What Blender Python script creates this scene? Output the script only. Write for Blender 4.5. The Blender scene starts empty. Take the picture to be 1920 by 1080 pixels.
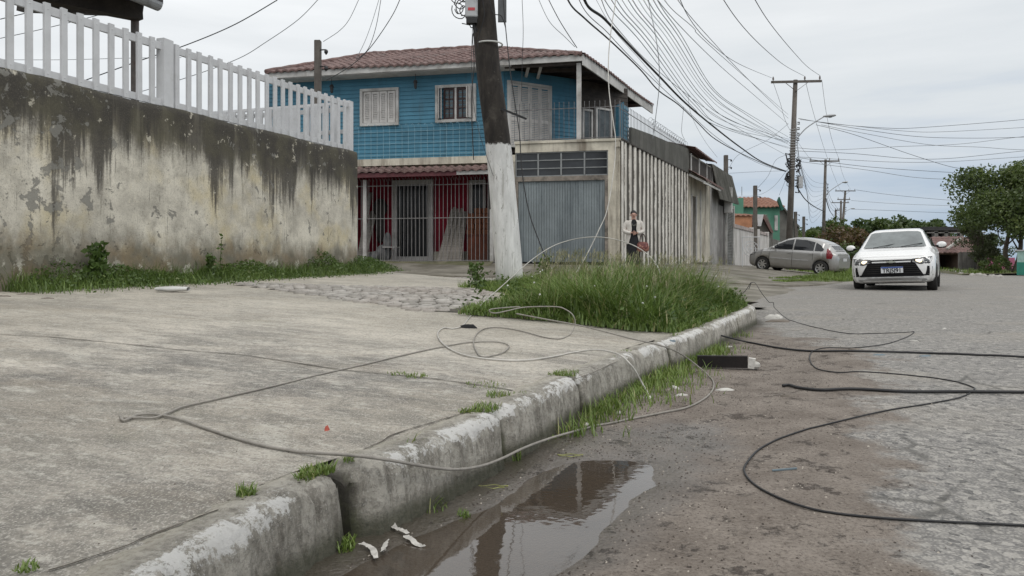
import bpy, bmesh, math, random
import numpy as np
from mathutils import Vector, Matrix
from mathutils.bvhtree import BVHTree
random.seed(7); np.random.seed(7)
S = bpy.context.scene; COL = S.collection
FP, HZ, CH = 1400.0, 487.0, 0.70        # focal length in photo pixels, horizon row, eye height
# ---------------------------------------------------------------- camera
cd = bpy.data.cameras.new('camera'); cam = bpy.data.objects.new('camera', cd); COL.objects.link(cam)
cam.location = (0, 0, CH); cam.rotation_euler = (math.pi/2, 0, 0)
cd.sensor_width = 36; cd.lens = FP/1920*36; cd.shift_y = -(540-HZ)/1920
cd.clip_start = 0.05; cd.clip_end = 2000
S.camera = cam
S.view_settings.view_transform = 'Standard'; S.view_settings.look = 'None'
S.view_settings.gamma = 1; S.view_settings.use_curve_mapping = False
S.view_settings.exposure = 0.32
# ---------------------------------------------------------------- world: overcast, blue-grey low on the horizon
SUN_EL, SUN_AZ = math.radians(52), math.radians(150)
W = bpy.data.worlds.new('World'); S.world = W; W.use_nodes = True
nt = W.node_tree; nt.nodes.clear()
def wn(t, **k):
    n = nt.nodes.new(t)
    for a, b in k.items(): setattr(n, a, b)
    return n
sky = wn('ShaderNodeTexSky', sky_type='NISHITA', sun_disc=False, sun_elevation=SUN_EL, sun_rotation=SUN_AZ)
tc = wn('ShaderNodeTexCoord'); sp = wn('ShaderNodeSeparateXYZ'); nt.links.new(tc.outputs['Generated'], sp.inputs[0])
mp = wn('ShaderNodeMapping'); mp.inputs['Scale'].default_value = (2.2, 2.2, 17); mp.inputs['Rotation'].default_value=(0.05,0.06,0)
nt.links.new(tc.outputs['Generated'], mp.inputs[0])
no = wn('ShaderNodeTexNoise'); no.inputs['Scale'].default_value = 1.6; no.inputs['Detail'].default_value = 7; no.inputs['Roughness'].default_value=.55
nt.links.new(mp.outputs[0], no.inputs['Vector'])
ma = wn('ShaderNodeMath', operation='MULTIPLY_ADD'); ma.inputs[1].default_value = .26; 
sb = wn('ShaderNodeMath', operation='ADD'); nt.links.new(no.outputs[0], ma.inputs[0])
nt.links.new(sp.outputs[2], ma.inputs[2]); nt.links.new(ma.outputs[0], sb.inputs[0])
mx_ = wn('ShaderNodeMath', operation='MULTIPLY'); nt.links.new(sp.outputs[0], mx_.inputs[0]); mx_.inputs[1].default_value = -.10
nt.links.new(mx_.outputs[0], sb.inputs[1])
cr = wn('ShaderNodeValToRGB'); e = cr.color_ramp.elements
cols = [(0.07,(2.9,3.8,4.9)),(0.14,(3.7,4.45,5.4)),(0.21,(4.9,5.4,6.0)),(0.28,(6.0,6.3,6.5)),(0.40,(6.9,7.1,7.2)),(0.70,(9.6,9.7,9.7))]
e[0].position = cols[0][0]; e[1].position = cols[-1][0]
for p, c in cols[1:-1]: e.new(p)
for el, (p, c) in zip(e, cols): el.position = p; el.color = (c[0]/10, c[1]/10, c[2]/10, 1)
nt.links.new(sb.outputs[0], cr.inputs[0])
vm = wn('ShaderNodeVectorMath', operation='SCALE'); vm.inputs['Scale'].default_value = 10
nt.links.new(cr.outputs[0], vm.inputs[0])
mix = wn('ShaderNodeMix', data_type='RGBA'); mix.inputs[0].default_value = .93
nt.links.new(sky.outputs[0], mix.inputs[6]); nt.links.new(vm.outputs[0], mix.inputs[7])
bg = wn('ShaderNodeBackground'); bg.inputs[1].default_value = 0.10
nt.links.new(mix.outputs[2], bg.inputs[0]); wo = wn('ShaderNodeOutputWorld'); nt.links.new(bg.outputs[0], wo.inputs[0])
# ---------------------------------------------------------------- sun behind the clouds
sd = bpy.data.lights.new('sun', 'SUN'); sd.energy = 0.8; sd.angle = math.radians(25); sd.color = (1, .97, .92)
so = bpy.data.objects.new('sun', sd); COL.objects.link(so)
so.rotation_euler = (math.pi/2 - SUN_EL, 0, math.pi - SUN_AZ); so.location = (0, 0, 30)

# ================================================================ helpers
def P(x, y, D): return Vector(((x-960)/FP*D, D, CH+(HZ-y)/FP*D))
class Fr:
    """upright frame: u, v horizontal unit axes, w up"""
    def __init__(s, O, u, v=None):
        s.O = Vector((O[0], O[1], O[2] if len(O) > 2 else 0)); s.u = Vector((u[0], u[1], 0)).normalized()
        s.v = Vector((v[0], v[1], 0)).normalized() if v else Vector((-s.u.y, s.u.x, 0))
    def pt(s, a, b, c): return s.O + s.u*a + s.v*b + Vector((0, 0, c))
    def px(s, x, y, v=0):
        d = Vector(((x-960)/FP, 1, 0)); n = Vector((-s.u.y, s.u.x, 0))
        if n.dot(s.v) < 0: n = -n
        t = (s.O.dot(n) + v*s.v.dot(n))/d.dot(n); p = d*t
        q = p - s.O - s.v*v
        return q.dot(s.u), CH+(HZ-y)/FP*t - s.O.z
IDF = Fr((0, 0, 0), (1, 0))
class MB:
    def __init__(s, fr=IDF): s.V = []; s.F = []; s.fr = fr; s.A = []
    def add(s, vs, fs, raw=False):
        n = len(s.V)
        s.V += [Vector(v) if raw else s.fr.pt(*v) for v in vs]; s.F += [tuple(i+n for i in f) for f in fs]; return s
    def box(s, u0, u1, v0, v1, w0, w1):
        if u0 > u1: u0, u1 = u1, u0
        if v0 > v1: v0, v1 = v1, v0
        if w0 > w1: w0, w1 = w1, w0
        return s.add([(a, b, c) for c in (w0, w1) for b in (v0, v1) for a in (u0, u1)],
                     [(0,2,3,1),(4,5,7,6),(0,1,5,4),(2,6,7,3),(0,4,6,2),(1,3,7,5)])
    def bar(s, p, q, a, b=None, up=(0, 0, 1)):
        """rectangular bar between two world points"""
        p = Vector(p); q = Vector(q); d = (q-p).normalized(); b = b or a; up = Vector(up)
        if abs(d.dot(up)) > .98: up = Vector((0, 1, 0))
        x = d.cross(up).normalized(); y = x.cross(d)
        vs = [e0 + x*sx*a/2 + y*sy*b/2 for e0 in (p, q) for sy in (-1, 1) for sx in (-1, 1)]
        return s.add(vs, [(0,2,3,1),(4,5,7,6),(0,1,5,4),(2,6,7,3),(0,4,6,2),(1,3,7,5)], True)
    def tube(s, pts, r, n=6, cap=True):
        pts = [Vector(p) for p in pts]; N = len(pts); rs = r if hasattr(r, '__len__') else [r]*N
        base = len(s.V); up = None
        for i, p in enumerate(pts):
            d = (pts[min(i+1, N-1)] - pts[max(i-1, 0)])
            d = d.normalized() if d.length > 1e-9 else Vector((0, 0, 1))
            if up is None: up = Vector((0, 0, 1)) if abs(d.z) < .9 else Vector((1, 0, 0))
            x = d.cross(up)
            if x.length < 1e-6: x = d.cross(Vector((0, 1, 0)))
            x.normalize(); y = x.cross(d); up = y
            for k in range(n):
                a = 2*math.pi*k/n; s.V.append(p + (x*math.cos(a)+y*math.sin(a))*rs[i])
        for i in range(N-1):
            for k in range(n):
                a = base+i*n+k; b = base+i*n+(k+1) % n; s.F.append((a, b, b+n, a+n))
        if cap: s.F.append(tuple(base+k for k in range(n))[::-1]); s.F.append(tuple(base+(N-1)*n+k for k in range(n)))
        return s
    def poly(s, pts, th, d):
        """prism: polygon of world points, thickness th along d"""
        pts = [Vector(p) for p in pts]; d = Vector(d).normalized()*th; n = len(pts)
        return s.add(pts+[p+d for p in pts], [tuple(range(n))[::-1], tuple(range(n, 2*n))]+[(i, (i+1) % n, n+(i+1) % n, n+i) for i in range(n)], True)
    def grid(s, pts):
        R = len(pts); C = len(pts[0]); b = len(s.V)
        for r in pts: s.V += [Vector(p) for p in r]
        s.F += [(b+i*C+j, b+i*C+j+1, b+(i+1)*C+j+1, b+(i+1)*C+j) for i in range(R-1) for j in range(C-1)]; return s
    def ell(s, c, rx, ry, rz, n=12, m=8, R=None):
        c = Vector(c); R = R or Matrix.Identity(3); b = len(s.V)
        for i in range(1, m):
            t = math.pi*i/m
            for k in range(n):
                a = 2*math.pi*k/n; s.V.append(c+R@Vector((rx*math.sin(t)*math.cos(a), ry*math.sin(t)*math.sin(a), rz*math.cos(t))))
        s.V += [c+R@Vector((0, 0, rz)), c+R@Vector((0, 0, -rz))]; T = len(s.V)-2
        for i in range(m-2):
            for k in range(n): s.F.append((b+i*n+k, b+(i+1)*n+k, b+(i+1)*n+(k+1) % n, b+i*n+(k+1) % n))
        for k in range(n): s.F.append((T, b+k, b+(k+1) % n)); s.F.append((T+1, b+(m-2)*n+(k+1) % n, b+(m-2)*n+k))
        return s
    def build(s, name, mat, parent=None, smooth=False, local=False, bevel=0, center=True):
        me = bpy.data.meshes.new(name); V = s.V
        if parent is not None and not local:
            o = parent.location; V = [v-o for v in V]; loc = (0, 0, 0)
        elif parent is None and center and V:
            lo = Vector([min(v[i] for v in V) for i in range(3)]); hi = Vector([max(v[i] for v in V) for i in range(3)])
            loc = Vector(((lo.x+hi.x)/2, (lo.y+hi.y)/2, lo.z)); V = [v-loc for v in V]
        else: loc = (0, 0, 0)
        me.from_pydata([tuple(v) for v in V], [], s.F); me.update()
        if mat: me.materials.append(mat)
        if bevel:
            bm = bmesh.new(); bm.from_mesh(me)
            bmesh.ops.bevel(bm, geom=[e for e in bm.edges if len(e.link_faces) == 2 and e.calc_face_angle(0) > .5], offset=bevel, segments=2, affect='EDGES', clamp_overlap=True)
            bmesh.ops.recalc_face_normals(bm, faces=bm.faces); bm.to_mesh(me); bm.free()
        if smooth:
            for p in me.polygons: p.use_smooth = True
        ob = bpy.data.objects.new(name, me); COL.objects.link(ob); ob.location = loc
        if parent is not None: ob.parent = parent
        return ob
def tag(o, label=None, cat=None, group=None, kind=None):
    if label: o['label'] = label
    if cat: o['category'] = cat
    if group: o['group'] = group
    if kind: o['kind'] = kind
    return o
def T(name, label, cat, loc=(0, 0, 0), rz=0, group=None):
    o = bpy.data.objects.new(name, None); COL.objects.link(o); o.empty_display_size = .2
    o.location = loc; o.rotation_euler = (0, 0, rz); return tag(o, label, cat, group)
def struct(o): o['kind'] = 'structure'; return o
def npmesh(name, V, Fq, mat, attrs=None, parent=None, smooth=False):
    me = bpy.data.meshes.new(name); V = np.asarray(V, np.float32); Fq = np.asarray(Fq, np.int32)
    me.vertices.add(len(V)); me.vertices.foreach_set('co', V.ravel())
    k = Fq.shape[1]; me.loops.add(Fq.size); me.loops.foreach_set('vertex_index', Fq.ravel())
    me.polygons.add(len(Fq)); me.polygons.foreach_set('loop_start', np.arange(0, Fq.size, k, dtype=np.int32))
    me.update(calc_edges=True); me.validate()
    for a, d in (attrs or {}).items():
        at = me.attributes.new(a, 'FLOAT', 'POINT'); at.data.foreach_set('value', np.asarray(d, np.float32))
    me.materials.append(mat)
    if smooth: me.polygons.foreach_set('use_smooth', np.ones(len(Fq), bool))
    o = bpy.data.objects.new(name, me); COL.objects.link(o)
    if parent is not None: o.parent = parent
    return o
def cr_spline(pts, n=8):
    pts = [Vector(p) for p in pts]; out = []
    for i in range(len(pts)-1):
        p0 = pts[max(i-1, 0)]; p1 = pts[i]; p2 = pts[i+1]; p3 = pts[min(i+2, len(pts)-1)]
        for k in range(n):
            t = k/n; out.append(.5*((2*p1)+(p2-p0)*t+(2*p0-5*p1+4*p2-p3)*t*t+(3*p1-p0-3*p2+p3)*t**3))
    return out+[pts[-1]]
def sstep(a, b, x):
    t = np.clip((x-a)/(b-a), 0, 1); return t*t*(3-2*t)
# ---- smooth value noise in numpy
_R = np.random.RandomState(3).rand(256, 256)
def vnoise(x, y):
    x = np.asarray(x, float); y = np.asarray(y, float); xi = np.floor(x).astype(int); yi = np.floor(y).astype(int); fx = x-xi; fy = y-yi
    fx = fx*fx*(3-2*fx); fy = fy*fy*(3-2*fy); g = lambda a, b: _R[a % 256, b % 256]
    return (g(xi, yi)*(1-fx)+g(xi+1, yi)*fx)*(1-fy)+(g(xi, yi+1)*(1-fx)+g(xi+1, yi+1)*fx)*fy
def fbm(x, y, o=4):
    r = 0; a = .5
    for i in range(o): r = r+a*vnoise(x*2**i+17*i, y*2**i+5*i); a *= .5
    return r
# ================================================================ node materials
class G:
    def __init__(s, name, rough=.8, metal=0, spec=.5):
        s.m = bpy.data.materials.new(name); s.m.use_nodes = True; s.t = s.m.node_tree
        s.b = s.t.nodes['Principled BSDF']; s.out = s.t.nodes['Material Output']
        s.b.inputs['Roughness'].default_value = rough; s.b.inputs['Metallic'].default_value = metal
        s.b.inputs['Specular IOR Level'].default_value = spec
    def nd(s, t, **k):
        n = s.t.nodes.new(t)
        for a, b in k.items(): setattr(n, a, b)
        return n
    def put(s, sock, v):
        if v is None: return
        if isinstance(v, bpy.types.NodeSocket): s.t.links.new(v, sock)
        elif isinstance(v, (tuple, list)):
            d = sock.default_value; sock.default_value = tuple(v)+((1,) if len(d) == 4 and len(v) == 3 else ())
        else: sock.default_value = v
    def pos(s): return s.nd('ShaderNodeNewGeometry').outputs['Position']
    def obj(s): return s.nd('ShaderNodeTexCoord').outputs['Object']
    def sep(s, v): n = s.nd('ShaderNodeSeparateXYZ'); s.put(n.inputs[0], v); return n.outputs
    def attr(s, a): return s.nd('ShaderNodeAttribute', attribute_name=a).outputs['Fac']
    def mapv(s, v, sc=(1, 1, 1), rot=(0, 0, 0), loc=(0, 0, 0)):
        n = s.nd('ShaderNodeMapping'); s.put(n.inputs[0], v); s.put(n.inputs['Scale'], sc); s.put(n.inputs['Rotation'], rot); s.put(n.inputs['Location'], loc); return n.outputs[0]
    def noise(s, v, sc, det=5, ro=.6, dist=0):
        n = s.nd('ShaderNodeTexNoise'); s.put(n.inputs['Vector'], v); s.put(n.inputs['Scale'], sc); s.put(n.inputs['Detail'], det); s.put(n.inputs['Roughness'], ro); s.put(n.inputs['Distortion'], dist); return n.outputs[0]
    def vor(s, v, sc, feat='F1', out='Distance', rnd=1):
        n = s.nd('ShaderNodeTexVoronoi', feature=feat); s.put(n.inputs['Vector'], v); s.put(n.inputs['Scale'], sc); s.put(n.inputs['Randomness'], rnd); return n.outputs[out]
    def ma(s, op, a, b=None, c=None):
        n = s.nd('ShaderNodeMath', operation=op); s.put(n.inputs[0], a); s.put(n.inputs[1], b); s.put(n.inputs[2], c); return n.outputs[0]
    def rng(s, v, a, b, c=0, d=1, sm=True):
        n = s.nd('ShaderNodeMapRange', interpolation_type='SMOOTHSTEP' if sm else 'LINEAR'); s.put(n.inputs[0], v)
        for i, x in enumerate((a, b, c, d)): s.put(n.inputs[i+1], x)
        return n.outputs[0]
    def mix(s, f, a, b, blend='MIX'):
        n = s.nd('ShaderNodeMix', data_type='RGBA', blend_type=blend); s.put(n.inputs[0], f); s.put(n.inputs[6], a); s.put(n.inputs[7], b); return n.outputs[2]
    def ramp(s, f, st):
        n = s.nd('ShaderNodeValToRGB'); s.put(n.inputs[0], f); e = n.color_ramp.elements
        while len(e) < len(st): e.new(.5)
        for el, (p, c) in zip(e, st): el.position = p; el.color = tuple(c)+(1,)
        return n.outputs[0]
    def bump(s, h, st=.3, d=.01, nrm=None):
        n = s.nd('ShaderNodeBump'); s.put(n.inputs['Height'], h); s.put(n.inputs['Strength'], st); s.put(n.inputs['Distance'], d); s.put(n.inputs['Normal'], nrm); return n.outputs[0]
    def fin(s, col=None, rough=None, nrm=None):
        s.put(s.b.inputs['Base Color'], col); s.put(s.b.inputs['Roughness'], rough); s.put(s.b.inputs['Normal'], nrm); return s.m
def sc(c, k): return tuple(x*k for x in c)
def simple(name, c, rough=.7, metal=0, var=.25, scale=6, dirt=0, dirtc=(.06, .055, .045), bump=.15, bs=60, streak=False, spec=.5):
    """paint or raw stuff with tone variation, grime and fine grain"""
    g = G(name, rough, metal, spec); p = g.obj()
    n1 = g.noise(p, scale, 5); col = g.mix(g.rng(n1, .3, .7), sc(c, 1-var), sc(c, 1+var*.6))
    n2 = g.noise(p, scale*9, 3); col = g.mix(g.rng(n2, .25, .8, 0, .35), col, sc(c, 1-var))
    if dirt:
        q = g.mapv(p, (3.2, 3.2, .35)) if streak else p
        d = g.noise(q, scale*.7, 7, .68); col = g.mix(g.rng(d, .62-.35*dirt, .8-.2*dirt, 0, min(1, .35+dirt)), col, dirtc)
    return g.fin(col, g.rng(n2, 0, 1, max(0, rough-.1), min(1, rough+.1)), g.bump(g.noise(p, bs, 3), bump, .004) if bump else None)
def wood(name, c, c2, sc_=(1, 1, 12)):
    g = G(name, .85); p = g.mapv(g.obj(), sc_); n = g.noise(p, 9, 6, .6, .4)
    return g.fin(g.mix(g.rng(n, .3, .7), c, c2), .85, g.bump(n, .4, .004))
# ================================================================ terrain functions
KB = [(-1.35,-1.6),(-1.12,-.9),(-.88,-.1),(-.72,.75),(-.60,1.30),(-.516,1.661),(-.465,1.808),(-.417,1.903),(-.314,2.07),(-.20,2.27),(-.078,2.545),(-.015,2.69),(.07,2.874),(.326,3.463),(.803,4.495),(1.315,5.41),(1.9,6.65),(2.5,7.9),(2.80,8.60),(2.86,9.1),(2.62,9.65),(1.9,10.25),(.9,10.75),(.2,11.15)]
KS = [Vector((p.x, p.y, 0)) for p in cr_spline([(a, b, 0) for a, b in KB], 6)]
KN = np.array([(p.x, p.y) for p in KS])
KL = np.array([k for k in KN if k[1] < 6.7 and k[0] < 2.0]+[(1.9+.447*60, 6.65+.894*60)])
_GR = {}
def _grid(L):
    k = id(L)
    if k not in _GR:
        gx, gy = np.meshgrid(np.arange(-10, 12.01, .05), np.arange(-3, 22.01, .05), indexing='ij'); _GR[k] = sdist(gx, gy, L).tolist()
    return _GR[k]
def sdist(X, Y, L):
    """distance to polyline, positive on the road (right-hand) side"""
    if np.ndim(X) == 0 and -10 < X < 11.9 and -3 < Y < 21.9:
        g = _grid(L); fx = (X+10)/.05; fy = (Y+3)/.05; i = int(fx); j = int(fy); fx -= i; fy -= j
        return (g[i][j]*(1-fx)+g[i+1][j]*fx)*(1-fy)+(g[i][j+1]*(1-fx)+g[i+1][j+1]*fx)*fy
    X = np.asarray(X, float); Y = np.asarray(Y, float); best = np.full(X.shape, 1e9); sg = np.ones(X.shape)
    for (ax, ay), (bx, by) in zip(L[:-1], L[1:]):
        dx, dy = bx-ax, by-ay; l = dx*dx+dy*dy+1e-12
        t = np.clip(((X-ax)*dx+(Y-ay)*dy)/l, 0, 1); d = np.hypot(X-ax-t*dx, Y-ay-t*dy)
        c = np.where(dx*(Y-ay)-dy*(X-ax) > 0, -1., 1.); m = d < best; best = np.where(m, d, best); sg = np.where(m, c, sg)
    return best*sg
def zslope(X, Y):
    d = np.maximum(0, -sdist(X, Y, KL)); return .03*d+.008*(np.asarray(Y, float)-2)*np.clip(d/3, 0, 1)
def zslab(X, Y): return .152+zslope(X, Y)
def zcob(X, Y):
    X = np.asarray(X, float); Y = np.asarray(Y, float)
    b = (1-sstep(9, 14, Y))*(1-sstep(-.5, 1.2, X)*sstep(9.6, 10.6, Y)); return .152*b+zslope(X, Y)*(1-.14*sstep(9, 15, Y))+.008-.02*sstep(9, 12, Y)
def zroad(X, Y):
    X = np.asarray(X, float); Y = np.asarray(Y, float); dk = sdist(X, Y, KN)
    z = (fbm(X*1.1+9, Y*1.1+4, 3)-.45)*.022+(fbm(X*7, Y*7, 3)-.45)*.009
    amp = 1-sstep(2.38, 2.85, Y); c = .335-.03*sstep(2.2, 2.7, Y)+.02*np.sin(Y*5+1)
    z = z-.026-.044*amp*np.exp(-((dk-c)/(.15+.035*(1-sstep(1.9, 2.3, Y))))**2)*(Y < 4)
    z = z+.030*sstep(.5, 1.1, dk)+.012*sstep(3.0, 3.6, Y)
    return z*(1-sstep(30, 45, Y))
def inpoly(x, y, P_):
    c = False; j = len(P_)-1
    for i in range(len(P_)):
        if (P_[i][1] > y) != (P_[j][1] > y) and x < (P_[j][0]-P_[i][0])*(y-P_[i][1])/(P_[j][1]-P_[i][1])+P_[i][0]: c = not c
        j = i
    return c
ISLAND = [(-.45,6.25),(-.2,6.15),(.35,5.95),(.9,5.45),(1.22,5.42),(1.55,6.1),(1.95,6.95),(2.45,7.95),(2.72,8.6),(2.75,9.1),(2.5,9.55),(1.8,10.1),(.8,10.6),(.1,10.9),(-.5,10.6),(-.15,9.6),(-.05,8.4),(-.15,7.4),(-.4,6.7)]
COB = [(-3.6,9.5),(-.7,6.3),(-.2,7.6),(-.3,10.4),(.2,11.0),(1.9,10.4),(2.9,9.7),(3.4,12.5),(3.2,17.8),(-2.8,17.1),(-9.5,17.3),(-9.5,14.4),(-3.0,13.6)]
_cache = {}
def sst(a, b, x): t = min(1, max(0, (x-a)/(b-a))); return t*t*(3-2*t)
_zsl, _zco, _zro = zslope, zcob, zroad
def zslope(X, Y):
    if np.ndim(X): return _zsl(X, Y)
    d = max(0, -sdist(X, Y, KL)); return .03*d+.008*(Y-2)*min(1, max(0, d/3))
def zcob(X, Y):
    if np.ndim(X): return _zco(X, Y)
    b = (1-sst(9, 14, Y))*(1-sst(-.5, 1.2, X)*sst(9.6, 10.6, Y)); return .152*b+zslope(X, Y)*(1-.14*sst(9, 15, Y))+.008-.02*sst(9, 12, Y)
def zroad(X, Y):
    if np.ndim(X): return _zro(X, Y)
    dk = sdist(X, Y, KN); z = (sfbm(X*1.1+9, Y*1.1+4, 3)-.45)*.022+(sfbm(X*7, Y*7, 3)-.45)*.009; c = .335-.03*sst(2.2, 2.7, Y)+.02*math.sin(Y*5+1)
    z += -.026-(.044*(1-sst(2.38, 2.85, Y))*math.exp(-((dk-c)/(.15+.035*(1-sst(1.9, 2.3, Y))))**2) if Y < 4 else 0)
    return (z+.030*sst(.5, 1.1, dk)+.012*sst(3.0, 3.6, Y))*(1-sst(30, 45, Y))
_RL = _R.tolist()
def svn(x, y):
    xi = math.floor(x); yi = math.floor(y); fx = x-xi; fy = y-yi; fx = fx*fx*(3-2*fx); fy = fy*fy*(3-2*fy); a = _RL[xi % 256]; b = _RL[(xi+1) % 256]
    return (a[yi % 256]*(1-fx)+b[yi % 256]*fx)*(1-fy)+(a[(yi+1) % 256]*(1-fx)+b[(yi+1) % 256]*fx)*fy
def sfbm(x, y, o=4):
    r = 0; a = .5
    for i in range(o): r += a*svn(x*2**i+17*i, y*2**i+5*i); a *= .5
    return r
_vn, _fb = vnoise, fbm
def vnoise(x, y): return _vn(x, y) if np.ndim(x) or np.ndim(y) else svn(x, y)
def fbm(x, y, o=4): return _fb(x, y, o) if np.ndim(x) or np.ndim(y) else sfbm(x, y, o)
def zg(x, y):
    x = float(x); y = float(y)
    if float(sdist(x, y, KN)) < 0 and y < 10.8 or (9.5 < y < 11 and x < .2): return float(zslab(x, y))
    if float(sdist(x, y, KL)) < 0 and y < 17: return float(zcob(x, y))
    return float(zroad(x, y)) if y < 18 else 0.0
def Gp(x, y, lift=0.0):
    """the point on the ground seen at photo pixel (x, y)"""
    D = .9
    while D < 120:
        p = P(x, y, D)
        if p.z <= zg(p.x, p.y)+lift:
            lo, hi = D/1.03-.02, D
            for _ in range(14):
                m = (lo+hi)/2; q = P(x, y, m)
                if q.z <= zg(q.x, q.y)+lift: hi = m
                else: lo = m
            return P(x, y, hi)
        D = D*1.03
    return P(x, y, 120)
# ================================================================ ground materials
def m_road():
    g = G('asphalt with dried mud', .9); p = g.pos(); dk = g.attr('dk'); s_ = g.sep(p)
    ag = g.vor(p, 95); ag2 = g.vor(p, 42, out='Color'); big = g.noise(p, .7, 5); med = g.noise(p, 4, 6, .65); fine = g.noise(p, 130, 3, .7)
    a = g.mix(g.rng(ag, .15, .6), (.335,.318,.29), (.165,.158,.15))
    a = g.mix(g.rng(g.sep(ag2)[0], .55, 1, 0, .6), a, (.45,.425,.385)); a = g.mix(g.rng(g.sep(ag2)[1], .8, 1, 0, .85), a, (.05,.05,.05))
    a = g.mix(g.rng(fine, .35, .75, 0, .35), a, (.42,.40,.37))
    a = g.mix(g.rng(med, .45, .7, 0, .35), a, (.13,.125,.115)); a = g.mix(g.rng(big, .5, .72, 0, .4), a, (.36,.32,.26))
    cr_ = g.vor(g.mapv(g.pos(), (1, 1, 1)), 1.3, 'DISTANCE_TO_EDGE'); cm = g.ma('MULTIPLY', g.rng(cr_, .004, .02, 1, 0), g.rng(g.noise(p, 1.1, 2), .48, .6))
    a = g.mix(g.ma('MULTIPLY', cm, .6), a, (.06,.057,.05))
    n = g.noise(p, 1.9, 8, .66); e = g.ma('SUBTRACT', g.ma('MULTIPLY_ADD', n, 1.5, .50), dk)
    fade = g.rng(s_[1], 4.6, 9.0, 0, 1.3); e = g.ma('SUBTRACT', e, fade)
    dirt = g.rng(e, -.07, .12)
    d = g.mix(g.rng(med, .3, .7), (.135,.111,.091), (.23,.198,.168)); d = g.mix(g.rng(g.noise(p, 85, 6, .85), .49, .60, 0, .75), d, (.055,.040,.030)); d = g.mix(g.rng(g.noise(p, 60, 2), .5, .8, 0, .5), d, (.28,.24,.20))
    clod = g.rng(g.noise(p, 5.5, 9, .8), .56, .62); d = g.mix(g.ma('MULTIPLY', clod, .75), d, (.045,.031,.023))
    pe = g.rng(g.vor(p, 24), .03, .12, 1, 0); d = g.mix(g.ma('MULTIPLY', pe, .6), d, (.30,.26,.22))
    c = g.mix(dirt, a, d)
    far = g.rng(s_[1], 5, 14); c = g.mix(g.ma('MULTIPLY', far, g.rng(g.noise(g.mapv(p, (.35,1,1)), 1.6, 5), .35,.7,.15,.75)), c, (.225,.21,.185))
    wet = g.ma('MAXIMUM', g.rng(g.ma('MULTIPLY_ADD', g.noise(p, 6, 4), .02, s_[2]), -.021, -.004, 1, 0), 0)
    wetk = g.ma('MULTIPLY', wet, g.rng(s_[1], 3.2, 4.6, 1, .0)); c = g.mix(g.ma('MULTIPLY', wetk, .75), c, g.mix(.7, c, (.035,.03,.026)))
    c = g.mix(g.ma('MULTIPLY', g.rng(g.ma('MULTIPLY_ADD', g.noise(p, 5, 4), .16, dk), .1, .26, 1, 0), .8), c, (.05,.045,.032))
    ro = g.mix(wetk, (.9,)*3, (.28,)*3)
    h = g.ma('ADD', g.ma('MULTIPLY', g.ma('MULTIPLY', ag, -1), g.rng(dirt, 0, 1, 1, .25)), g.ma('MULTIPLY', g.noise(p, 45, 5, .7), g.rng(wetk, 0, 1, 1.2, .3)))
    h = g.ma('ADD', h, g.ma('MULTIPLY', g.ma('MULTIPLY', clod, dirt), .9))
    return g.fin(c, ro, g.bump(h, .75, .009))
def m_concrete():
    g = G('weathered concrete slab', .88); p = g.pos(); r = g.mapv(p, (1, 1, 1), (0, 0, .45))
    q = g.mapv(r, (.45, 1, 1)); s_ = g.sep(p); K = g.ma
    big = g.noise(q, .9, 6, .6); med = g.noise(q, 3.4, 9, .72); fi = g.noise(p, 55, 6, .8); fi2 = g.noise(g.mapv(p,(1,.6,1)), 190, 2, .6)
    c = g.mix(g.rng(big, .36, .60), (.28,.25,.205), (.545,.50,.43))
    c = g.mix(g.rng(med, .46, .62, 0, .6), c, (.15,.142,.12)); c = g.mix(g.rng(g.noise(q, 2.2, 9, .78, .6), .52, .66, 0, .75), c, (.55,.525,.46))
    c = g.mix(g.rng(K('MULTIPLY_ADD', g.noise(p, 26, 5, .7), .25, g.noise(q, 1.0, 7, .72)), .58, .78, 0, .85), c, (.080,.078,.075))
    c = g.mix(g.rng(g.noise(q, 2.1, 4), .52, .70, 0, .35), c, (.22,.17,.12)); c = g.mix(g.rng(g.noise(p, 1.15, 6, .7), .58, .75, 0, .3), c, (.19,.20,.10))
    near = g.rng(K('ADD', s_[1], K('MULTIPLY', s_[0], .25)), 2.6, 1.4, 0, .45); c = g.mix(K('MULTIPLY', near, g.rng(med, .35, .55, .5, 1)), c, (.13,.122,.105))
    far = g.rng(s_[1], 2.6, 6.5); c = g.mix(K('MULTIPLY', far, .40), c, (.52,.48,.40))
    c = g.mix(g.rng(g.noise(q, 14, 7, .8), .50, .62, 0, .45), c, (.16,.15,.13)); c = g.mix(g.rng(g.noise(g.mapv(q, loc=(4,4,0)), 19, 7, .8), .52, .62, 0, .45), c, (.60,.575,.51))
    c = g.mix(g.rng(fi, .48, .60, 0, .55), c, (.12,.112,.098)); c = g.mix(g.rng(fi2, .5, .68, 0, .5), c, (.58,.55,.49))
    c = g.mix(g.rng(g.vor(p, 7), .02, .04, .9, 0), c, (.05,.045,.04)); c = g.mix(g.rng(g.vor(g.mapv(p, loc=(3,1,0)), 13), .02, .05, .6, 0), c, (.6,.58,.52))
    return g.fin(c, .88, g.bump(K('ADD', K('MULTIPLY', med, .8), K('ADD', fi, K('MULTIPLY', fi2, .4))), .9, .007))
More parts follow.
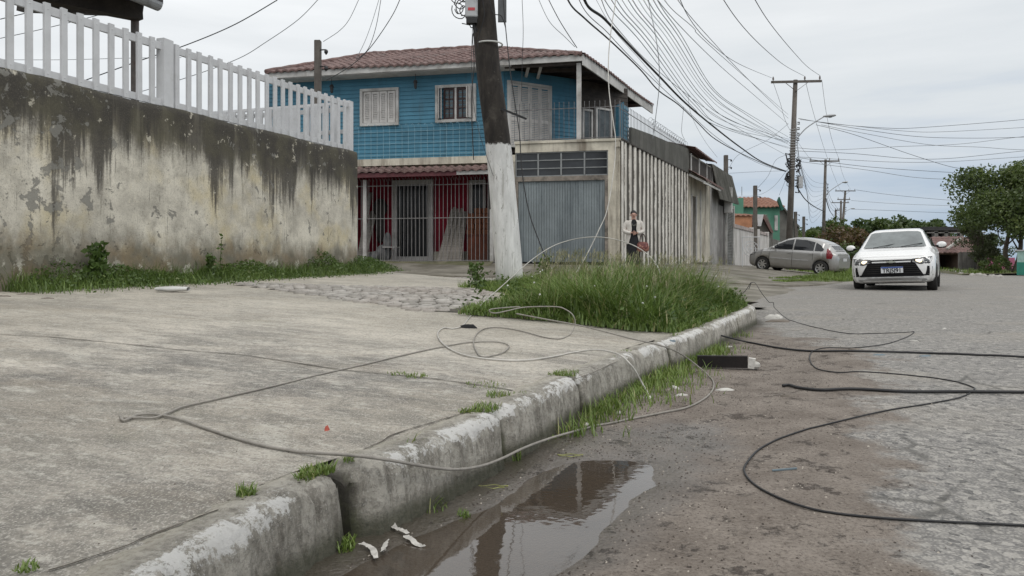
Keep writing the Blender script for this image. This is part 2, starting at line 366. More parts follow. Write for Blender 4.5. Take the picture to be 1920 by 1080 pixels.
def m_kerb():
    g = G('old kerb stone with worn white paint', .9); p = g.pos(); z = g.attr('kz'); t = g.attr('kt'); K = g.ma
    n = g.noise(p, 5, 8, .72); fi = g.noise(p, 75, 6, .8); rgh = g.noise(p, 24, 8, .8)
    c = g.mix(g.rng(n, .32, .64), (.25,.235,.20), (.52,.49,.43)); c = g.mix(g.rng(g.noise(g.mapv(p, (1.4,1.4,.35)), 13, 8, .78), .48, .62, 0, .6), c, (.12,.105,.085)); c = g.mix(g.rng(rgh, .52, .62, 0, .4), c, (.11,.10,.082)); c = g.mix(g.rng(fi, .48, .62, 0, .5), c, (.07,.063,.052))
    c = g.mix(g.rng(g.noise(p, 150, 3), .56, .68, 0, .6), c, (.55,.53,.48))
    c = g.mix(g.rng(t, .32, .15, 0, .75), c, g.mix(g.rng(fi, .45, .62), (.50,.465,.39), (.30,.275,.22)))
    band = K('MULTIPLY', g.rng(t, .24, .38), g.rng(t, .80, .50)); w = K('MULTIPLY', band, g.rng(g.noise(p, 2.4, 4), .32, .52))
    f = K('ADD', K('MULTIPLY', g.noise(p, 11, 9, .85), 1.0), K('ADD', K('MULTIPLY', g.noise(p, 60, 5, .8), .35), K('MULTIPLY', w, .24)))
    wm = g.rng(f, .835, .895); c = g.mix(K('MULTIPLY', wm, .92), c, g.mix(fi, (.60,.59,.56), (.80,.79,.77)))
    c = g.mix(K('MULTIPLY', g.rng(K('MULTIPLY_ADD', n, .07, z), .115, .03), .72), c, g.mix(g.rng(fi, .4, .6), (.13,.115,.085), (.055,.052,.034)))
    c = g.mix(K('MULTIPLY', g.rng(z, .05, .0), .6), c, (.05,.055,.028))
    ke = g.rng(K('MULTIPLY_ADD', rgh, .03, g.attr('ke')), .018, .040, 1, 0); c = g.mix(K('MULTIPLY', ke, .85), c, g.mix(g.rng(n, .4, .6), (.035,.030,.022), (.06,.065,.028)))
    return g.fin(c, .9, g.bump(K('ADD', K('MULTIPLY', fi, .7), K('ADD', K('MULTIPLY', rgh, 1.3), K('MULTIPLY', n, 1.5))), 1.0, .012))
M = {}
M['road'] = m_road(); M['slab'] = m_concrete(); M['kerb'] = m_kerb()
g = G('cobble stones', .8); p = g.pos(); v = g.attr('rnd'); n = g.noise(p, 30, 5, .7)
c = g.mix(v, (.27,.255,.23), (.46,.435,.40)); c = g.mix(g.rng(g.noise(p, 1.1, 4), .42, .62, 0, .45), c, (.33,.285,.25)); c = g.mix(g.rng(n, .4, .7, 0, .5), c, (.18,.16,.14))
M['cobble'] = g.fin(c, .8, g.bump(n, .6, .006))
M['joint'] = simple('dark grit between stones', (.075,.065,.05), .95, var=.5, scale=8)
M['soil'] = simple('weedy soil', (.075,.06,.035), .95, var=.5, scale=3, dirt=.6, dirtc=(.05,.075,.02))
M['verge'] = simple('rough grass verge', (.10,.12,.045), .95, var=.5, scale=.6, dirt=.8, dirtc=(.17,.14,.09), bs=8)
M['pave'] = simple('worn pavement cement', (.235,.215,.18), .9, var=.4, scale=1.3, dirt=.7, dirtc=(.10,.09,.065))
M['ramp'] = simple('mossy brown ramp cement', (.165,.15,.10), .9, var=.35, scale=3, dirt=.7, dirtc=(.08,.085,.035))
# water: brown, clear film with a mirror surface
g = G('muddy water', .03); g.t.nodes.remove(g.b)
fr = g.nd('ShaderNodeFresnel'); fr.inputs[0].default_value = 1.36; bm_ = g.bump(g.noise(g.mapv(g.pos(), (1,1,1)), 9, 3), .055, .01); g.put(fr.inputs['Normal'], bm_)
tr = g.nd('ShaderNodeBsdfTransparent'); tr.inputs[0].default_value = (.68,.59,.48,1); gl = g.nd('ShaderNodeBsdfGlossy'); gl.inputs['Roughness'].default_value = .03; gl.inputs[0].default_value=(.95,.95,.95,1); g.put(gl.inputs['Normal'], bm_)
df = g.nd('ShaderNodeBsdfDiffuse'); df.inputs[0].default_value = (.20,.17,.14,1); m0 = g.nd('ShaderNodeMixShader'); m0.inputs[0].default_value = .22; g.t.links.new(tr.outputs[0], m0.inputs[1]); g.t.links.new(df.outputs[0], m0.inputs[2])
ms = g.nd('ShaderNodeMixShader'); g.put(ms.inputs[0], g.ma('MULTIPLY_ADD', fr.outputs[0], 1.35, .02)); g.t.links.new(m0.outputs[0], ms.inputs[1]); g.t.links.new(gl.outputs[0], ms.inputs[2]); g.t.links.new(ms.outputs[0], g.out.inputs[0])
M['water'] = g.m
def m_leaf(name, a, b, c_=None, rough=.6):
    g = G(name, rough, 0, .3); v = g.attr('rnd'); c = g.mix(v, a, b)
    if c_: c = g.mix(g.rng(v, .86, 1), c, c_)
    c = g.mix(g.rng(g.noise(g.pos(), 1.7, 3), .35, .65, 0, .35), c, sc(a, .6))
    g.t.nodes.remove(g.b); d = g.nd('ShaderNodeBsdfDiffuse'); g.put(d.inputs[0], c); t = g.nd('ShaderNodeBsdfTranslucent'); g.put(t.inputs[0], g.mix(.5, c, (.10,.16,.02)))
    gl = g.nd('ShaderNodeBsdfGlossy'); gl.inputs['Roughness'].default_value = .45; gl.inputs[0].default_value = (.5,.5,.5,1)
    m1 = g.nd('ShaderNodeMixShader'); m1.inputs[0].default_value = .3; g.t.links.new(d.outputs[0], m1.inputs[1]); g.t.links.new(t.outputs[0], m1.inputs[2])
    m2 = g.nd('ShaderNodeMixShader'); m2.inputs[0].default_value = .07; g.t.links.new(m1.outputs[0], m2.inputs[1]); g.t.links.new(gl.outputs[0], m2.inputs[2]); g.t.links.new(m2.outputs[0], g.out.inputs[0]); return g.m
M['grass'] = m_leaf('tall grass blades', (.075,.135,.028), (.24,.335,.085), (.48,.44,.22))
M['grass2'] = m_leaf('short bright grass', (.11,.18,.03), (.25,.34,.08), (.36,.34,.14))
M['weed'] = m_leaf('dark weed leaves', (.055,.10,.022), (.13,.20,.05), (.21,.26,.08))
# ================================================================ ground, road, pavement, kerb
gm = MB(); gm.box(-600, 600, -40, 1400, -.6, -.16); struct(gm.build('ground', M['verge']))
def polar():
    c0 = (0, -1.0); rs = np.concatenate([[.3], np.geomspace(1.2, 6.5, 330), np.geomspace(6.6, 48, 110)]); th = np.radians(np.linspace(-62, 74, 430))
    R_, Th = np.meshgrid(rs, th, indexing='ij'); X = c0[0]+R_*np.sin(Th); Y = c0[1]+R_*np.cos(Th); Z = zroad(X, Y)
    dk = sdist(X, Y, KN); Z = np.where(dk < -.05, -.09, Z); n, m = X.shape
    idx = np.arange(n*m).reshape(n, m); F = np.stack([idx[:-1, :-1], idx[:-1, 1:], idx[1:, 1:], idx[1:, :-1]], -1).reshape(-1, 4)
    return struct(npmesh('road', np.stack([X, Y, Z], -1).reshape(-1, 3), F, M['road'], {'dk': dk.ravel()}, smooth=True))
polar()
rf = MB(); rf.grid([[(-60+i*30, -40+j*1, -.1) for i in range(5)] for j in (0, 38)]); # behind the camera
rf.grid([[(10, 44, -.012), (24, 44, -.012)], [(34, 95, -.012), (46, 95, -.012)], [(95, 230, -.012), (110, 230, -.012)]])
rf.V[4:] = rf.V[4:]; o = rf.build('road', M['road']); struct(o)
pl = MB(); pl.grid([[(-1.6, -.6, -.034), (1.0, -.6, -.034)], [(-.6, 1.2, -.034), (1.2, 1.2, -.034)], [(-.35, 3.3, -.034), (1.3, 3.3, -.034)]]); struct(pl.build('water', M['water']))
# the concrete apron between kerb and wall
i_end = max(i for i, k in enumerate(KN) if k[1] < 8.3 and k[0] < 2.75)
nrm = []
for i in range(len(KN)):
    a = KN[max(0, i-1)]; b = KN[min(len(KN)-1, i+1)]; d = (b-a)/np.linalg.norm(b-a); nrm.append((d[1], -d[0]))
nrm = np.array(nrm)       # towards the road
rows = []; NA = 90; ss = np.linspace(0, i_end, NA)
for k, s0 in enumerate(ss):
    i = min(int(s0), i_end-1); f = s0-i; a = KN[i]*(1-f)+KN[i+1]*f; n0 = nrm[i]*(1-f)+nrm[i+1]*f; a = a-n0*.13
    yy = -3.0+(k/(NA-1))*17.6; b = np.array((-5.0+(yy-7.3)*2.14/6.5-.05, yy)); rows.append([a*(1-t)+b*t for t in np.linspace(0, 1, 60)])
A = np.array(rows); X = A[..., 0]; Y = A[..., 1]; Z = zslab(X, Y)+(fbm(X*1.6, Y*1.6, 3)-.45)*.010
n, m = X.shape; idx = np.arange(n*m).reshape(n, m)
F = np.stack([idx[:-1, :-1], idx[:-1, 1:], idx[1:, 1:], idx[1:, :-1]], -1).reshape(-1, 4)
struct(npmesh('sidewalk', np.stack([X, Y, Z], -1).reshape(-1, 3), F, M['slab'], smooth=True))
# soil of the grass island
im = MB()
for r in range(16):
    pass
ic = np.mean(ISLAND, 0); rows = []
for t in np.linspace(0.0, 1, 10): rows.append([(ic[0]+(x-ic[0])*t, ic[1]+(y-ic[1])*t, 0) for x, y in ISLAND+[ISLAND[0]]])
A = np.array(rows); Z = zslab(A[..., 0], A[..., 1])-.008+.05*(1-np.linspace(0, 1, 10)[:, None]**3)
im.grid([[Vector((A[i, j, 0], A[i, j, 1], Z[i, j])) for j in range(A.shape[1])] for i in range(10)]); o = im.build('soil', M['soil'], smooth=True); struct(o)
ARC = np.concatenate([[0], np.cumsum(np.hypot(*(KN[1:]-KN[:-1]).T))])
# kerb, stone by stone
def kerb(i0, i1, jit):
    prof = [(-.175, .143), (-.15, .157), (-.10, .165), (-.050, .166), (-.022, .160), (-.005, .146), (.004, .118), (.012, .06), (.020, -.02), (.024, -.10)]
    a0_, a1_ = np.interp(i0, range(len(KN)), ARC)+.010, np.interp(i1, range(len(KN)), ARC)-.010; arc = np.linspace(a0_, a1_, max(16, int((a1_-a0_)/.011))); st = np.interp(arc, ARC, range(len(KN))); V = []; kz = []; kt = []; ke = []; N = len(st); zb = random.uniform(-.007, .007)
    for q, s0 in enumerate(st):
        i = min(int(s0), len(KN)-2); f = s0-i; a = KN[i]*(1-f)+KN[i+1]*f; n0 = nrm[i]*(1-f)+nrm[i+1]*f; n0 = n0/np.linalg.norm(n0)
        e = min(arc[q]-a0_, a1_-arc[q]); rd = .044*max(0, 1-e/.085)**2.2
        for j, (t, z) in enumerate(prof):
            w = (float(fbm(s0*2.3+7, j*.9+jit, 4))-.45)*.028+(float(vnoise(s0*7+3, j*2.2))-.5)*.008; nn = t-rd*1.0+w*(1 if j > 4 else .4)+jit*.013+(q/(N-1)-.5)*jit*.02
            V.append((a[0]+n0[0]*nn, a[1]+n0[1]*nn, z-rd*(j < 6)+zb+w*(.5 if j < 5 else .1))); kz.append(z); kt.append(j/9); ke.append(e)
    m = len(prof); idx = np.arange(N*m).reshape(N, m); F = np.stack([idx[:-1, :-1], idx[:-1, 1:], idx[1:, 1:], idx[1:, :-1]], -1).reshape(-1, 4)
    o = npmesh('kerb', V, F, M['kerb'], {'kz': kz, 'kt': kt, 'ke': ke}, smooth=True); struct(o)
    me = o.data; bm = bmesh.new(); bm.from_mesh(me)
    for row in (idx[0], idx[-1]):
        bm.verts.ensure_lookup_table(); bm.faces.new([bm.verts[int(k)] for k in row])
    bm.to_mesh(me); bm.free()
def ks(pt):        # index along the kerb nearest to a point
    d = [(k[0]-pt[0])**2+(k[1]-pt[1])**2 for k in KN]; return float(np.argmin(d))
cuts = [0]+[ks(q) for q in [(-.72,.75),(-.417,1.93),(-.03,2.66),(.33,3.463),(.80,4.495),(1.10,5.0),(1.62,6.1),(2.2,7.3),(2.72,8.4),(2.84,9.25),(1.7,10.35)]]+[len(KN)-1]
for k, (a, b) in enumerate(zip(cuts[:-1], cuts[1:])): kerb(a, b, (-1)**k*random.uniform(.2, .6))
gb = MB()
for a, b in zip(KS[:-1], KS[1:]):      # dark backing in the joints
    n0 = Vector((b.y-a.y, -(b.x-a.x), 0)).normalized(); gb.grid([[a-n0*.16+Vector((0,0,.118)), b-n0*.16+Vector((0,0,.118))], [a-n0*.085+Vector((0,0,.098)), b-n0*.085+Vector((0,0,.098))], [a-n0*.08+Vector((0,0,-.1)), b-n0*.08+Vector((0,0,-.1))]])
struct(gb.build('kerb', M['joint']))
# joints between the slabs
def joint(pts, w0=.012):
    ps = cr_spline([Gp(*q) for q in pts], 14); L = []; R_ = []; rr = random.Random(4)
    for i, p in enumerate(ps):
        d = (ps[min(i+1, len(ps)-1)]-ps[max(0, i-1)]); d.z = 0; d.normalize(); n0 = Vector((-d.y, d.x, 0)); w = w0*(.35+.8*svn(i*.5, 3.3)); j = .012*(svn(i*.16, 1.7)-.5)
        for lst, s_ in ((L, 1), (R_, -1)):
            q = p+n0*(w*s_/2+j); q.z = float(zslab(q.x, q.y))+(float(fbm(q.x*1.6, q.y*1.6, 3))-.45)*.010+.0035; lst.append(q)
    mb = MB(); mb.grid([L, R_]); struct(mb.build('sidewalk', M['joint']))
joint([(-60,622),(0,627),(110,634),(330,655),(470,668),(650,695),(760,706),(860,718),(962,734)])
joint([(662,852),(700,836),(745,815),(800,797),(860,781),(930,764)], .007)
joint([(940,762),(1000,742),(1050,722),(1110,700),(1160,682)], .007)
joint([(90,1070),(200,1035),(300,1000),(400,960),(470,935),(560,905)], .007)
# cobbled side street
base = MB(); cx, cy = 0, 13.5
xs = np.linspace(-10, 6.5, 56); ys = np.linspace(6.2, 18.6, 44); 
base.V = []; 
gidx = {}
for j in range(len(ys)-1):
    for i in range(len(xs)-1):
        mx0, my0 = (xs[i]+xs[i+1])/2, (ys[j]+ys[j+1])/2
        if my0 > 17.6+max(0, mx0)*.14: continue
        if float(sdist(mx0, my0, KL)) > -.3 or my0 < 9.2-.95*(mx0+3.4) or (mx0 < -3.0 and my0 < 13.6 and my0 > 9.5+99) : continue
        if mx0 < -4.6+(my0-7.3)*.329-.3 and my0 < 13.8: continue
        if my0 < 10.9 and mx0 > -.4 and float(sdist(mx0, my0, KN)) < .3: continue
        f = []
        for a, b in ((i, j), (i+1, j), (i+1, j+1), (i, j+1)):
            if (a, b) not in gidx: gidx[(a, b)] = len(base.V); base.V.append(Vector((xs[a], ys[b], float(zcob(xs[a], ys[b]))-.006)))
            f.append(gidx[(a, b)])
        base.F.append(tuple(f))
fr_r = MB(); fr_r.V = base.V; fr_r.F = [f for f in base.F if base.V[f[0]].x > 3.0]; base.F = [f for f in base.F if base.V[f[0]].x <= 3.0]
struct(base.build('cobblestone_street', M['joint'], smooth=True)); struct(fr_r.build('side_street', M['pave'], smooth=True))
V = []; F = []; rn = []; rr = random.Random(5); ang = math.radians(12); ca, sa = math.cos(ang), math.sin(ang)
row = -4
yy = -6.0
while yy < 14:
    hgt = rr.uniform(.11, .15); xx = -14+rr.uniform(0, .2)
    while xx < 12:
        wd = rr.uniform(.12, .2); u, v_ = xx+wd/2, yy+hgt/2+.03*math.sin(xx*1.7); X0 = u*ca+v_*sa; Y0 = -u*sa+v_*ca+8
        if inpoly(X0, Y0, COB) and 5.8 < Y0 < 17.6:
            z0 = float(zcob(X0, Y0)); hz = rr.uniform(.004, .017); c0 = len(V)
            jl = [(sx*(wd/2-.014)*rr.uniform(.84, 1), sy*(hgt/2-.018)*rr.uniform(.78, 1)) for sx, sy in ((-1,-1),(1,-1),(1,1),(-1,1))]
            tl = rr.uniform(-.008, .008), rr.uniform(-.008, .008)
            for k_, zz in ((1.0, -.01), (.96, hz*.7), (.82, hz)):
                for a, b in jl: 
                    a2, b2 = u+a*k_, v_+b*k_; x_, y_ = a2*ca+b2*sa, -a2*sa+b2*ca+8
                    V.append((x_, y_, z0+zz+(tl[0]*a/wd+tl[1]*b/hgt if zz > 0 else 0)))
            rv = rr.random(); rn += [rv]*12
            for l in (0, 4):
                for k_ in range(4): F.append((c0+l+k_, c0+l+(k_+1) % 4, c0+l+4+(k_+1) % 4, c0+l+4+k_))
            F.append((c0+8, c0+9, c0+10, c0+11))
        xx += wd
    yy += hgt
struct(npmesh('cobblestone_street', V, F, M['cobble'], {'rnd': rn}))
# pavement in front of and beside the house
inner = [(-10,22.9,.66),(-4.5,21.62,.64),(-1.0,20.85,.62),(2.97,20.0,.54),(6.6,27.7,.56),(11.5,38.2,.42),(20,56.5,.2),(30,78,.1)]
outer = [(-10,17.1,.37),(-4.5,17.15,.36),(-1.0,17.3,.33),(3.6,17.9,.22),(7.6,19.2,.05),(12.8,27.5,.0),(19.3,41.0,.0),(30,64,.0)]
rows = []
for t in np.linspace(0, 1, 9):
    r_ = []
    for a, b in zip(inner, outer):
        k = t; zz = a[2]*(1-t)+b[2]*t
        if a[0] < 2: zz = a[2]-.13*min(1, t/.24)-(a[2]-.13-b[2])*max(0, (t-.24)/.76)
        r_.append(Vector((a[0]*(1-k)+b[0]*k, a[1]*(1-k)+b[1]*k, zz)))
    rows.append(cr_spline(r_, 5))
pm = MB(); pm.grid(rows); struct(pm.build('pavement', M['pave'], smooth=True))
pe = MB(); last = rows[-1]; pe.grid([[p+Vector((0,0,0)) for p in last], [p+Vector((.015,-.03,-.15)) for p in last]]); struct(pe.build('kerb', M['pave']))
def zpave(x, y):
    """height of the house pavement by nearest sample"""
    return min(((p.x-x)**2+(p.y-y)**2, p.z) for r in rows for p in r)[1]
# mossy ramp along the gate
rp = MB(); F0 = Fr((2.86, 20.0), (-.977, .213), (.213, .977))
a0 = F0.px(672, 490, -.05)[0]; a1 = F0.px(925, 490, -.05)[0]
rp.grid([[F0.pt(a0, -.02, .655), F0.pt(a1, -.02, .655)], [F0.pt(a0+.1, -.62, .515), F0.pt(a1, -.62, .515)], [F0.pt(a0+.1, -.64, .3), F0.pt(a1, -.64, .3)]]); struct(rp.build('ramp', M['ramp']))
# verge across the road at the right
vm_ = MB(); rows2 = []
for t in np.linspace(0, 1, 6): rows2.append([Vector((19.9+(y-33)*.45+t*(14+(y-33)*.2), y, .05+.06*min(1, t*5))) for y in np.linspace(33, 74, 14)])
rows2.insert(0, [p+Vector((-.05, 0, -.2)) for p in rows2[0]]); vm_.grid(rows2); struct(vm_.build('verge', M['verge'], smooth=True))
# ================================================================ boundary wall with its picket fence
def wall_mat():
    g = G('stained cream plaster', .9); p = g.obj(); s_ = g.sep(p); w = s_[2]; u = s_[0]
    n = g.noise(p, 1.6, 7, .65); c = g.mix(g.rng(n, .32, .66), (.40,.375,.32), (.68,.64,.545))
    c = g.mix(g.rng(g.noise(p, 1.1, 4), .46, .64, 0, .5), c, (.55,.455,.235)); c = g.mix(g.rng(g.noise(g.mapv(p, loc=(7,0,2)), 2.6, 7, .7), .47, .7, 0, .7), c, (.28,.26,.22))
    # dark water streaks running down from the coping
    K = g.ma; st = g.noise(g.mapv(p, (2.3, 1, .22)), 1.2, 5, .6); st2 = g.noise(g.mapv(p, (13, 1, .5)), 1.1, 8, .78); gr_ = g.noise(p, 30, 7, .8)
    fall = g.rng(w, .95, 2.5, -.36, .30, False); m = g.rng(K('ADD', K('MULTIPLY_ADD', st, 1.6, fall), K('MULTIPLY_ADD', st2, .95, K('MULTIPLY', gr_, .28))), 1.40, 1.62)
    c = g.mix(K('MULTIPLY', m, .92), c, g.mix(g.rng(gr_, .4, .6), (.040,.036,.031), (.075,.068,.058)))
    th = g.rng(g.noise(g.mapv(p, (9, 1, .6)), 2.2, 9, .8), .57, .62); c = g.mix(K('MULTIPLY', K('MULTIPLY', th, g.rng(w, .6, 1.2)), .75), c, (.065,.058,.048))
    top = g.rng(K('ADD', K('MULTIPLY_ADD', g.noise(g.mapv(p, (3, 1, .6)), 1.6, 7, .7), .8, w), K('MULTIPLY', gr_, .2)), 2.38, 2.74); tn = g.noise(p, 2.5, 5)
    c = g.mix(K('MULTIPLY', top, .88), c, g.mix(g.rng(tn, .42, .62), (.042,.038,.032), (.076,.070,.048)))
    # paint lost in flakes
    fl = g.noise(p, 4.2, 9, .68, .3); sh = g.rng(g.noise(p, .8, 3), .42, .58); lf = g.rng(u, 1.8, .2, 0, .07)
    fm = g.rng(g.ma('ADD', g.ma('MULTIPLY_ADD', sh, .05, fl), lf), .635, .655); c = g.mix(g.ma('MULTIPLY', fm, .85), c, (.20,.195,.175))
    wl = g.rng(g.noise(g.mapv(p, loc=(2,0,5)), 4.0, 8, .7), .60, .63); c = g.mix(g.ma('MULTIPLY', wl, .7), c, (.60,.56,.46))
    # damp foot: green-brown tide, white salt patches
    b = g.rng(g.ma('MULTIPLY_ADD', g.noise(g.mapv(p, (2, 1, 1)), 2.0, 7, .7), .75, w), 1.48, 1.08); c = g.mix(g.ma('MULTIPLY', b, .8), c, g.mix(g.rng(g.noise(p, 2.2, 5), .4, .62), (.085,.078,.050), (.15,.105,.055)))
    b2 = g.ma('MULTIPLY', g.rng(w, .80, .60), g.rng(g.noise(p, 3.3, 7, .7), .54, .58)); c = g.mix(g.ma('MULTIPLY', b2, .75), c, (.60,.57,.49))
    sp_ = g.rng(g.noise(p, 42, 5, .8), .58, .66); c = g.mix(g.ma('MULTIPLY', sp_, .6), c, (.07,.065,.05)); sp2 = g.rng(g.noise(p, 24, 6, .8), .62, .67); c = g.mix(g.ma('MULTIPLY', sp2, .5), c, (.10,.095,.075))
    c = g.mix(g.rng(g.noise(p, 60, 6, .85), .52, .62, 0, .5), c, (.16,.14,.11))
    h = g.ma('ADD', g.ma('MULTIPLY', g.noise(p, 22, 8, .7), .5), g.ma('ADD', g.ma('MULTIPLY', fm, -.35), g.ma('MULTIPLY', n, .6)))
    return g.fin(c, .92, g.bump(h, .8, .014))
M['wall'] = wall_mat()
M['white'] = simple('grey-white fence paint', (.56,.565,.575), .55, var=.10, scale=4, dirt=.25, dirtc=(.40,.40,.38), bump=.1)
WR = Vector((-5.0, 7.3, 0)); WA = math.atan2(6.5, 2.14)
wall = T('boundary_wall', 'long cream plaster wall streaked black with mildew at the left', 'wall', WR, WA)
mb = MB(); nu, nw = 190, 46; top = lambda u: 2.572+.0145*u+.012*math.sin(u*3.1)+.01*float(vnoise(u*6, 1))
front = [[Vector((u, -.0+(float(fbm(u*1.5, w*1.5))-.45)*.03, w*(top(u)) if False else .15+(top(u)-.15)*w)) for u in np.linspace(-9, 6.85, nu)] for w in np.linspace(0, 1, nw)]
back = [Vector((p.x, .17, p.z)) for p in front[-1]]; back0 = [Vector((p.x, .17, .0)) for p in back]
for p in front[-1]: p.y += .012
mb.grid(front+[[Vector((p.x, .03, p.z+.012)) for p in front[-1]], [Vector((p.x, .14, p.z+.01)) for p in back], back, back0])
e = [r[-1] for r in front]; mb.grid([e, [Vector((p.x+.012, .05, p.z)) for p in e], [Vector((p.x+.012, .13, p.z)) for p in e], [Vector((p.x, .17, p.z)) for p in e]])
mb.build('wall', M['wall'], wall, smooth=True, local=True)
# return wall to the left along the side street
mb = MB(); mb.box(6.60, 6.84, .172, 7.2, .2, 2.66)
M['wall_dark'] = simple('grimy plaster', (.38,.35,.28), .9, var=.4, scale=2, dirt=.7, dirtc=(.07,.065,.05), streak=True)
mb.build('return_wall', M['wall_dark'], wall, local=True)
fen = T('picket_fence', 'white picket fence standing on the stained cream wall', 'fence', WR, WA)
mb = MB(); zb = lambda u: 2.60+.0145*u; zt = lambda u: 3.405+.0325*u-.03
def lrail(m, u0, u1, f0, f1, v0, v1):
    m.add([(u0,v0,f0(u0)),(u0,v1,f0(u0)),(u0,v1,f1(u0)),(u0,v0,f1(u0)),(u1,v0,f0(u1)),(u1,v1,f0(u1)),(u1,v1,f1(u1)),(u1,v0,f1(u1))],[(0,1,2,3),(4,7,6,5),(0,4,5,1),(1,5,6,2),(2,6,7,3),(3,7,4,0)])
for a, b in ((lambda u: zb(u)-.005, lambda u: zb(u)+.085), (lambda u: zt(u)-.115, lambda u: zt(u)-.02)):
    lrail(mb, -3.2, 6.62, a, b, .057, .09)
mb.build('rail', M['white'], fen, local=True, bevel=.004)
us = [-2.94+.2045*k for k in range(48)]
for k, u in enumerate(us):
    if u > 6.62: break
    if abs(u-2.2) < .12 or abs(u+.08) < .12: continue
    m = MB(); j = random.uniform(-.006, .006); a = u+j; t_ = random.uniform(-.004, .004)
    m.add([(a-.036+dx*.072+t_*h, .028+dy*.029, (zb(u)-.012) if h == 0 else zt(u)+random.uniform(-.004, .004)) for h in (0, 1) for dy in (0, 1) for dx in (0, 1)], [(0,2,3,1),(4,5,7,6),(0,1,5,4),(2,6,7,3),(0,4,6,2),(1,3,7,5)])
    for w in (zb(u)+.04, zt(u)-.065): m.ell((a, .028, w), .009, .006, .009, 6, 4)
    m.build('picket', M['white'], fen, local=True)
for u in (-.10, 2.21):
    m = MB(); m.box(u-.085, u+.085, .012, .135, zb(u)-.01, zt(u)+.03); m.build('post', M['white'], fen, local=True, bevel=.006)
mb = MB(); mb.box(6.6, 6.74, .02, .14, zb(6.6)-.02, zt(6.6)+.01); mb.build('post', M['white'], fen, local=True, bevel=.004)
# fence turning left along the side street
mb = MB(); r2 = Fr((0,0,0),(1,0))
rf_ = T('picket_fence', 'white fence turning away from the street corner behind the wall top', 'fence', WR, WA)
mb = MB()
for w0, w1 in ((2.70, 2.80), (3.02, 3.09), (3.42, 3.50), (3.545, 3.60)): mb.box(6.67, 6.71, .15, 5.4, w0, w1)
mb.build('rail', M['white'], rf_, local=True)
for k in range(24):
    v_ = .28+k*.205; m = MB(); m.box(6.63, 6.665, v_, v_+(.12 if k % 2 else .16), 2.66, 3.56); m.build('picket', M['white'], rf_, local=True)
# ---------------------------------------------------------------- porch roof peeping in at the top left
M['darkmetal'] = simple('sooty roof sheet', (.028,.026,.026), .6, var=.4, scale=3)
M['gutter'] = simple('grey zinc gutter', (.33,.34,.35), .45, metal=.3, var=.2, scale=4, dirt=.3)
M['darkwood_shade'] = simple('dark timber and painted shade', (.045,.036,.030), .8, var=.4, scale=5)
M['rustgrey'] = simple('greyish rusty metal', (.16,.14,.13), .7, var=.3, scale=9, dirt=.4, dirtc=(.12,.06,.04))
pr = T('porch_roof', 'dark porch roof with grey gutter and post behind the fence at the top left', 'roof', P(255, 200, 9.7))
mb = MB(); D1 = 9.5
A0, A1, A2 = P(302, 8, 9.5), P(185, -50, 8.6), P(40, -170, 7.6)
gut = [P(296, 6, 9.5), P(230, -22, 8.9), P(120, -75, 8.0)]
for a, b in zip(gut[:-1], gut[1:]):
    d = (b-a).normalized(); x = d.cross(Vector((0,0,1))).normalized(); L1 = []; L2 = []
    for k in range(9):
        t = math.pi*k/8; o = x*math.cos(t)*.075+Vector((0,0,-math.sin(t)*.10)); L1.append(a+o); L2.append(b+o)
    mb.grid([L1, L2]); mb.add(L1, [tuple(range(9))], True)
mb.build('gutter', M['gutter'], pr, smooth=False)
mb = MB(); mb.poly([P(306, 2, 9.6), P(306, 8, 9.6), P(120, -48, 8.1), P(-80, -190, 7.0), P(-120, -120, 8.4), P(-80,-30,10.5), P(160, -8, 11.5)], .05, (0,0,1)); mb.build('roof_sheet', M['darkmetal'], pr)
mb = MB(); mb.bar(P(262, 24, 9.72), P(-60, -40, 8.2), .16, .20); mb.bar(P(250, 14, 9.9), P(40, 8, 11.2), .12, .22); mb.bar(P(262, 20, 9.8), P(100, 2, 10.6), .1, .16); mb.build('beam', M['darkwood_shade'], pr)
mb = MB(); mb.box(0,0,0,0,0,0); mb = MB(); c0 = P(253, 30, 9.75); mb.tube([(c0.x, c0.y, 1.9), (c0.x, c0.y, c0.z+.05)], .05, 10); mb.box(c0.x-.07, c0.x+.07, c0.y-.07, c0.y+.05, c0.z-.03, c0.z+.09); mb.build('post', M['rustgrey'], pr)

# ================================================================ two-storey corner house
HC = (2.9, 20.0); F0 = Fr(HC, (-.977, .213), (.213, .977)); FS = Fr(HC, (.4236, .9058), (-.9058, .4236))
def rc(fr, x0, y0, x1, y1, v=0):
    a = fr.px(x0, y0, v); b = fr.px(x1, y1, v); a2 = fr.px(x0, y1, v); b2 = fr.px(x1, y0, v)
    return min(a[0], b[0]), max(a[0], b[0]), (a2[1]+b[1])/2, (a[1]+b2[1])/2     # u0,u1,w0,w1
def siding(name, c):
    g = G(name, .7); p = g.pos(); z = g.sep(p)[2]; n = g.noise(p, 1.2, 5); col = g.mix(g.rng(n, .3, .7), sc(c, .78), sc(c, 1.15))
    brd = g.ma('FLOOR', g.ma('DIVIDE', z, .118)); v = g.nd('ShaderNodeTexWhiteNoise', noise_dimensions='1D'); g.put(v.inputs['W'], brd)
    col = g.mix(g.ma('MULTIPLY', v.outputs[0], .3), col, sc(c, .6)); col = g.mix(g.rng(g.noise(g.mapv(p, (4,4,.5)), 1.6, 6, .65), .52, .75, 0, .45), col, (.05,.09,.11))
    col = g.mix(g.rng(g.noise(p, 26, 4), .6, .8, 0, .4), col, sc(c, 1.6)); return g.fin(col, .7, g.bump(g.noise(p, 30, 4), .2, .003))
M['blue'] = siding('blue painted boards', (.062,.200,.290))
M['cream'] = simple('grimy cream plaster', (.56,.52,.43), .9, var=.3, scale=1.6, dirt=.5, dirtc=(.16,.13,.10), streak=True)
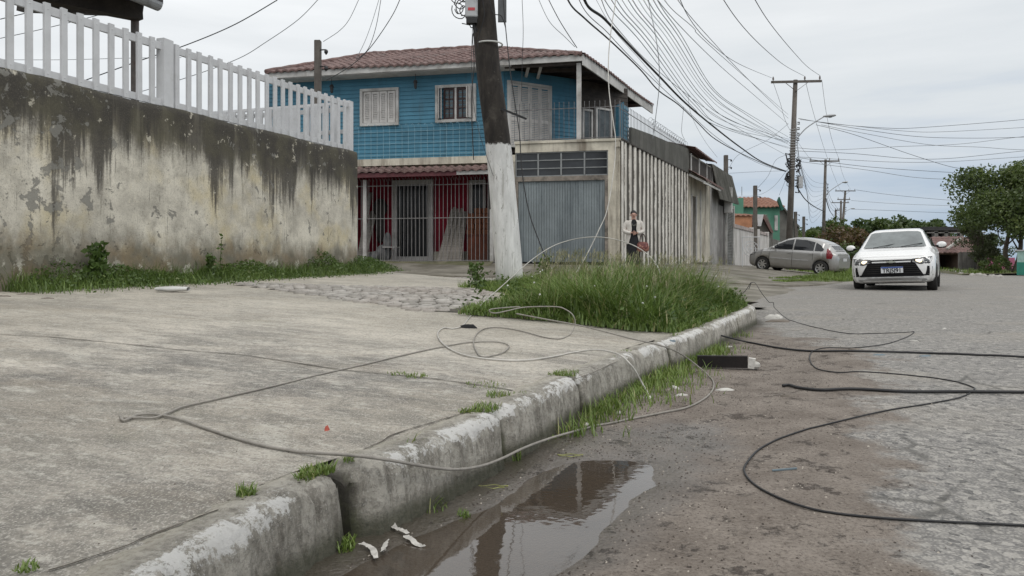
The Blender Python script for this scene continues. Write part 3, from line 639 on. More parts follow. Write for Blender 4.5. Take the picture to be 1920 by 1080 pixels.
M['trim'] = simple('dirty white timber', (.50,.49,.47), .75, var=.25, scale=2, dirt=.45, dirtc=(.20,.18,.16))
M['shutter'] = simple('off-white shutter paint', (.52,.50,.48), .7, var=.15, scale=5, dirt=.25, dirtc=(.25,.23,.2))
M['glass'] = simple('dark window glass', (.025,.028,.032), .12, var=.4, scale=2, bump=0)
M['glass2'] = simple('dusty grey glass', (.07,.085,.09), .25, var=.4, scale=3, bump=0)
M['redbrown'] = simple('red-brown sash paint', (.035,.012,.012), .6)
M['red'] = simple('dark red plaster', (.25,.008,.026), .85, var=.3, scale=1.5, dirt=.35, dirtc=(.08,.01,.015))
M['greydoor'] = simple('grey-blue boarded metal', (.21,.24,.25), .75, var=.18, scale=1.4, dirt=.5, dirtc=(.10,.12,.13), streak=True)
M['iron'] = simple('thin grey iron', (.17,.165,.165), .6, metal=.3, var=.3, scale=9)
M['irondark'] = simple('black iron', (.03,.03,.032), .5, metal=.3)
M['ironblue'] = simple('pale iron bars', (.23,.38,.45), .6)
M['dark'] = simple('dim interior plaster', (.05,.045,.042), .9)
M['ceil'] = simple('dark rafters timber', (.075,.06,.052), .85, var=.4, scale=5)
def tile_mat(name, c, c2):
    g = G(name, .85); p = g.pos(); n = g.noise(p, 3.5, 6, .7); col = g.mix(g.rng(n, .3, .7), c, c2)
    col = g.mix(g.rng(g.noise(p, 11, 5), .48, .74, 0, .7), col, sc(c, .35)); col = g.mix(g.rng(g.noise(p, 1.1, 3), .5, .7, 0, .35), col, (.17,.15,.14)); return g.fin(col, .88, g.bump(g.noise(p, 50, 3), .3, .004))
M['tile'] = tile_mat('old clay tiles', (.105,.064,.058), (.21,.135,.122)); M['tile2'] = tile_mat('orange clay tiles', (.19,.085,.055), (.30,.155,.105))
def tiles(mb, fr, u0, u1, v0, v1, w0, w1, lim=None, lim2=None, per=.235, row=.36, broken=0, amp=.045):
    """clay tile field: courses along v (eave v0 to ridge v1), rolls along u"""
    nu = max(6, int((u1-u0)/per*7)); L = math.hypot(v1-v0, w1-w0); nr = max(2, int(L/row)); rr = random.Random(int(u0*100)+nr)
    for r in range(nr):
        rowA = []; rowB = []
        for i in range(nu+1):
            u = u0+(u1-u0)*i/nu; hi = lim(u) if lim else 1.0; lo = lim2(u) if lim2 else 0.
            tile_i = int((u-u0)/per); rnd = (math.sin(tile_i*12.9+r*78.2)*43758.5) % 1; shift = (rnd-.5)*.02+(broken*(rnd > .93)*.09*(-1 if rnd > .97 else 1))
            for k, lst in ((0, rowA), (1, rowB)):
                t = min(max((r+k*1.12)/nr+(shift/L if k == 0 else 0), lo), hi); ph = 2*math.pi*(u-u0)/per
                z = w0+(w1-w0)*t+amp*(.5+.5*math.sin(ph))**.7+(.026 if k == 0 else .006)+(rnd-.5)*.012+.02*math.sin(u*.9+r*.5)
                lst.append(fr.pt(u, v0+(v1-v0)*t, z))
        mb.grid([[p-Vector((0,0,.055)) for p in rowA], rowA, rowB])
    return mb
house = T('corner_house', 'blue boarded two-storey house with a clay tile roof over a cream garage', 'house', (HC[0]-3, HC[1]+3, .4))
H = lambda mb, n, m, par=house, **k: mb.build(n, m, par, **k)
def child(mb, name, mat, par, **k):     # part of a part (parents keep zero offset, so subtract the thing's place)
    root = par
    while root.parent: root = root.parent
    V = mb.V; mb.V = [v-root.location for v in V]; o = mb.build(name, mat, par, local=True, **k); mb.V = V; return o
uL = F0.px(497, 140, .45)[0]; uc = F0.px(946, 200, .45)[0]
# blue upper wall of overlapping boards
def boards(mb, p0, p1, w0, w1, step=.118, out=None):
    p0 = Vector((p0[0], p0[1], 0)); p1 = Vector((p1[0], p1[1], 0)); n = out
    w = w0
    while w < w1-.01:
        t = min(w+step, w1); mb.add([p0+n*.022+Vector((0,0,w)), p1+n*.022+Vector((0,0,w)), p1+n*.004+Vector((0,0,t)), p0+n*.004+Vector((0,0,t)), p0+Vector((0,0,w)), p1+Vector((0,0,w))], [(0,1,2,3),(0,4,5,1)], True); w = t
    mb.add([p0+Vector((0,0,w0)), p1+Vector((0,0,w0)), p1+Vector((0,0,w1)), p0+Vector((0,0,w1))]+[q-n*.12+Vector((0,0,z)) for q, z in ((p0,w0),(p1,w0),(p1,w1),(p0,w1))], [(4,5,6,7),(0,4,7,3),(1,5,6,2),(3,2,6,7),(0,1,5,4)], True)
out = -F0.v
wa = MB(); a = F0.pt(uL, .45, 0); b = F0.pt(uc, .45, 0); boards(wa, a, b, 3.60, 6.10, out=out)
FE_back = FS.pt(7.2, 2.4, .3); ch0 = b; q = P(1084, 155, 22.4); ch1 = Vector((q.x, q.y, 0)); dch = (ch1-ch0).normalized(); nch = Vector((dch.y, -dch.x, 0)); 
boards(wa, ch0, ch1, 3.9, 6.10, out=nch)
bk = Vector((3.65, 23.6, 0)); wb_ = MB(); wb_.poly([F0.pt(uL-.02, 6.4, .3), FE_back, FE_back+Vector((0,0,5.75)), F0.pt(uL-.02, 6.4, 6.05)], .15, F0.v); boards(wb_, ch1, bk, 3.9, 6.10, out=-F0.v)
bl0 = P(1152, 262, 21.3); bl1 = P(1190, 262, 22.1); s_dir = FS.u
bl0 = Vector((bl0.x, bl0.y, 0)); bl1 = FS.pt(.72, .12, 0)
boards(wa, bl0, bl1, 3.7, 5.08, out=-F0.v); boards(wa, bl1, bl1+s_dir*.42, 3.7, 5.0, out=Vector((s_dir.y, -s_dir.x, 0)))
boards(wa, a, a+F0.v*6, 3.6, 6.1, out=F0.u)
H(wa, 'wall', M['blue']); H(wb_, 'wall', M['darkwood_shade'])  # balcony recess wall: its shade is put into the dark colour
# ledge and cream ground-floor frame
uu = F0.px(672, 300)[0]; u_g1 = F0.px(966, 300)[0]
mb = MB(F0); mb.box(u_g1+.002, uL, .0, .6, 3.40, 3.598); mb.box(u_g1+.0, u_g1+.14, .02, .5, .4, 3.398); mb.box(uL-.2, uL, .02, .4, .4, 3.398); H(mb, 'ledge', M['cream'])
# red ground-floor wall, set back
mb = MB(F0); mb.box(u_g1+.14, uL, 1.7, 1.9, .95, 3.4); H(mb, 'wall', M['red'])
mb = MB(F0); mb.box(u_g1+.14, uL, 1.66, 1.9, .4, .948); H(mb, 'plinth', M['cream'])
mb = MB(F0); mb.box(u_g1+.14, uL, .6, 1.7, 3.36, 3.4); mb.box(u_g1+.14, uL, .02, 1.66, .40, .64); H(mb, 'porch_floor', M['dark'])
mb = MB(F0); d0 = rc(F0, 738, 338, 812, 484, 1.66)
fm_ = MB(F0); fm_.box(d0[0]-.02, d0[0]+.13, 1.58, 1.70, .6, d0[3]); fm_.box(d0[1]-.13, d0[1]+.02, 1.58, 1.70, .6, d0[3]); fm_.box(d0[0]+.13, d0[1]-.13, 1.58, 1.70, d0[3]-.14, d0[3]); fm_.box(d0[0]+.13, d0[1]-.13, 1.58, 1.70, .6, .80)
dr = H(fm_, 'door', M['shutter']); mb = MB(F0); mb.box(d0[0]+.13, d0[1]-.13, 1.64, 1.655, .8, d0[3]-.14); child(mb, 'pane', M['glass'], dr)
mb = MB(F0)
for k in range(9): u = d0[0]+.16+k*(d0[1]-d0[0]-.32)/8; mb.box(u-.008, u+.008, 1.60, 1.615, .8, d0[3]-.15)
child(mb, 'bars', M['iron'], dr)
d1 = rc(F0, 880, 338, 912, 470, 1.66); fm_ = MB(F0); fm_.box(d1[0], d1[0]+.1, 1.58, 1.70, 1.0, d1[3]); fm_.box(d1[1]-.12, d1[1], 1.58, 1.70, 1.0, d1[3]); fm_.box(d1[0]+.1, d1[1]-.12, 1.58, 1.7, d1[3]-.13, d1[3]); wd = H(fm_, 'window', M['shutter'])
mb = MB(F0); mb.box(d1[0]+.1, d1[1]-.12, 1.62, 1.66, 1.0, d1[3]-.13); child(mb, 'pane', M['glass'], wd)
# little tiled canopy over the gate
cn = MB(F0); tiles(cn, F0, u_g1+.16, F0.px(668, 310)[0]+1.2, -.38, .02, 3.17, 3.33, per=.23, row=.28, broken=1); cp = H(cn, 'canopy', M['tile'])
mb = MB(F0); us_ = F0.px(862, 315)[0]; mb.box(us_, uu+1.2, -.34, -.30, 3.03, 3.16); mb.box(us_, uu+1.2, -.30, .0, 3.10, 3.13); child(mb, 'fascia', simple('dark red timber', (.11,.03,.035), .7), cp)
mb = MB(F0); mb.box(u_g1+.16, us_-.003, -.33, -.29, 3.05, 3.15); child(mb, 'fascia', M['trim'], cp)
# upper windows
def leaf(u0, u1, w0, w1, v0, par, vaxis=None):
    m = MB(F0); t = .055
    m.box(u0, u0+t, v0-.03, v0, w0, w1); m.box(u1-t, u1, v0-.03, v0, w0, w1); m.box(u0+t, u1-t, v0-.03, v0, w0, w0+.09); m.box(u0+t, u1-t, v0-.03, v0, w1-.07, w1)
    n = int((w1-w0-.18)/.052)
    for k in range(n): w = w0+.1+k*.052; m.add([(u0+t, v0-.026, w), (u1-t, v0-.026, w), (u1-t, v0-.004, w+.044), (u0+t, v0-.004, w+.044)], [(0,1,2,3)])
    return child(m, 'shutter', M['shutter'], par)
def frame(mb, u0, u1, w0, w1, v0, v1, t=.07):
    mb.box(u0, u0+t, v0, v1, w0, w1); mb.box(u1-t, u1, v0, v1, w0, w1); mb.box(u0+t, u1-t, v0, v1, w1-t, w1); mb.box(u0+t, u1-t, v0, v1, w0, w0+t)
r = rc(F0, 676, 166, 748, 236, .42); mb = MB(F0); frame(mb, r[0], r[1], r[2], r[3], .36, .46, .08); w1_ = H(mb, 'window', M['trim'])
wd_ = (r[1]-r[0]-.2)/4
mb = MB(F0); mb.box(r[0]+.08, r[1]-.08, .425, .434, r[2]+.08, r[3]-.08); child(mb, 'pane', M['shutter'], w1_)
for k in range(4): leaf(r[0]+.1+k*wd_+.008, r[0]+.1+(k+1)*wd_-.008, r[2]+.09, r[3]-.09, .42, w1_)
r = rc(F0, 817, 159, 893, 229, .42); mb = MB(F0); frame(mb, r[0], r[1], r[2], r[3], .36, .46, .08); w2_ = H(mb, 'window', M['trim']); um = (r[0]+r[1])/2
mb = MB(F0); mb.box(r[0]+.26, r[1]-.26, .43, .44, r[2]+.08, r[3]-.08); child(mb, 'pane', M['glass2'], w2_)
mb = MB(F0); 
for a_, b_ in ((r[0]+.24, um-.03), (um+.03, r[1]-.24)):
    frame(mb, a_, b_, r[2]+.09, r[3]-.09, .40, .428, .05); c_ = (a_+b_)/2; mb.box(c_-.012, c_+.012, .405, .42, r[2]+.14, r[3]-.14)
    for k in (1, 2): w = r[2]+.14+(r[3]-r[2]-.28)*k/3; mb.box(a_+.05, b_-.05, .406, .419, w-.012, w+.012)
child(mb, 'sash', M['redbrown'], w2_); mb = MB(F0); mb.box(um-.028, um+.028, .385, .43, r[2]+.08, r[3]-.08); child(mb, 'mullion', M['trim'], w2_)
for s_, ue in ((1, r[0]+.09), (-1, r[1]-.09)):      # folded-back shutters
    m = MB(F0)
    for k in range(2):
        a_ = ue+s_*k*.07; m.add([(a_, .41, r[2]+.09), (a_+s_*.06, .20, r[2]+.09), (a_+s_*.06, .20, r[3]-.09), (a_, .41, r[3]-.09), (a_+s_*.02, .41, r[2]+.09), (a_+s_*.08, .20, r[2]+.09), (a_+s_*.08, .20, r[3]-.09), (a_+s_*.02, .41, r[3]-.09)], [(0,1,2,3),(4,5,6,7),(1,5,6,2),(3,2,6,7),(0,4,7,3),(0,1,5,4)])
    child(m, 'shutter', M['shutter'], w2_)
# french doors in the slanting wall
FC = Fr(ch0, dch, -nch)
r = rc(FC, 951, 156, 1034, 262, -.03); mb = MB(FC); r = (r[0], r[1], 3.9, r[3]); frame(mb, r[0], r[1], r[2], r[3], -.06, .0, .07); fd = H(mb, 'door', M['trim']); n4 = (r[1]-r[0]-.14)/4
for k in range(4):
    m = MB(FC); u0, u1 = r[0]+.07+k*n4+.006, r[0]+.07+(k+1)*n4-.006; v0 = -.028; t = .05
    frame(m, u0, u1, r[2]+.02, r[3]-.08, v0-.025, v0, t); m.box(u0+t, u1-t, v0-.025, v0, r[2]+.75, r[2]+.83)
    for q_ in range(34):
        w = r[2]+.08+q_*.05
        if w < r[3]-.17: m.add([(u0+t, v0-.02, w), (u1-t, v0-.02, w), (u1-t, v0-.002, w+.043), (u0+t, v0-.002, w+.043)], [(0,1,2,3)])
    child(m, 'shutter', M['shutter'], fd)
# recessed balcony door and window
_d = (bk-ch1).normalized(); FB = Fr(ch1, _d, (-_d.y, _d.x, 0))
for (x0, x1, y0, mt) in ((1091, 1110, 205, 'shutter'), (1116, 1146, 203, 'glass')):
    r = rc(FB, x0, y0, x1, 262, -.05); m = MB(FB); frame(m, r[0], r[1], 3.9, r[3], -.10, -.03, .06); dd = H(m, 'door', M['trim'])
    m = MB(FB); m.box(r[0]+.06, r[1]-.06, -.06, -.04, 3.95, r[3]-.06); child(m, 'pane', M['glass2'], dd)
# balcony floor + garage body
gw = MB(F0); top = 3.91
T0 = rc(F0, 966, 284, 1140, 330); D0_ = rc(F0, 971, 340, 1134, 493)
gw.box(0.0, u_g1, 0, .25, T0[3], top); gw.box(0.0, T0[0], 0, .25, .3, T0[3]); gw.box(T0[1], u_g1, 0, .25, .3, T0[3]); H(gw, 'garage_wall', M['cream'])
mb = MB(F0); mb.box(T0[0], T0[1], .01, .25, D0_[3]+.02, T0[2]); mb.box(T0[0], D0_[0]-.0, .012, .25, .5, D0_[3]+.018); mb.box(D0_[1], T0[1], .012, .25, .5, D0_[3]+.018); H(mb, 'lintel', simple('weathered timber frame', (.27,.235,.20), .9, var=.4, scale=4, dirt=.5))
mb = MB(F0); mb.box(-.02, u_g1+.02, -.035, .0, top-.02, top+.05); H(mb, 'cornice', M['cream'])
# transom with twelve panes
mb = MB(F0); frame(mb, T0[0], T0[1], T0[2], T0[3], .03, .07, .03)
for k in (1, 2, 3): u = T0[0]+(T0[1]-T0[0])*k/4; mb.box(u-.02, u+.02, .03, .07, T0[2], T0[3])
for k in (1, 2): w = T0[2]+(T0[3]-T0[2])*k/3; mb.box(T0[0]+.03, T0[1]-.03, .04, .065, w-.012, w+.012)
tr_ = H(mb, 'window', simple('grey steel frame', (.25,.26,.26), .6)); mb = MB(F0); mb.box(T0[0], T0[1], .075, .085, T0[2], T0[3]); child(mb, 'pane', M['glass'], tr_)
# boarded garage door
mb = MB(F0); n = 33; w_ = (D0_[1]-D0_[0])/n
for k in range(n): mb.box(D0_[0]+k*w_+.005, D0_[0]+(k+1)*w_-.005, .06+random.uniform(0, .006), .10, D0_[2]+.03, D0_[3]+.018)
mb.box(D0_[0], D0_[1], .085, .11, D0_[2]+.02, D0_[3]+.018); H(mb, 'garage_door', M['greydoor'])
mb = MB(F0); mb.box(D0_[0], D0_[1], .11, .13, .3, D0_[2]+.05); mb.box(D0_[0]-.2, D0_[1]+.1, -.03, .0601, .3, .555); H(mb, 'threshold', M['dark'])
# striped side wall of vertical concrete ribs
def rib_mat():
    g = G('mildewed ribbed plaster', .9); p = g.obj(); v = g.attr('groove'); s_ = g.sep(p); n = g.noise(g.mapv(p, (1,1,.22)), 4.5, 7, .7); n2 = g.noise(p, 14, 6, .75)
    c = g.mix(g.rng(g.noise(p, 2, 5), .3, .7), (.50,.47,.42), (.74,.71,.65)); m = g.rng(g.ma('ADD', v, g.ma('MULTIPLY_ADD', n, 1.3, g.ma('MULTIPLY', n2, .5))), 1.02, 1.26)
    c = g.mix(g.ma('MULTIPLY', m, .93), c, (.062,.056,.048)); c = g.mix(g.rng(n2, .58, .72, 0, .5), c, (.2,.18,.15)); return g.fin(c, .9, g.bump(n2, .5, .01))
M['rib'] = rib_mat()
L_ = 8.75; per = .47; nu = 420; V = []; gr = []; wz = [.2, 1.0, 1.8, 2.6, 3.3, 3.93]; off = house.location
for w in wz:
    for i in range(nu+1):
        u = L_*i/nu; ph = (u/per+.08*math.sin(u*2.3)) % 1; d = abs(ph-.5)*2; gv = 1-sstep(.42, .72, d)
        if u < .35: gv = gv*sstep(.2, .35, u)
        p = FS.pt(u, .06*float(gv)-.03, w) - off; V.append(tuple(p)); gr.append(float(gv)*(.55+.4*svn(int(u/per+.08*math.sin(u*2.3)+.5)*3.7, 1)))
idx = np.arange(len(wz)*(nu+1)).reshape(len(wz), nu+1); F = np.stack([idx[:-1, :-1], idx[:-1, 1:], idx[1:, 1:], idx[1:, :-1]], -1).reshape(-1, 4)
npmesh('side_wall', V, F, M['rib'], {'groove': gr}, parent=house)
mb = MB(FS); mb.box(0, L_, .05, .2, .2, 3.90); H(mb, 'side_wall', M['dark'])
M['asb'] = simple('grey asbestos cement', (.115,.112,.10), .92, var=.35, scale=1.5, dirt=.6, dirtc=(.06,.06,.05), streak=True)
mb = MB(FS); mb.add([(1.0,-.02,3.935),(8.78,-.02,3.935),(8.78,-.02,4.83),(7.0,-.02,4.75),(5.3,-.02,4.63),(3.2,-.02,4.54),(1.0,-.02,4.41),(1.0,.05,3.935),(8.78,.05,3.935),(8.78,.05,4.83),(7.0,.05,4.75),(5.3,.05,4.63),(3.2,.05,4.54),(1.0,.05,4.41)],[(0,1,2,3,4,5,6),(13,12,11,10,9,8,7)]+[(i,(i+1)%7,7+(i+1)%7,7+i) for i in range(7)]); H(mb, 'parapet', M['asb'])
mb = MB(FS); mb.box(0, 8.78, -.05, .06, 3.905, 3.934); mb.box(0,L_,.2,6,3.75,3.9); H(mb, 'coping', M['darkwood_shade'])
mb = MB(F0); mb.box(.02, u_g1-.02, .26, 3.2, 3.70, 3.90); H(mb, 'balcony_floor', M['cream'])
# balcony post, railing with spear heads
up = F0.px(1085, 100)[0]; mb = MB(F0); mb.box(up-.06, up+.06, .01, .13, top+.052, 6.04); H(mb, 'post', M['trim'])
def railing(fr, u0, u1, w0, h, sp_, name, mat, rot=0, tilt=0):
    m = MB(fr); n = int((u1-u0)/sp_)
    for k in range(n+1):
        u = u0+(u1-u0)*k/n; a = random.uniform(-.008, .008)
        m.tube([fr.pt(u, .04, w0), fr.pt(u+a, .04-tilt, w0+h)], .0075, 5); m.ell(fr.pt(u+a, .04-tilt, w0+h+.015), .011, .011, .03, 6, 4)
    for w in (w0+.06, w0+h-.14): m.tube([fr.pt(u0, .04-tilt*(w-w0)/h, w), fr.pt(u1, .04-tilt*(w-w0)/h, w)], .011, 6)
    return H(m, name, mat)
railing(F0, .0, u_g1+.03, top+.03, 1.02, .135, 'railing', M['iron'])
railing(FS, .03, 8.7, top+.03, .98, .15, 'railing', M['iron'])
# curled anti-climb hoops along the side rail
m = MB(FS)
m.tube([FS.pt(3.2+t*.05, .02+.06*math.cos(t), top+1.06+.10*math.sin(t)) for t in np.linspace(0, 105, 700)], .005, 4, False)
H(m, 'wire_coil', M['irondark'])
# pale grille in front of the blue boards, with curled tops
m = MB(F0); ug0 = F0.px(905, 260)[0]; ug1 = F0.px(668, 260)[0]+2.0; n = int((ug1-ug0)/.19)
for k in range(n+1):
    u = ug0+(ug1-ug0)*k/n; m.tube([F0.pt(u, .34, 3.62), F0.pt(u, .34, 4.50), F0.pt(u, .30, 4.58), F0.pt(u+.03, .24, 4.62), F0.pt(u+.05, .20, 4.58)], .006, 4)
for w in (3.75, 4.08, 4.42): m.tube([F0.pt(ug0, .34, w), F0.pt(ug1, .34, w)], .006, 4)
H(m, 'grille', M['ironblue'])
# ---- roof
uA = F0.px(1090, 96, -.12)[0]; uB = F0.px(499, 130, -.12)[0]; we = 6.21; vr, wr = 4.1, 7.82
uR1 = F0.px(905, 90, vr)[0]; uR0 = F0.px(612, 105, vr)[0]
uR0 = min(uR0, uB-1.5)
lim = lambda u: max(.02, min(1, (u-uA)/(uR1-uA), (uB-u)/(uB-uR0)))
rt = MB(F0); tiles(rt, F0, uA-.02, uB, -.16, vr, we, wr, lim=lim, broken=1); roof = H(rt, 'roof', M['tile'])
# the right-hand slope in the side direction
sA = F0.pt(uA, -.12, 0); FE = Fr(sA, FS.u, FS.v); LE = 7.4
rt = MB(FE); qR = F0.pt(uR1, vr, 0)-sA; uE, vE = qR.dot(FS.u), qR.dot(FS.v); limE = lambda u: max(.02, min(1, u/uE, (LE-u)/(LE-uE))); tiles(rt, FE, -.02, LE, -.10, vE, we+.0, wr, lim=limE, broken=1); o2 = child(rt, 'tile_slope', M['tile'], roof)
rt = MB(); ridge = [F0.pt(uR0+(uR1-uR0)*t, vr, wr+.02+.012*math.sin(t*40)) for t in np.linspace(0, 1, 30)]; rt.tube(ridge, [.075+.012*(i % 2) for i in range(30)], 8)
hip = [F0.pt(uB, -.14, we+.05).lerp(F0.pt(uR0, vr, wr+.02), t) for t in np.linspace(0, 1, 16)]; rt.tube(hip, [.07+.014*(i % 2) for i in range(16)], 8)
hip = [F0.pt(uA, -.14, we+.03).lerp(F0.pt(uR1, vr, wr+.02), t) for t in np.linspace(0, 1, 16)]; rt.tube(hip, [.06+.014*(i % 2) for i in range(16)], 8); child(rt, 'ridge_tiles', M['tile'], roof, smooth=True)
rt = MB()      # closing slopes behind
B0 = F0.pt(uB, -.1, we); R0 = F0.pt(uR0, vr, wr-.02); R1 = F0.pt(uR1, vr, wr-.02); C0 = FE.pt(LE, -.1, we); Bb = F0.pt(uB, 8.2, we)
rt.add([B0, R0, Bb, R1, C0, F0.pt(uA, -.1, we)], [(0, 1, 2), (1, 3, 4), (1, 4, 2)], True); child(rt, 'back_slope', M['tile'], roof)
mb = MB(F0); mb.box(uA-.02, uB, -.11, -.07, we-.15, we+.02); mb.add([(0,0,0)]*0, []); fa = H(mb, 'fascia', M['trim'])
mb = MB(FE); mb.box(.01, LE, -.06, -.02, we-.27, we+.02); H(mb, 'fascia', M['trim'])
mb = MB(F0); mb.box(uc-.3, uB, -.07, .45, we-.17, we-.14); H(mb, 'soffit', M['shutter'])
mb = MB(F0); mb.add([(uA+.02,-.06,we+.0),(uc-.28,-.06,we),(uc-.28,3.6,we+.95),(uA+.02,3.6,we+.95)],[(0,1,2,3)])
cl = MB(); cl.add([F0.pt(uA+.02, -.06, we-.03), F0.pt(uc+.4, -.06, we-.03), F0.pt(uc+.4, 4.5, we-.03+.25), FE.pt(LE, .02, we-.03)],[(0,1,2,3)], True); H(cl, 'ceiling', M['ceil'])
mb = MB()
for k in range(7):
    p_ = FE.pt(.25+k*1.0, .0, we-.09); mb.bar(p_, p_+F0.u*4.4+Vector((0,0,.10)), .06, .10)
mb.bar(F0.pt(uA+.1, .05, we-.16), F0.pt(uc-.1, .05, we-.16), .07, .09); H(mb, 'rafters', M['ceil'])
mb = MB(); mb.bar(F0.pt(up, .07, we-.2), ch1+Vector((0,0,we-.2)), .06, .1); mb.bar(F0.pt(up+1.0, .0, we-.08), ch0+dch*1.1+Vector((0,0,we-.25)), .08, .04); mb.bar(F0.pt(up+1.35, .0, we-.08), ch0+dch*.7+Vector((0,0,we-.25)), .08, .04); H(mb, 'beam', M['trim'])
# two hanging lanterns
for x in (779, 677-55):
    u = F0.px(x, 150, .2)[0]; m = MB(F0); m.tube([F0.pt(u, .2, we-.17), F0.pt(u, .2, 5.85)], .008, 5); m.tube([F0.pt(u, .2, z) for z in (5.87, 5.85, 5.79, 5.78, 5.62, 5.60)], [.01, .05, .07, .055, .035, .01], 6); H(m, 'lantern', M['irondark'])
# conduit down the corner of the garage
m = MB(F0); m.tube([F0.pt(.06, -.03, 3.9), F0.pt(.06, -.03, .6)], .02, 6); m.box(.0, .12, -.07, -.03, 3.72, 3.86); H(m, 'conduit', M['cream'])
# ================================================================ vegetation
def blades(name, spots, mat, seg=3, parent=None, **tags):
    """spots: (x, y, z, height, width, azimuth, lean, rnd)"""
    A = np.array(spots, float); n = len(A); x, y, z, h, w, az, ln, rn = A.T; V = np.zeros((n, (seg+1)*2, 3)); 
    sx, sy = np.cos(az+1.57), np.sin(az+1.57)
    for k in range(seg+1):
        t = k/seg; off = h*ln*t**1.9; zz = z+h*(t-.22*ln*t*t); ww = w*(1-t**1.6)*.5+.0006
        for j, s_ in enumerate((-1, 1)):
            V[:, k*2+j, 0] = x+np.cos(az)*off+sx*ww*s_; V[:, k*2+j, 1] = y+np.sin(az)*off+sy*ww*s_; V[:, k*2+j, 2] = zz
    m = (seg+1)*2; base = (np.arange(n)*m)[:, None]; F = np.concatenate([base+np.array([[2*k, 2*k+1, 2*k+3, 2*k+2]]) for k in range(seg)], 0)
    o = npmesh(name, V.reshape(-1, 3), F, mat, {'rnd': np.repeat(rn, m)}, parent); return tag(o, **tags)
def leaves(name, C, size, mat, parent=None, flat=.4, asp=.55, rs=1, seed=0, **tags):
    """little folded leaf quads at the points C (n,3)"""
    R_ = np.random.RandomState(seed); C = np.asarray(C, float); n = len(C); s_ = size*R_.uniform(.6, 1.4, n)
    az = R_.uniform(0, 6.283, n); el = R_.normal(0, flat, n); d = np.stack([np.cos(az)*np.cos(el), np.sin(az)*np.cos(el), np.sin(el)], 1)
    r = R_.normal(size=(n, 3)); r[:, 2] *= .5; q = np.cross(d, r); q = q/np.linalg.norm(q, axis=1)[:, None]; L = d*s_[:, None]; W_ = q*(s_*asp*.5)[:, None]
    V = np.stack([C-L*.5, C+W_, C+L*.5, C-W_], 1).reshape(-1, 3); F = np.arange(n*4).reshape(n, 4)
    # tone follows clumps as well as single leaves
    rn = np.clip(.5+(fbm(C[:, 0]*1.3/rs+C[:, 2]*.9/rs, C[:, 1]*1.3/rs-C[:, 2]*.7/rs, 3)-.45)*1.6+R_.normal(0, .16, n), 0, 1)
    o = npmesh(name, V, F, mat, {'rnd': np.repeat(rn, 4)}, parent); return tag(o, **tags) if tags else o
R0_ = np.random.RandomState(11)
def scatter(poly, n, seed=0):
    R_ = np.random.RandomState(seed); xs_ = [p[0] for p in poly]; ys_ = [p[1] for p in poly]; out_ = []
    while len(out_) < n:
        x, y = R_.uniform(min(xs_), max(xs_)), R_.uniform(min(ys_), max(ys_))
        if inpoly(x, y, poly): out_.append((x, y))
    return np.array(out_)
# tall grass of the corner island, in tussocks
E = scatter(ISLAND, 26000, 1); ISN = np.array(ISLAND+[ISLAND[0]]); edge = np.abs(sdist(E[:, 0], E[:, 1], ISN))
tus = fbm(E[:, 0]*1.5+3, E[:, 1]*1.5, 3); tus2 = vnoise(E[:, 0]*5, E[:, 1]*5)
leftlow = sstep(-.2, 1.3, E[:, 0]+(8-E[:, 1])*.12); H_ = (.08+.40*sstep(-.02, .5, edge)*(.35+1.3*tus)*(.30+.70*leftlow))*R0_.uniform(.5, 1.15, len(E))*(.8+.4*tus2)
az = 6.283*vnoise(E[:, 0]*2.2+40, E[:, 1]*2.2)+R0_.normal(0, 2.2, len(E)); zz = zslab(E[:, 0], E[:, 1])+.01
ln = R0_.uniform(.2, 1.75, len(E)); rn = np.clip(R0_.uniform(0, .8, len(E))*.7+tus*.5-.05+.3*(1-leftlow)+R0_.normal(0, .2, len(E)), 0, .85); rn[R0_.rand(len(E)) < .075] = 1
blades('tall_grass', np.stack([E[:, 0], E[:, 1], zz, H_, R0_.uniform(.005, .014, len(E)), az, ln, rn], 1), M['grass'], seg=4, label='tall unmown green grass covering the street corner by the leaning pole', cat='grass', kind='stuff')
# straw seed stems above it
M['straw'] = m_leaf('dry seed stems', (.24,.23,.12), (.42,.38,.24)); E = scatter(ISLAND, 1500, 2); edge = np.abs(sdist(E[:, 0], E[:, 1], ISN)); E = E[(edge > .25) & (E[:, 0] > .2)][:620]; n = len(E)
h_ = R0_.uniform(.34, .66, n)
sp_s = []
for (x, y), h in zip(E, h_):
    z = float(zslab(x, y)); a = R0_.uniform(-.9, .9); l = R0_.uniform(.1, .6); sp_s.append((x, y, z, h, .0035, a, l, R0_.rand()))
    tx, ty, tz = x+math.cos(a)*h*l*.72, y+math.sin(a)*h*l*.72, z+h*(.84-.22*l*.7)
    for q in range(5): sp_s.append((tx+R0_.uniform(-.006, .006), ty, tz+q*.012, .035, .006, a+R0_.normal(0, .7), .7, R0_.rand()))
blades('seed_stems', sp_s, M['straw'], seg=3, label='thin straw-coloured seed stems standing above the tall corner grass', cat='grass', kind='stuff')
fl = scatter(ISLAND, 46, 9); M['flower'] = simple('white clover heads', (.7,.7,.66), .8); mb = MB()
for x, y in fl:
    if float(np.abs(sdist(x, y, ISN))) > .15: mb.ell((x, y, float(zslab(x, y))+random.uniform(.2, .36)), .009, .009, .008, 6, 4)
tag(mb.build('clover_flowers', M['flower']), 'tiny white clover heads scattered through the tall corner grass', 'flowers', kind='stuff')
E = scatter(ISLAND, 900, 5); C = []
for x, y in E:
    if vnoise(float(x)*2.2+9, float(y)*2.2) < .52: continue
    hh = R0_.uniform(.03, .20)
    for q in range(5): C.append((x+R0_.normal(0, .035), y+R0_.normal(0, .035), float(zslab(x, y))+hh+R0_.uniform(-.03, .03)))
leaves('broad_weeds', C, .045, M['weed'], flat=.5, seed=8, label='broad-leaved low weeds mixed through the tall corner grass', cat='weeds', kind='stuff')
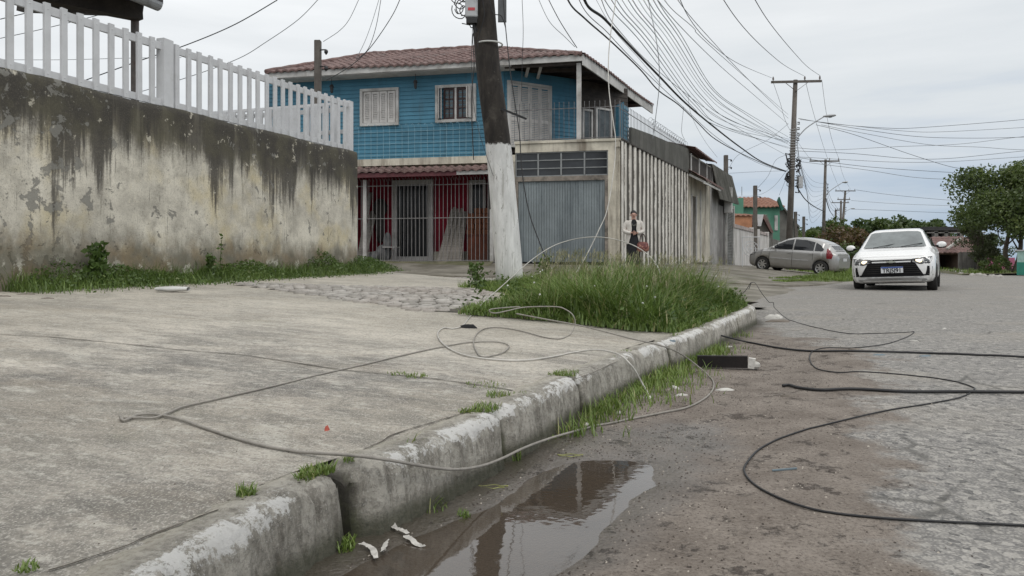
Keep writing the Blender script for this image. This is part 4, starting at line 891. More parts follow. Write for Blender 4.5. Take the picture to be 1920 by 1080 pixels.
# gutter grass and tufts at the kerb joints
S_ = []
def tuft(px_, py_, n, rad, h, lift=0, elong=None, rs=R0_):
    c0 = Gp(px_, py_); 
    for i in range(n):
        a, r = rs.uniform(0, 6.283), rad*math.sqrt(rs.rand()); dx, dy = r*math.cos(a), r*math.sin(a)*1.0
        if elong: dx, dy = dx*.25+elong[0]*rs.uniform(-1, 1), dy*.25+elong[1]*rs.uniform(-1, 1)
        x, y = c0.x+dx, c0.y+dy; sd_ = float(sdist(x, y, KN)); z = float(zslab(x, y))+.004 if sd_ < -.10 else (float(zslab(x, y)) if sd_ < -.04 else float(zroad(x, y)))
        S_.append((x, y, z, h*rs.uniform(.25, 1.0), rs.uniform(.0025, .005)*(1 if h > .05 else .7), rs.uniform(0, 6.283), rs.uniform(.2, 1.0), min(1, rs.rand()*1.05)))
for i in range(3000):       # grass strip along the foot of the kerb, x 1120-1400 in the photo
    s0 = R0_.uniform(0, 1); y = 3.05+3.0*s0; kx = np.interp(y, KN[:len(KN)-24, 1], KN[:len(KN)-24, 0]); dens = vnoise(y*3.2, .5)
    if R0_.rand() > dens*1.3-.1+.5*(3.4 < y < 4.7): continue
    x = kx+.03+abs(R0_.normal(0, .10+.06*(3.6 < y < 4.6))); S_.append((x, y, float(zroad(x, y)), R0_.uniform(.015, .085), R0_.uniform(.003, .006), R0_.uniform(0, 6.283), R0_.uniform(.2, .9), R0_.rand()))
for a in [(462,932,130,.022,.030),(600,892,300,.05,.034),(575,900,160,.03,.026),(640,895,200,.035,.034),(655,865,60,.02,.02),(915,768,160,.06,.03),(935,745,110,.05,.03),(880,775,80,.04,.022),(962,835,120,.03,.05),(1068,703,190,.07,.026),(1045,704,120,.05,.02),(985,742,60,.05,.02),(1170,690,90,.06,.03),(1180,662,60,.05,.025),(745,703,50,.05,.02),(780,708,70,.05,.022),(910,724,90,.09,.015),(1020,738,70,.06,.018),(800,945,70,.06,.05),(1285,680,150,.1,.07),(1375,620,130,.18,.07),(1325,655,140,.13,.07),(1270,700,100,.12,.06),(870,968,40,.02,.02),(1640,528,10,.1,.03),(50,1072,60,.02,.015)]: tuft(*a)
blades('kerb_grass', S_, M['grass2'], seg=3, label='short bright grass rooted in the joints and foot of the kerb', cat='grass', kind='stuff')
# weeds along the foot of the stained wall
def wallp(u, v): return Vector((-5.0+u*.3127-v*-.9499*-1*0, 7.3+u*.9499, 0)) + Vector((.9499, -.3127, 0))*v   # v in front of the wall
C = []; B = []
for i in range(15000):
    u = R0_.uniform(.2, 8.1); v = abs(R0_.normal(0, .26))+.0; v = min(v, .95); d = float(vnoise(u*1.6+3, 2.2)); hh = (.06+.30*d)*max(.12, 1-v/.75)*(1.5 if u > 5 else 1)
    if u < 1.0 and R0_.rand() < .6: continue
    if v < .02: continue
    p = wallp(u, v-.06 if u < 6.8 else v-.3); C.append((p.x, p.y, float(zslab(p.x, p.y))+hh*R0_.rand()**.6))
leaves('wall_weeds', C, .036, M['weed'], flat=.5, seed=3, label='low dark green weeds in a strip along the foot of the stained wall', cat='weeds', kind='stuff')
for i in range(9000):
    u = R0_.uniform(.0, 8.1); v = abs(R0_.normal(0, .28)); p = wallp(u, v-.05 if u < 6.8 else v-.3); B.append((p.x, p.y, float(zslab(p.x, p.y)), R0_.uniform(.05, .34)*max(.25, 1-v), R0_.uniform(.004, .009), R0_.uniform(0, 6.28), R0_.uniform(.2, 1), R0_.rand()*.9))
blades('wall_grass', B, M['grass'], seg=3, label='grass blades mixed into the weeds at the foot of the wall', cat='grass', kind='stuff')
M['stem'] = simple('green stem', (.07,.09,.03), .7)
def weed(x, y, hgt, nl, ls, name, label, seed, wid=.25, grp=None, mat='weed', droop=0):
    p = Gp(x, y) if not isinstance(x, Vector) else x; t = T(name, label, 'plant', p, 0, grp); rr = np.random.RandomState(seed); C = []; m = MB()
    for k in range(4 if wid > .12 else 1):
        a = rr.uniform(0, 6.28); l = rr.uniform(.1, .5)*wid; pts = [p+Vector((math.cos(a)*l*q*q, math.sin(a)*l*q*q, hgt*q*rr.uniform(.8, 1.0))) for q in np.linspace(0, 1, 6)]; m.tube(pts, .005, 5)
        for i in range(nl):
            q = rr.uniform(.15, 1); c = pts[int(q*5)]; C.append((c.x+rr.normal(0, wid*.28*(1.15-q)), c.y+rr.normal(0, wid*.28*(1.15-q)), p.z+hgt*q+rr.normal(0, .02)))
    m.build('stem', M['stem'], t); o = leaves('foliage', np.array(C)-np.array(p), ls, M[mat], t, flat=.6, asp=.6, seed=seed); return t
pw = wallp(.95, .18); pw.z = zg(pw.x, pw.y); weed(pw, 0, .46, 70, .075, 'weed_plant', 'tall dark broad-leaved weed at the near left foot of the stained wall', 5, .30)
pw = wallp(3.0, .12); pw.z = zg(pw.x, pw.y); weed(pw, 0, .62, 14, .06, 'weed_plant', 'spindly tall weed rising from the middle of the wall foot', 6, .10)
pw = wallp(2.8, .12); pw.z = zg(pw.x, pw.y); weed(pw, 0, .34, 40, .06, 'weed_plant', 'dark bushy weed beside the spindly one at the wall foot', 16, .2)
weed(893, 545, .34, 60, .05, 'weed_plant', 'leafy green weed growing among cobbles left of the leaning pole', 7, .26)
weed(1020, 540, .42, 55, .05, 'weed_plant', 'upright broad-leaved weed right of the white pole base', 8, .3)
S2 = []
for i in range(2200):
    c = Gp(915, 540) if i < 700 else Gp(960, 546); a, r = R0_.uniform(0, 6.28), (.45 if i < 700 else .5)*math.sqrt(R0_.rand()); x, y = c.x+r*math.cos(a)*.9, c.y+r*math.sin(a)*.8
    S2.append((x, y, float(zg(x, y)), R0_.uniform(.03, .12), .006, R0_.uniform(0, 6.28), R0_.uniform(.2, 1), R0_.rand()*.9))
blades('pole_foot_grass', S2, M['grass2'], label='short grass round the white foot of the leaning pole', cat='grass', kind='stuff')
# verge grass beside the grey car and along the far road edge
S3 = []
for i in range(9000):
    t = R0_.rand(); 
    if i < 5200:
        x0, y0 = 6.9+R0_.uniform(0, 4.6), 0; k = (x0-6.9)/4.6; y0 = 19.3+k*5.2+R0_.uniform(0, .9+1.6*k); hh = .05+.22*k*k; x = x0
        z = zpave(x, y0)
    elif i < 7000: x = 13.2+R0_.uniform(0, 2.2); y0 = 28+R0_.uniform(0, 8)+(x-13.2)*1.2; hh = .35; z = .03
    else: q = R0_.rand()**2; y0 = 34+q*34; x = 20.1+(y0-33)*.45+R0_.uniform(0, 6+q*8); hh = .18; z = .08
    S3.append((x, y0, z, hh*R0_.uniform(.4, 1.3), .02+.02*(y0 > 30), R0_.uniform(0, 6.28), R0_.uniform(.2, .9), R0_.rand()*.95))
blades('verge_grass', S3, M['grass2'], seg=2, label='rough grass on the verges beside the grey car and along the far road', cat='grass', kind='stuff')
# ---------------------------------------------------------------- trees
M['bark'] = wood('tree bark', (.06,.048,.036), (.14,.115,.09))
M['leafA'] = m_leaf('dark evergreen leaves', (.035,.065,.018), (.11,.155,.045), (.17,.21,.07)); M['leafB'] = m_leaf('brown-red twiggy leaves', (.075,.045,.022), (.15,.085,.042), (.10,.11,.04)); M['leafE'] = m_leaf('olive evergreen leaves', (.045,.075,.02), (.145,.19,.055), (.22,.25,.09)); M['leafC'] = m_leaf('fresh yellow-green leaves', (.06,.10,.02), (.15,.20,.05)); M['leafD'] = m_leaf('grey-green sparse leaves', (.07,.085,.045), (.14,.15,.085))
def tree(name, label, base, h, r, n, ls, mat, seed, group=None, crown0=.25, trunks=1, squash=1.0, lean=0, cl=26):
    base = Vector(base); t = T(name, label, 'tree' if 'bush' not in name else 'bush', base, 0, group); rr = np.random.RandomState(seed); m = MB(); C = []
    cents = []
    for k in range(cl):
        a = rr.uniform(0, 6.283); q = rr.rand()**.5*.82; zz = rr.uniform(crown0, .9); rad = r*q*math.sin(math.pi*min(1, max(.12, (zz-crown0*.55)/(1-crown0*.55)*.83+.1)))**.6
        cents.append((rad*math.cos(a)+lean*zz, rad*math.sin(a), h*zz))
    for k in range(trunks):
        b = Vector((rr.uniform(-.25, .25)*(trunks > 1)*r*.4, rr.uniform(-.1, .1), 0)); w_ = h*.028/(1+.4*(trunks > 1)); f = Vector((lean*.4+rr.uniform(-.3, .3)*(trunks > 1)*r*.5, 0, h*crown0*1.3))
        pts = cr_spline([b, b.lerp(f, .4)+Vector((rr.uniform(-.06, .06)*h, 0, 0)), f, f+Vector((lean*.2, 0, h*.3))], 4); m.tube(pts, list(np.linspace(w_*1.2, w_*.4, len(pts))), 7)
        for c in cents[k::trunks][:14]:
            c = Vector(c); q = pts[rr.randint(len(pts)//3, len(pts))]; mid = q.lerp(c, .5)+Vector((rr.uniform(-.1, .1)*r, rr.uniform(-.1, .1)*r, -.04*h)); m.tube(cr_spline([q, mid, c], 3), list(np.linspace(w_*.38, w_*.08, 7)), 5)
    per = n//cl
    for c in cents:
        s_ = r*rr.uniform(.16, .34); g_ = rr.normal(size=(per, 3)); g_ = g_/np.linalg.norm(g_, axis=1)[:, None]*(rr.rand(per, 1)**.45)*s_*np.array([1.15, 1.15, .8*squash]); C.append(np.array(c)+g_)
    m.build('trunk', M['bark'], t, local=True, smooth=True); leaves('crown', np.concatenate(C), ls, M[mat], t, flat=.7, asp=.6, rs=r*.45, seed=seed); return t
X_ = lambda x, D: (x-960)/FP*D
tree('broadleaf_tree', 'big dark evergreen tree overhanging the road at the right edge', (X_(1905, 36), 36, .05), 5.6, 3.3, 36000, .135, 'leafE', 21, crown0=.34, trunks=3, cl=46)
tree('broadleaf_tree', 'second dark tree beside the big one at the far right edge', (X_(1985, 38), 38, .05), 6.2, 3.2, 20000, .15, 'leafE', 22, crown0=.3, cl=30)
tree('slender_tree', 'thin grey-green tree with sparse leaves left of the big evergreen', (X_(1836, 40), 40, .05), 2.9, 1.25, 4200, .10, 'leafD', 23, crown0=.3, trunks=3, cl=22)
far = [(1520,74,3.4,2.6,'leafC'),(1548,80,4.6,3.2,'leafA'),(1582,76,4.9,3.2,'leafA'),(1612,78,5.2,3.4,'leafA'),(1640,76,5.0,3.2,'leafA'),(1668,80,5.2,3.6,'leafA'),(1700,78,4.9,3.4,'leafA'),(1730,74,4.9,3.2,'leafA'),(1748,70,4.3,2.6,'leafA'),(1500,90,4.6,3.4,'leafA'),(1768,110,5.2,3.2,'leafA'),(1835,112,6.0,3.0,'leafA'),(1560,62,2.2,1.8,'leafC')]
LBL = ['pale green low tree at the left end of the far tree line', 'tall dark tree right behind the second utility pole', 'dark tree just right of the far double crossarm pole', 'dark round-headed tree above the brown bushes', 'dark tree rising left of the white car roof', 'dark tree directly above the left half of the white car roof', 'dark tree directly above the right half of the white car roof', 'dark tree right of the white car roof before the open warehouse', 'lower dark tree nearest the far dark garage', 'distant dark tree behind the two thin service poles', 'hazy small tree top showing above the open warehouse roof', 'hazy tree top between the warehouse and the big evergreen', 'small bright green tree beside the foot of the second utility pole']
names = ['pale green','leftmost dark','dark round','taller dark','thick dark','dark wide','dark flat-topped','right-hand dark','last dark']
for k, (x, D, h, r, mt) in enumerate(far):
    tree('broadleaf_tree', LBL[k], (X_(x, D), D, .0), h, r, 3600, .36, mt, 30+k, 'trees of the far tree line', crown0=.18, cl=20)
for k, (x, D, h, r) in enumerate([(1588,52,3.0,2.3),(1618,50,2.6,2.2),(1560,54,2.4,1.6)]):
    tree('bush', 'brown-red twiggy bush behind the gap between the two cars', (X_(x, D), D, .0), h, r, 3600, .20, 'leafB', 50+k, 'brown bushes between the two cars', crown0=.12, trunks=3, cl=22)
tree('bush', 'dark green bush behind the rear of the grey car', (X_(1590, 44), 44, .0), 1.6, 1.6, 2600, .15, 'leafA', 58, crown0=.08, trunks=3, cl=18)
tree('bush', 'dark leafy bush right of the white car beside the dark garage', (X_(1862, 44), 44, .05), 2.2, 1.3, 3000, .13, 'leafA', 59, crown0=.1, trunks=3, cl=18)
tree('bush', 'bright green low bush under the big evergreen tree', (X_(1868, 35), 35, .08), .75, .9, 1800, .09, 'leafC', 60, crown0=.08, trunks=3, cl=14)
# ================================================================ poles
M['polewood'] = None
def polem():
    g = G('creosoted pole, limewashed foot', .9); p = g.obj(); s_ = g.sep(p); z = s_[2]; n = g.noise(g.mapv(p, (1,1,.25)), 9, 7, .7); n2 = g.noise(g.mapv(p, (6,6,.35)), 5, 7, .75)
    d = g.mix(g.rng(n, .3, .7), (.010,.008,.007), (.040,.033,.027)); d = g.mix(g.rng(g.noise(p, 3.3, 6, .7), .5, .7, 0, .5), d, (.10,.088,.075)); d = g.mix(g.rng(g.noise(p, 14, 6, .8), .6, .7, 0, .5), d, (.14,.13,.115))
    w = g.mix(g.rng(n, .35, .7), (.56,.555,.54), (.76,.755,.735)); w = g.mix(g.rng(g.noise(g.mapv(p, (9,9,3)), 2.2, 8, .8), .60, .63, 0, .85), w, (.13,.11,.09)); w = g.mix(g.rng(n2, .56, .62, 0, .6), w, (.30,.28,.25)); w = g.mix(g.rng(z, .35, .0, 0, .45), w, (.25,.25,.20))
    hgt = g.ma('MULTIPLY_ADD', g.noise(p, 8, 6, .7), .16, z); c = g.mix(g.rng(hgt, 2.10, 2.13), w, d); return g.fin(c, .9, g.bump(g.ma('ADD', n, n2), .6, .01))
M['pole'] = polem(); M['polegrey'] = simple('grey weathered pole', (.135,.12,.105), .9, var=.3, scale=3, dirt=.5, dirtc=(.06,.05,.045), streak=True)
M['cement'] = simple('pale cement', (.42,.40,.37), .9, var=.25, scale=5, dirt=.4); M['box'] = simple('light grey equipment box', (.42,.43,.44), .5, var=.1, scale=6, dirt=.3)
M['black'] = simple('black rubber', (.014,.014,.015), .6, bump=0, var=.2); M['grey'] = simple('grey steel wire', (.17,.17,.17), .5, metal=.4, bump=0); M['pale'] = simple('dull aluminium wire', (.52,.50,.46), .5, metal=.3, bump=0)
M['wire'] = simple('dark overhead wire', (.045,.047,.05), .7, bump=0); M['wireg'] = simple('green-grey overhead wire', (.075,.12,.11), .7, bump=0); M['wirel'] = simple('light grey overhead wire', (.22,.23,.24), .7, bump=0)
LP = T('leaning_pole', 'thick dark pole with white painted foot leaning at the grassy corner', 'pole', (0, 0, 0)); pb = P(957, 541, 10.6); LP.location = pb
ptop = P(888, -230, 10.6)-pb; mid = P(935, 280, 10.6)-pb
pts = cr_spline([Vector((.02, 0, -.5)), Vector((0, 0, 0)), mid, P(912, 90, 10.6)-pb, ptop], 10)
Ls = [0]; 
mb = MB(); mb.tube(pts, [.205-.045*i/(len(pts)-1) for i in range(len(pts))], 28)
for i, v in enumerate(mb.V): v += Vector((1, .3, 0))*.010*(float(vnoise(v.z*2.3, i % 28*.4))-.5)
mb.build('shaft', M['pole'], LP, local=True, smooth=True)
def on(x, y, D=10.4): return P(x, y, D)-pb
m = MB(); 
ring = lambda y, r, zr=.012: [Vector((c.x+r*math.cos(t), c.y+r*math.sin(t), c.z)) for c in [on(917+(y-85)*.09, y, 10.6)] for t in np.linspace(0, 2*math.pi, 20)]
m.tube(ring(84, .190), .012, 6, False); m.build('band', simple('white plastic strap', (.6,.6,.58), .6), LP, local=True)
m = MB(); m.fr = IDF; b = on(884, 12, 10.32); m.box(b.x-.085, b.x+.085, b.y-.06, b.y+.07, b.z-.16, b.z+.22); o = m.build('equipment_box', M['box'], LP, local=True, bevel=.012)
m = MB(); m.box(b.x-.045, b.x+.05, b.y-.064, b.y-.060, b.z-.075, b.z-.035); m2 = m.build('sticker', simple('red sticker', (.45,.05,.06), .6), o, local=True)
m = MB(); m.box(b.x-.07, b.x+.08, b.y-.05, b.y+.06, b.z-.24, b.z-.161); m.tube([b+Vector((.02, 0, -.2)), b+Vector((.05, .02, -.36)), b+Vector((.07, .05, -.30))], .02, 8); m.build('gland', M['black'], LP, local=True)
m = MB(); b = on(941, 12, 10.5); m.box(b.x-.055, b.x+.065, b.y-.02, b.y+.02, b.z-.22, b.z+.5); m.build('sign_back', simple('dark grey plate', (.09,.095,.10), .6), LP, local=True)
m = MB(); rr = random.Random(2)
for k in range(9):
    c0 = on(862+rr.uniform(-4, 8), 8+rr.uniform(-30, 14), 10.3); r = rr.uniform(.05, .12); ph = rr.uniform(0, 6); m.tube([c0+Vector((r*math.cos(t+ph), rr.uniform(-.02, .02), r*1.2*math.sin(t+ph))) for t in np.linspace(0, 4.8, 14)], .007, 5)
m.build('cable_loops', M['black'], LP, local=True)
m = MB()
for pts_ in ([(905,0),(908,30),(900,60),(895,90)], [(893,52),(886,70),(889,120),(884,190),(888,300)], [(918,0),(925,25),(940,30),(948,52)], [(866,44),(880,47),(884,52),(895,45)]): m.tube(cr_spline([on(x, y, 10.36) for x, y in pts_], 5), .007, 5)
m.build('drop_cables', M['black'], LP, local=True)
m = MB(); m.bar(on(940, 204, 10.45), on(987, 223, 10.3), .02, .03); m.build('bracket', M['black'], LP, local=True)

def insul(mb, p, r=.05, h=.16):
    p = Vector(p); mb.tube([p, p+Vector((0,0,h*.25)), p+Vector((0,0,h*.3)), p+Vector((0,0,h*.55)), p+Vector((0,0,h*.6)), p+Vector((0,0,h))], [r*.35, r*.4, r, r*.55, r*.9, r*.3], 8)
def upole(name, label, xb, xt, yt, D, r=.155, arms=(), lamp=None, stack=True, foot=None, box=False, n=9, mat='polegrey', grp=None, brk=0):
    b = P(xb, 505, D); b.z = .0; tp = P(xt, yt, D); t = T(name, label, 'pole', b, 0, grp); m = MB(); m.tube([b-Vector((0,0,.2)), tp], [r, r*.62], 12); m.build('shaft', M[mat], t, smooth=True); ax = lambda z: b+(tp-b)*((z-b.z)/(tp.z-b.z))
    for (y, x0, x1, br) in arms:
        a = P(x0, y, D-.12); c = P(x1, y-2*(D < 50), D-.12); am = MB(); am.bar(a, c, .09, .11)
        if br:
            for s_ in (-1, 1): q = ax(a.z-.45); am.bar(q+Vector((0, -.14, 0)), ax(a.z)+Vector((s_*.55, -.14, -.03)), .03, .02)
        arm = m_ = am.build('crossarm', M['polegrey'], t)
        im_ = MB(); 
        for f in ((.04, .67, .97) if br else (.06, .5, .94)): insul(im_, a.lerp(c, f)+Vector((0,0,.05)), .055, .22)
        child(im_, 'insulator', M['rustgrey'], arm)
    if stack:
        sm = MB(); z0 = ax(0).z
        for k in range(4): q = ax(tp.z-2.15-k*.27); sm.tube([q+Vector((.17, -.05, .045)), q+Vector((.27, -.05, .045)), q+Vector((.27, -.05, -.045)), q+Vector((.17, -.05, -.045))], .03, 6); 
        sm.build('insulator_rack', M['irondark'], t)
    if lamp:
        (x0, y0), (x1, y1), (x2, y2), (x3, y3) = lamp; lm = MB(); lm.tube(cr_spline([P(x0, y0, D-.15), P(x1, y1, D-.5), P(x2, y2, D-.9)], 6), .028, 8); la = lm.build('lamp_arm', M['box'], t, smooth=True)
        h = MB(); p = P(x2, y2, D-.9); q = P(x3, y3, D-1.0); d = (q-p).normalized(); s_ = d.cross(Vector((0,0,1))).normalized(); upv = s_.cross(d)
        for f, w, th in ((-.1, .05, .04), (.25, .12, .07), (.75, .13, .07), (1.05, .05, .03)): pass
        rings = [[p.lerp(q, f)+s_*w*math.cos(a)+upv*th*math.sin(a) for a in np.linspace(0, 2*math.pi, 11)] for f, w, th in ((-.12, .03, .03), (.1, .10, .06), (.5, .14, .075), (.85, .12, .06), (1.02, .04, .03))]
        h.grid(rings); lh = child(h, 'lamp_head', M['box'], la, smooth=True); h = MB(); h.ell(p.lerp(q, .5)-upv*.06, .11, .09, .035, 10, 6); child(h, 'lamp_glass', M['glass2'], la)
    if foot: m = MB(); m.tube([b, ax(foot)], [r+.004, r*.97+.004], 12); m.build('painted_foot', M['cement'], t, smooth=True)
    if box:
        q = ax(4.55); m = MB(); m.box(q.x+.30, q.x+.52, q.y-.15, q.y+.12, q.z-.30, q.z+.28); m.bar(q+Vector((.1,0,.1)), q+Vector((.32,0,.1)), .05, .05); m.build('equipment_box', M['box'], t, bevel=.01)
        m = MB(); rr = random.Random(9)
        for k in range(16):
            z = 5.2+k*.13; q = ax(z); m.tube([q+Vector(((.175+.02*rr.random())*math.cos(a), (.175+.02*rr.random())*math.sin(a), rr.uniform(-.02, .02))) for a in np.linspace(0, 6.283, 9)], .012, 4, False)
        m.build('straps', M['box'], t)
        m = MB()
        for k in range(26):
            q = ax(rr.uniform(4.3, 5.9)); s_ = rr.choice((-1, 1)); m.tube([q+Vector((s_*.14, -.1, 0)), q+Vector((s_*rr.uniform(.2, .42), -.12, rr.uniform(-.1, .1))), q+Vector((s_*rr.uniform(.15, .4), -.15, rr.uniform(-.35, -.1))), q+Vector((s_*.14, -.16, -.3))], rr.uniform(.015, .04), 5)
        m.build('cable_knots', M['black'], t)
    return t
upole('utility_pole', 'tallest utility pole with wide crossarm and street lamp behind the grey car', 1477, 1491.5, 150, 37, .17, arms=[(154, 1446, 1540, True)], lamp=[(1491,264),(1512,240),(1546,218),(1567,216)], foot=1.6, box=True)
upole('utility_pole', 'second utility pole down the road, crossarm and lamp above the trees', 1542, 1548, 299, 64, .17, arms=[(302, 1518, 1574, True)], lamp=[(1548,366),(1560,355),(1580,342),(1590,341)])
upole('utility_pole', 'far utility pole carrying two crossarms, nearest to the vanishing point', 1574, 1585, 358, 96, .2, arms=[(358, 1566, 1604, True), (374, 1570, 1594, False)])
upole('utility_pole', 'far utility pole with single low crossarm left of the double one', 1575, 1577, 376, 104, .2, arms=[(380, 1559, 1592, False)], lamp=[(1578,402),(1586,396),(1596,391),(1603,391)])
upole('utility_pole', 'short stub pole just left of the farthest crossarms', 1566.5, 1567, 393, 92, .18, arms=[(394, 1566, 1574, False)], stack=False)
def spole(x, y0, D, label, zb_=.4, r=.10, brk=True):
    b = P(x, 490, D); b.z = zb_; tp = P(x, y0, D); t = T('service_pole', label, 'pole', b); m = MB(); m.box(b.x-r, b.x+r, b.y-r, b.y+r, zb_-.1, tp.z); m.build('shaft', M['polegrey'], t, bevel=.01)
    if brk:
        for k in range(2): m = MB(); z = tp.z-.25-k*.4; m.tube([(b.x+r, b.y-r, z), (b.x+r+.14, b.y-r-.02, z), (b.x+r+.15, b.y-r-.02, z-.12)], .018, 6); m.ell((b.x+r+.15, b.y-r-.02, z-.05), .05, .05, .06, 8, 5); m.build('insulator', M['irondark'], t)
spole(596, 76, 18.2, 'grey square service pole against the left part of the tiled roof', .4, .075)
spole(1361, 291, 40, 'dark stub pole rising above the grey annex roof')
spole(1416, 348, 44, 'dark service pole before the green house and white wall', .3, .10)
spole(1491.5, 397, 62, 'thin grey service pole right of the tallest pole', .1, .11)
spole(1507, 406, 66, 'thinnest service pole, second to the right of the tallest pole', .1, .10)
m = MB(); p = P(1391, 350, 50); m.tube([(p.x, p.y, 5.0), (p.x, p.y, p.z)], .02, 5); tag(m.build('antenna_mast', M['grey']), 'thin mast standing on the green house roof', 'antenna')

# ================================================================ wires
WN = [0]
def wire(pts, D0, D1, r, mat, label, group=None, name='overhead_cable', ease=1.0, sm=10):
    n = len(pts); L = [0]
    for a, b in zip(pts[:-1], pts[1:]): L.append(L[-1]+math.hypot(b[0]-a[0], b[1]-a[1]))
    ps = [P(x, y, 1/((1-l/L[-1])/D0+(l/L[-1])/D1)) for (x, y), l in zip(pts, L)]; m = MB(); m.tube(cr_spline(ps, sm), r, 6); return tag(m.build(name, M[mat], smooth=True), label, 'cable', group)
wire([(1060,-300),(1078,-120),(1096,0),(1134,36),(1184,89),(1237,144),(1284,192),(1340,239),(1388,276),(1430,304),(1474,321)], 7.5, 36.9, .022, 'black', 'thickest black overhead cable sagging down to the tallest pole')
wire([(1020,-260),(1045,-80),(1065,0),(1098,36),(1146,78),(1201,131),(1234,169),(1273,197),(1309,231),(1340,260),(1388,287),(1444,312),(1474,322)], 7.5, 36.9, .013, 'black', 'wavy black overhead cable hanging below the thickest one')
wire([(1040,-200),(1086,0),(1140,62),(1200,125),(1280,200),(1350,262),(1420,305),(1472,322)], 8, 36.8, .006, 'wire', 'thin overhead cable running just beneath the thickest black one')
wire([(1090,-200),(1128,0),(1170,68),(1240,138),(1330,208),(1400,250),(1476,292)], 8, 36.8, .006, 'wirel', 'light grey overhead cable just above the thickest black one')
gb_ = 'bundle of thin overhead wires running down to the tallest pole'
for k in range(11):
    f = k/10; x0 = 1136+f*98+random.uniform(-3, 3); xm = 1296+f*46; ym = 196-f*26+random.uniform(-4, 4); y2 = 272-f*10+random.uniform(-8, 8)
    wire([(x0-86, -190), (x0, 0), (x0+(xm-x0)*.42, ym*.40), (xm, ym), (xm+62, ym+46+random.uniform(-3,3)), (1478+random.uniform(-2, 2), y2+2)], 7.5, 36.8, random.choice((.004, .005, .006)), ('wireg', 'wire', 'wireg', 'wirel')[k % 4], 'thin wire of the dense greenish bundle sloping down to the tallest pole', gb_)
wire([(1180,-120),(1233,0),(1340,114),(1410,175),(1478,233)], 9, 36.8, .006, 'wire', 'overhead wire reaching the tallest pole just under its upper insulators')
wire([(1196,-120),(1246,0),(1300,52),(1345,98),(1478,215)], 9, 36.8, .006, 'wirel', 'light overhead wire just above the one meeting the pole under its insulators')
wire([(1210,-120),(1271,0),(1340,82),(1404,150),(1478,222)], 9, 36.8, .006, 'wire', 'straightest overhead wire crossing above the greenish bundle')
wire([(1290,-60),(1345,88),(1372,112),(1408,132),(1447,146)], 9, 36.7, .008, 'wire', 'overhead wire to the left insulator of the tallest pole crossarm') if False else wire([(1240,-100),(1290,30),(1340,88),(1390,122),(1447,146)], 9, 36.7, .007, 'wire', 'overhead wire to the left insulator of the tallest pole crossarm')
wire([(1300,-110),(1357,0),(1400,58),(1443,100),(1475,125),(1507,142)], 9, 36.7, .008, 'wire', 'overhead wire to the middle insulator of the tallest pole crossarm')
wire([(1360,-110),(1416,0),(1450,52),(1490,100),(1515,126),(1538,142)], 9, 36.7, .008, 'wire', 'overhead wire to the right insulator of the tallest pole crossarm')
wire([(1449,152),(1462,190),(1480,242),(1520,300)], 36.7, 63.5, .009, 'wire', 'wire from the left insulator down to the second utility pole')
wire([(1510,150),(1522,200),(1540,262),(1552,298)], 36.7, 63.5, .009, 'wire', 'wire from the middle insulator down to the second utility pole')
wire([(1541,150),(1549,210),(1560,262),(1573,298)], 36.7, 63.5, .009, 'wire', 'wire from the right insulator down to the second utility pole')
for k in range(9):
    y0 = 226+k*14; y1 = 345+k*6; wire([(1493, y0), (1500+k*1.5, (y0+y1)/2+16-k*3), (1522, (y0+y1)/2+52), (1546, y1)], 36.8, 63.8, .007, 'wire', 'thin wire of the loose bundle between the first and second utility poles', 'wires between the two nearest utility poles')
wire([(1494,350),(1510,374),(1528,388),(1546,397)], 36.8, 63.8, .03, 'black', 'thick black cable drooping between the first and second utility poles')
wire([(1549,372),(1556,395),(1566,410)], 63.8, 92, .03, 'black', 'thick black cable drooping beyond the second utility pole')
for k in range(4): wire([(1549, 340+k*12), (1558, 372+k*9), (1574, 396+k*4)], 63.8, 96, .012, 'wire', 'thin wire beyond the second utility pole', 'wires beyond the second utility pole')
wire([(1553,300),(1566,335),(1576,357)], 63.8, 96, .01, 'wire', 'wire from the second pole crossarm middle to the far double crossarm')
wire([(1573,300),(1582,332),(1596,357)], 63.8, 96, .01, 'wire', 'wire from the second pole crossarm right end to the far double crossarm')
right = [[(1497,222),(1560,232),(1660,240),(1730,239),(1920,224),(2100,205)],[(1500,224),(1600,236),(1700,246),(1770,247),(1920,239),(2100,228)],[(1530,228),(1620,243),(1720,256),(1820,259),(1920,257),(2100,250)],[(1540,234),(1620,250),(1740,271),(1840,276),(1920,281),(2100,284)],[(1530,234),(1600,252),(1700,287),(1780,312),(1822,318),(1900,330)],[(1493,277),(1560,281),(1680,275),(1800,270),(1920,256),(2100,240)],[(1493,283),(1600,288),(1700,297),(1780,297),(1920,283),(2100,268)],[(1495,294),(1580,299),(1680,304),(1780,303),(1920,294),(2100,284)],[(1500,296),(1620,312),(1760,322),(1840,325),(1960,330)],[(1500,303),(1620,318),(1720,333),(1820,337),(1960,340)],[(1605,356),(1660,364),(1740,372),(1800,376),(1920,378)],[(1596,376),(1680,382),(1760,385),(1860,388)],[(1596,392),(1700,396),(1800,400),(1900,402)]]
wl = ['topmost','second','third','fourth','steepest','fifth','sixth','seventh','eighth','ninth','tenth','eleventh','lowest']
for k, w in enumerate(right): wire(w, 37 if k < 10 else 95, 40 if k < 10 else 95, .011 if k < 10 else .02, ('wire','wirel')[k % 2], wl[k]+' of the thin wires running from the poles across the sky to the right', 'wires crossing the sky to the right')
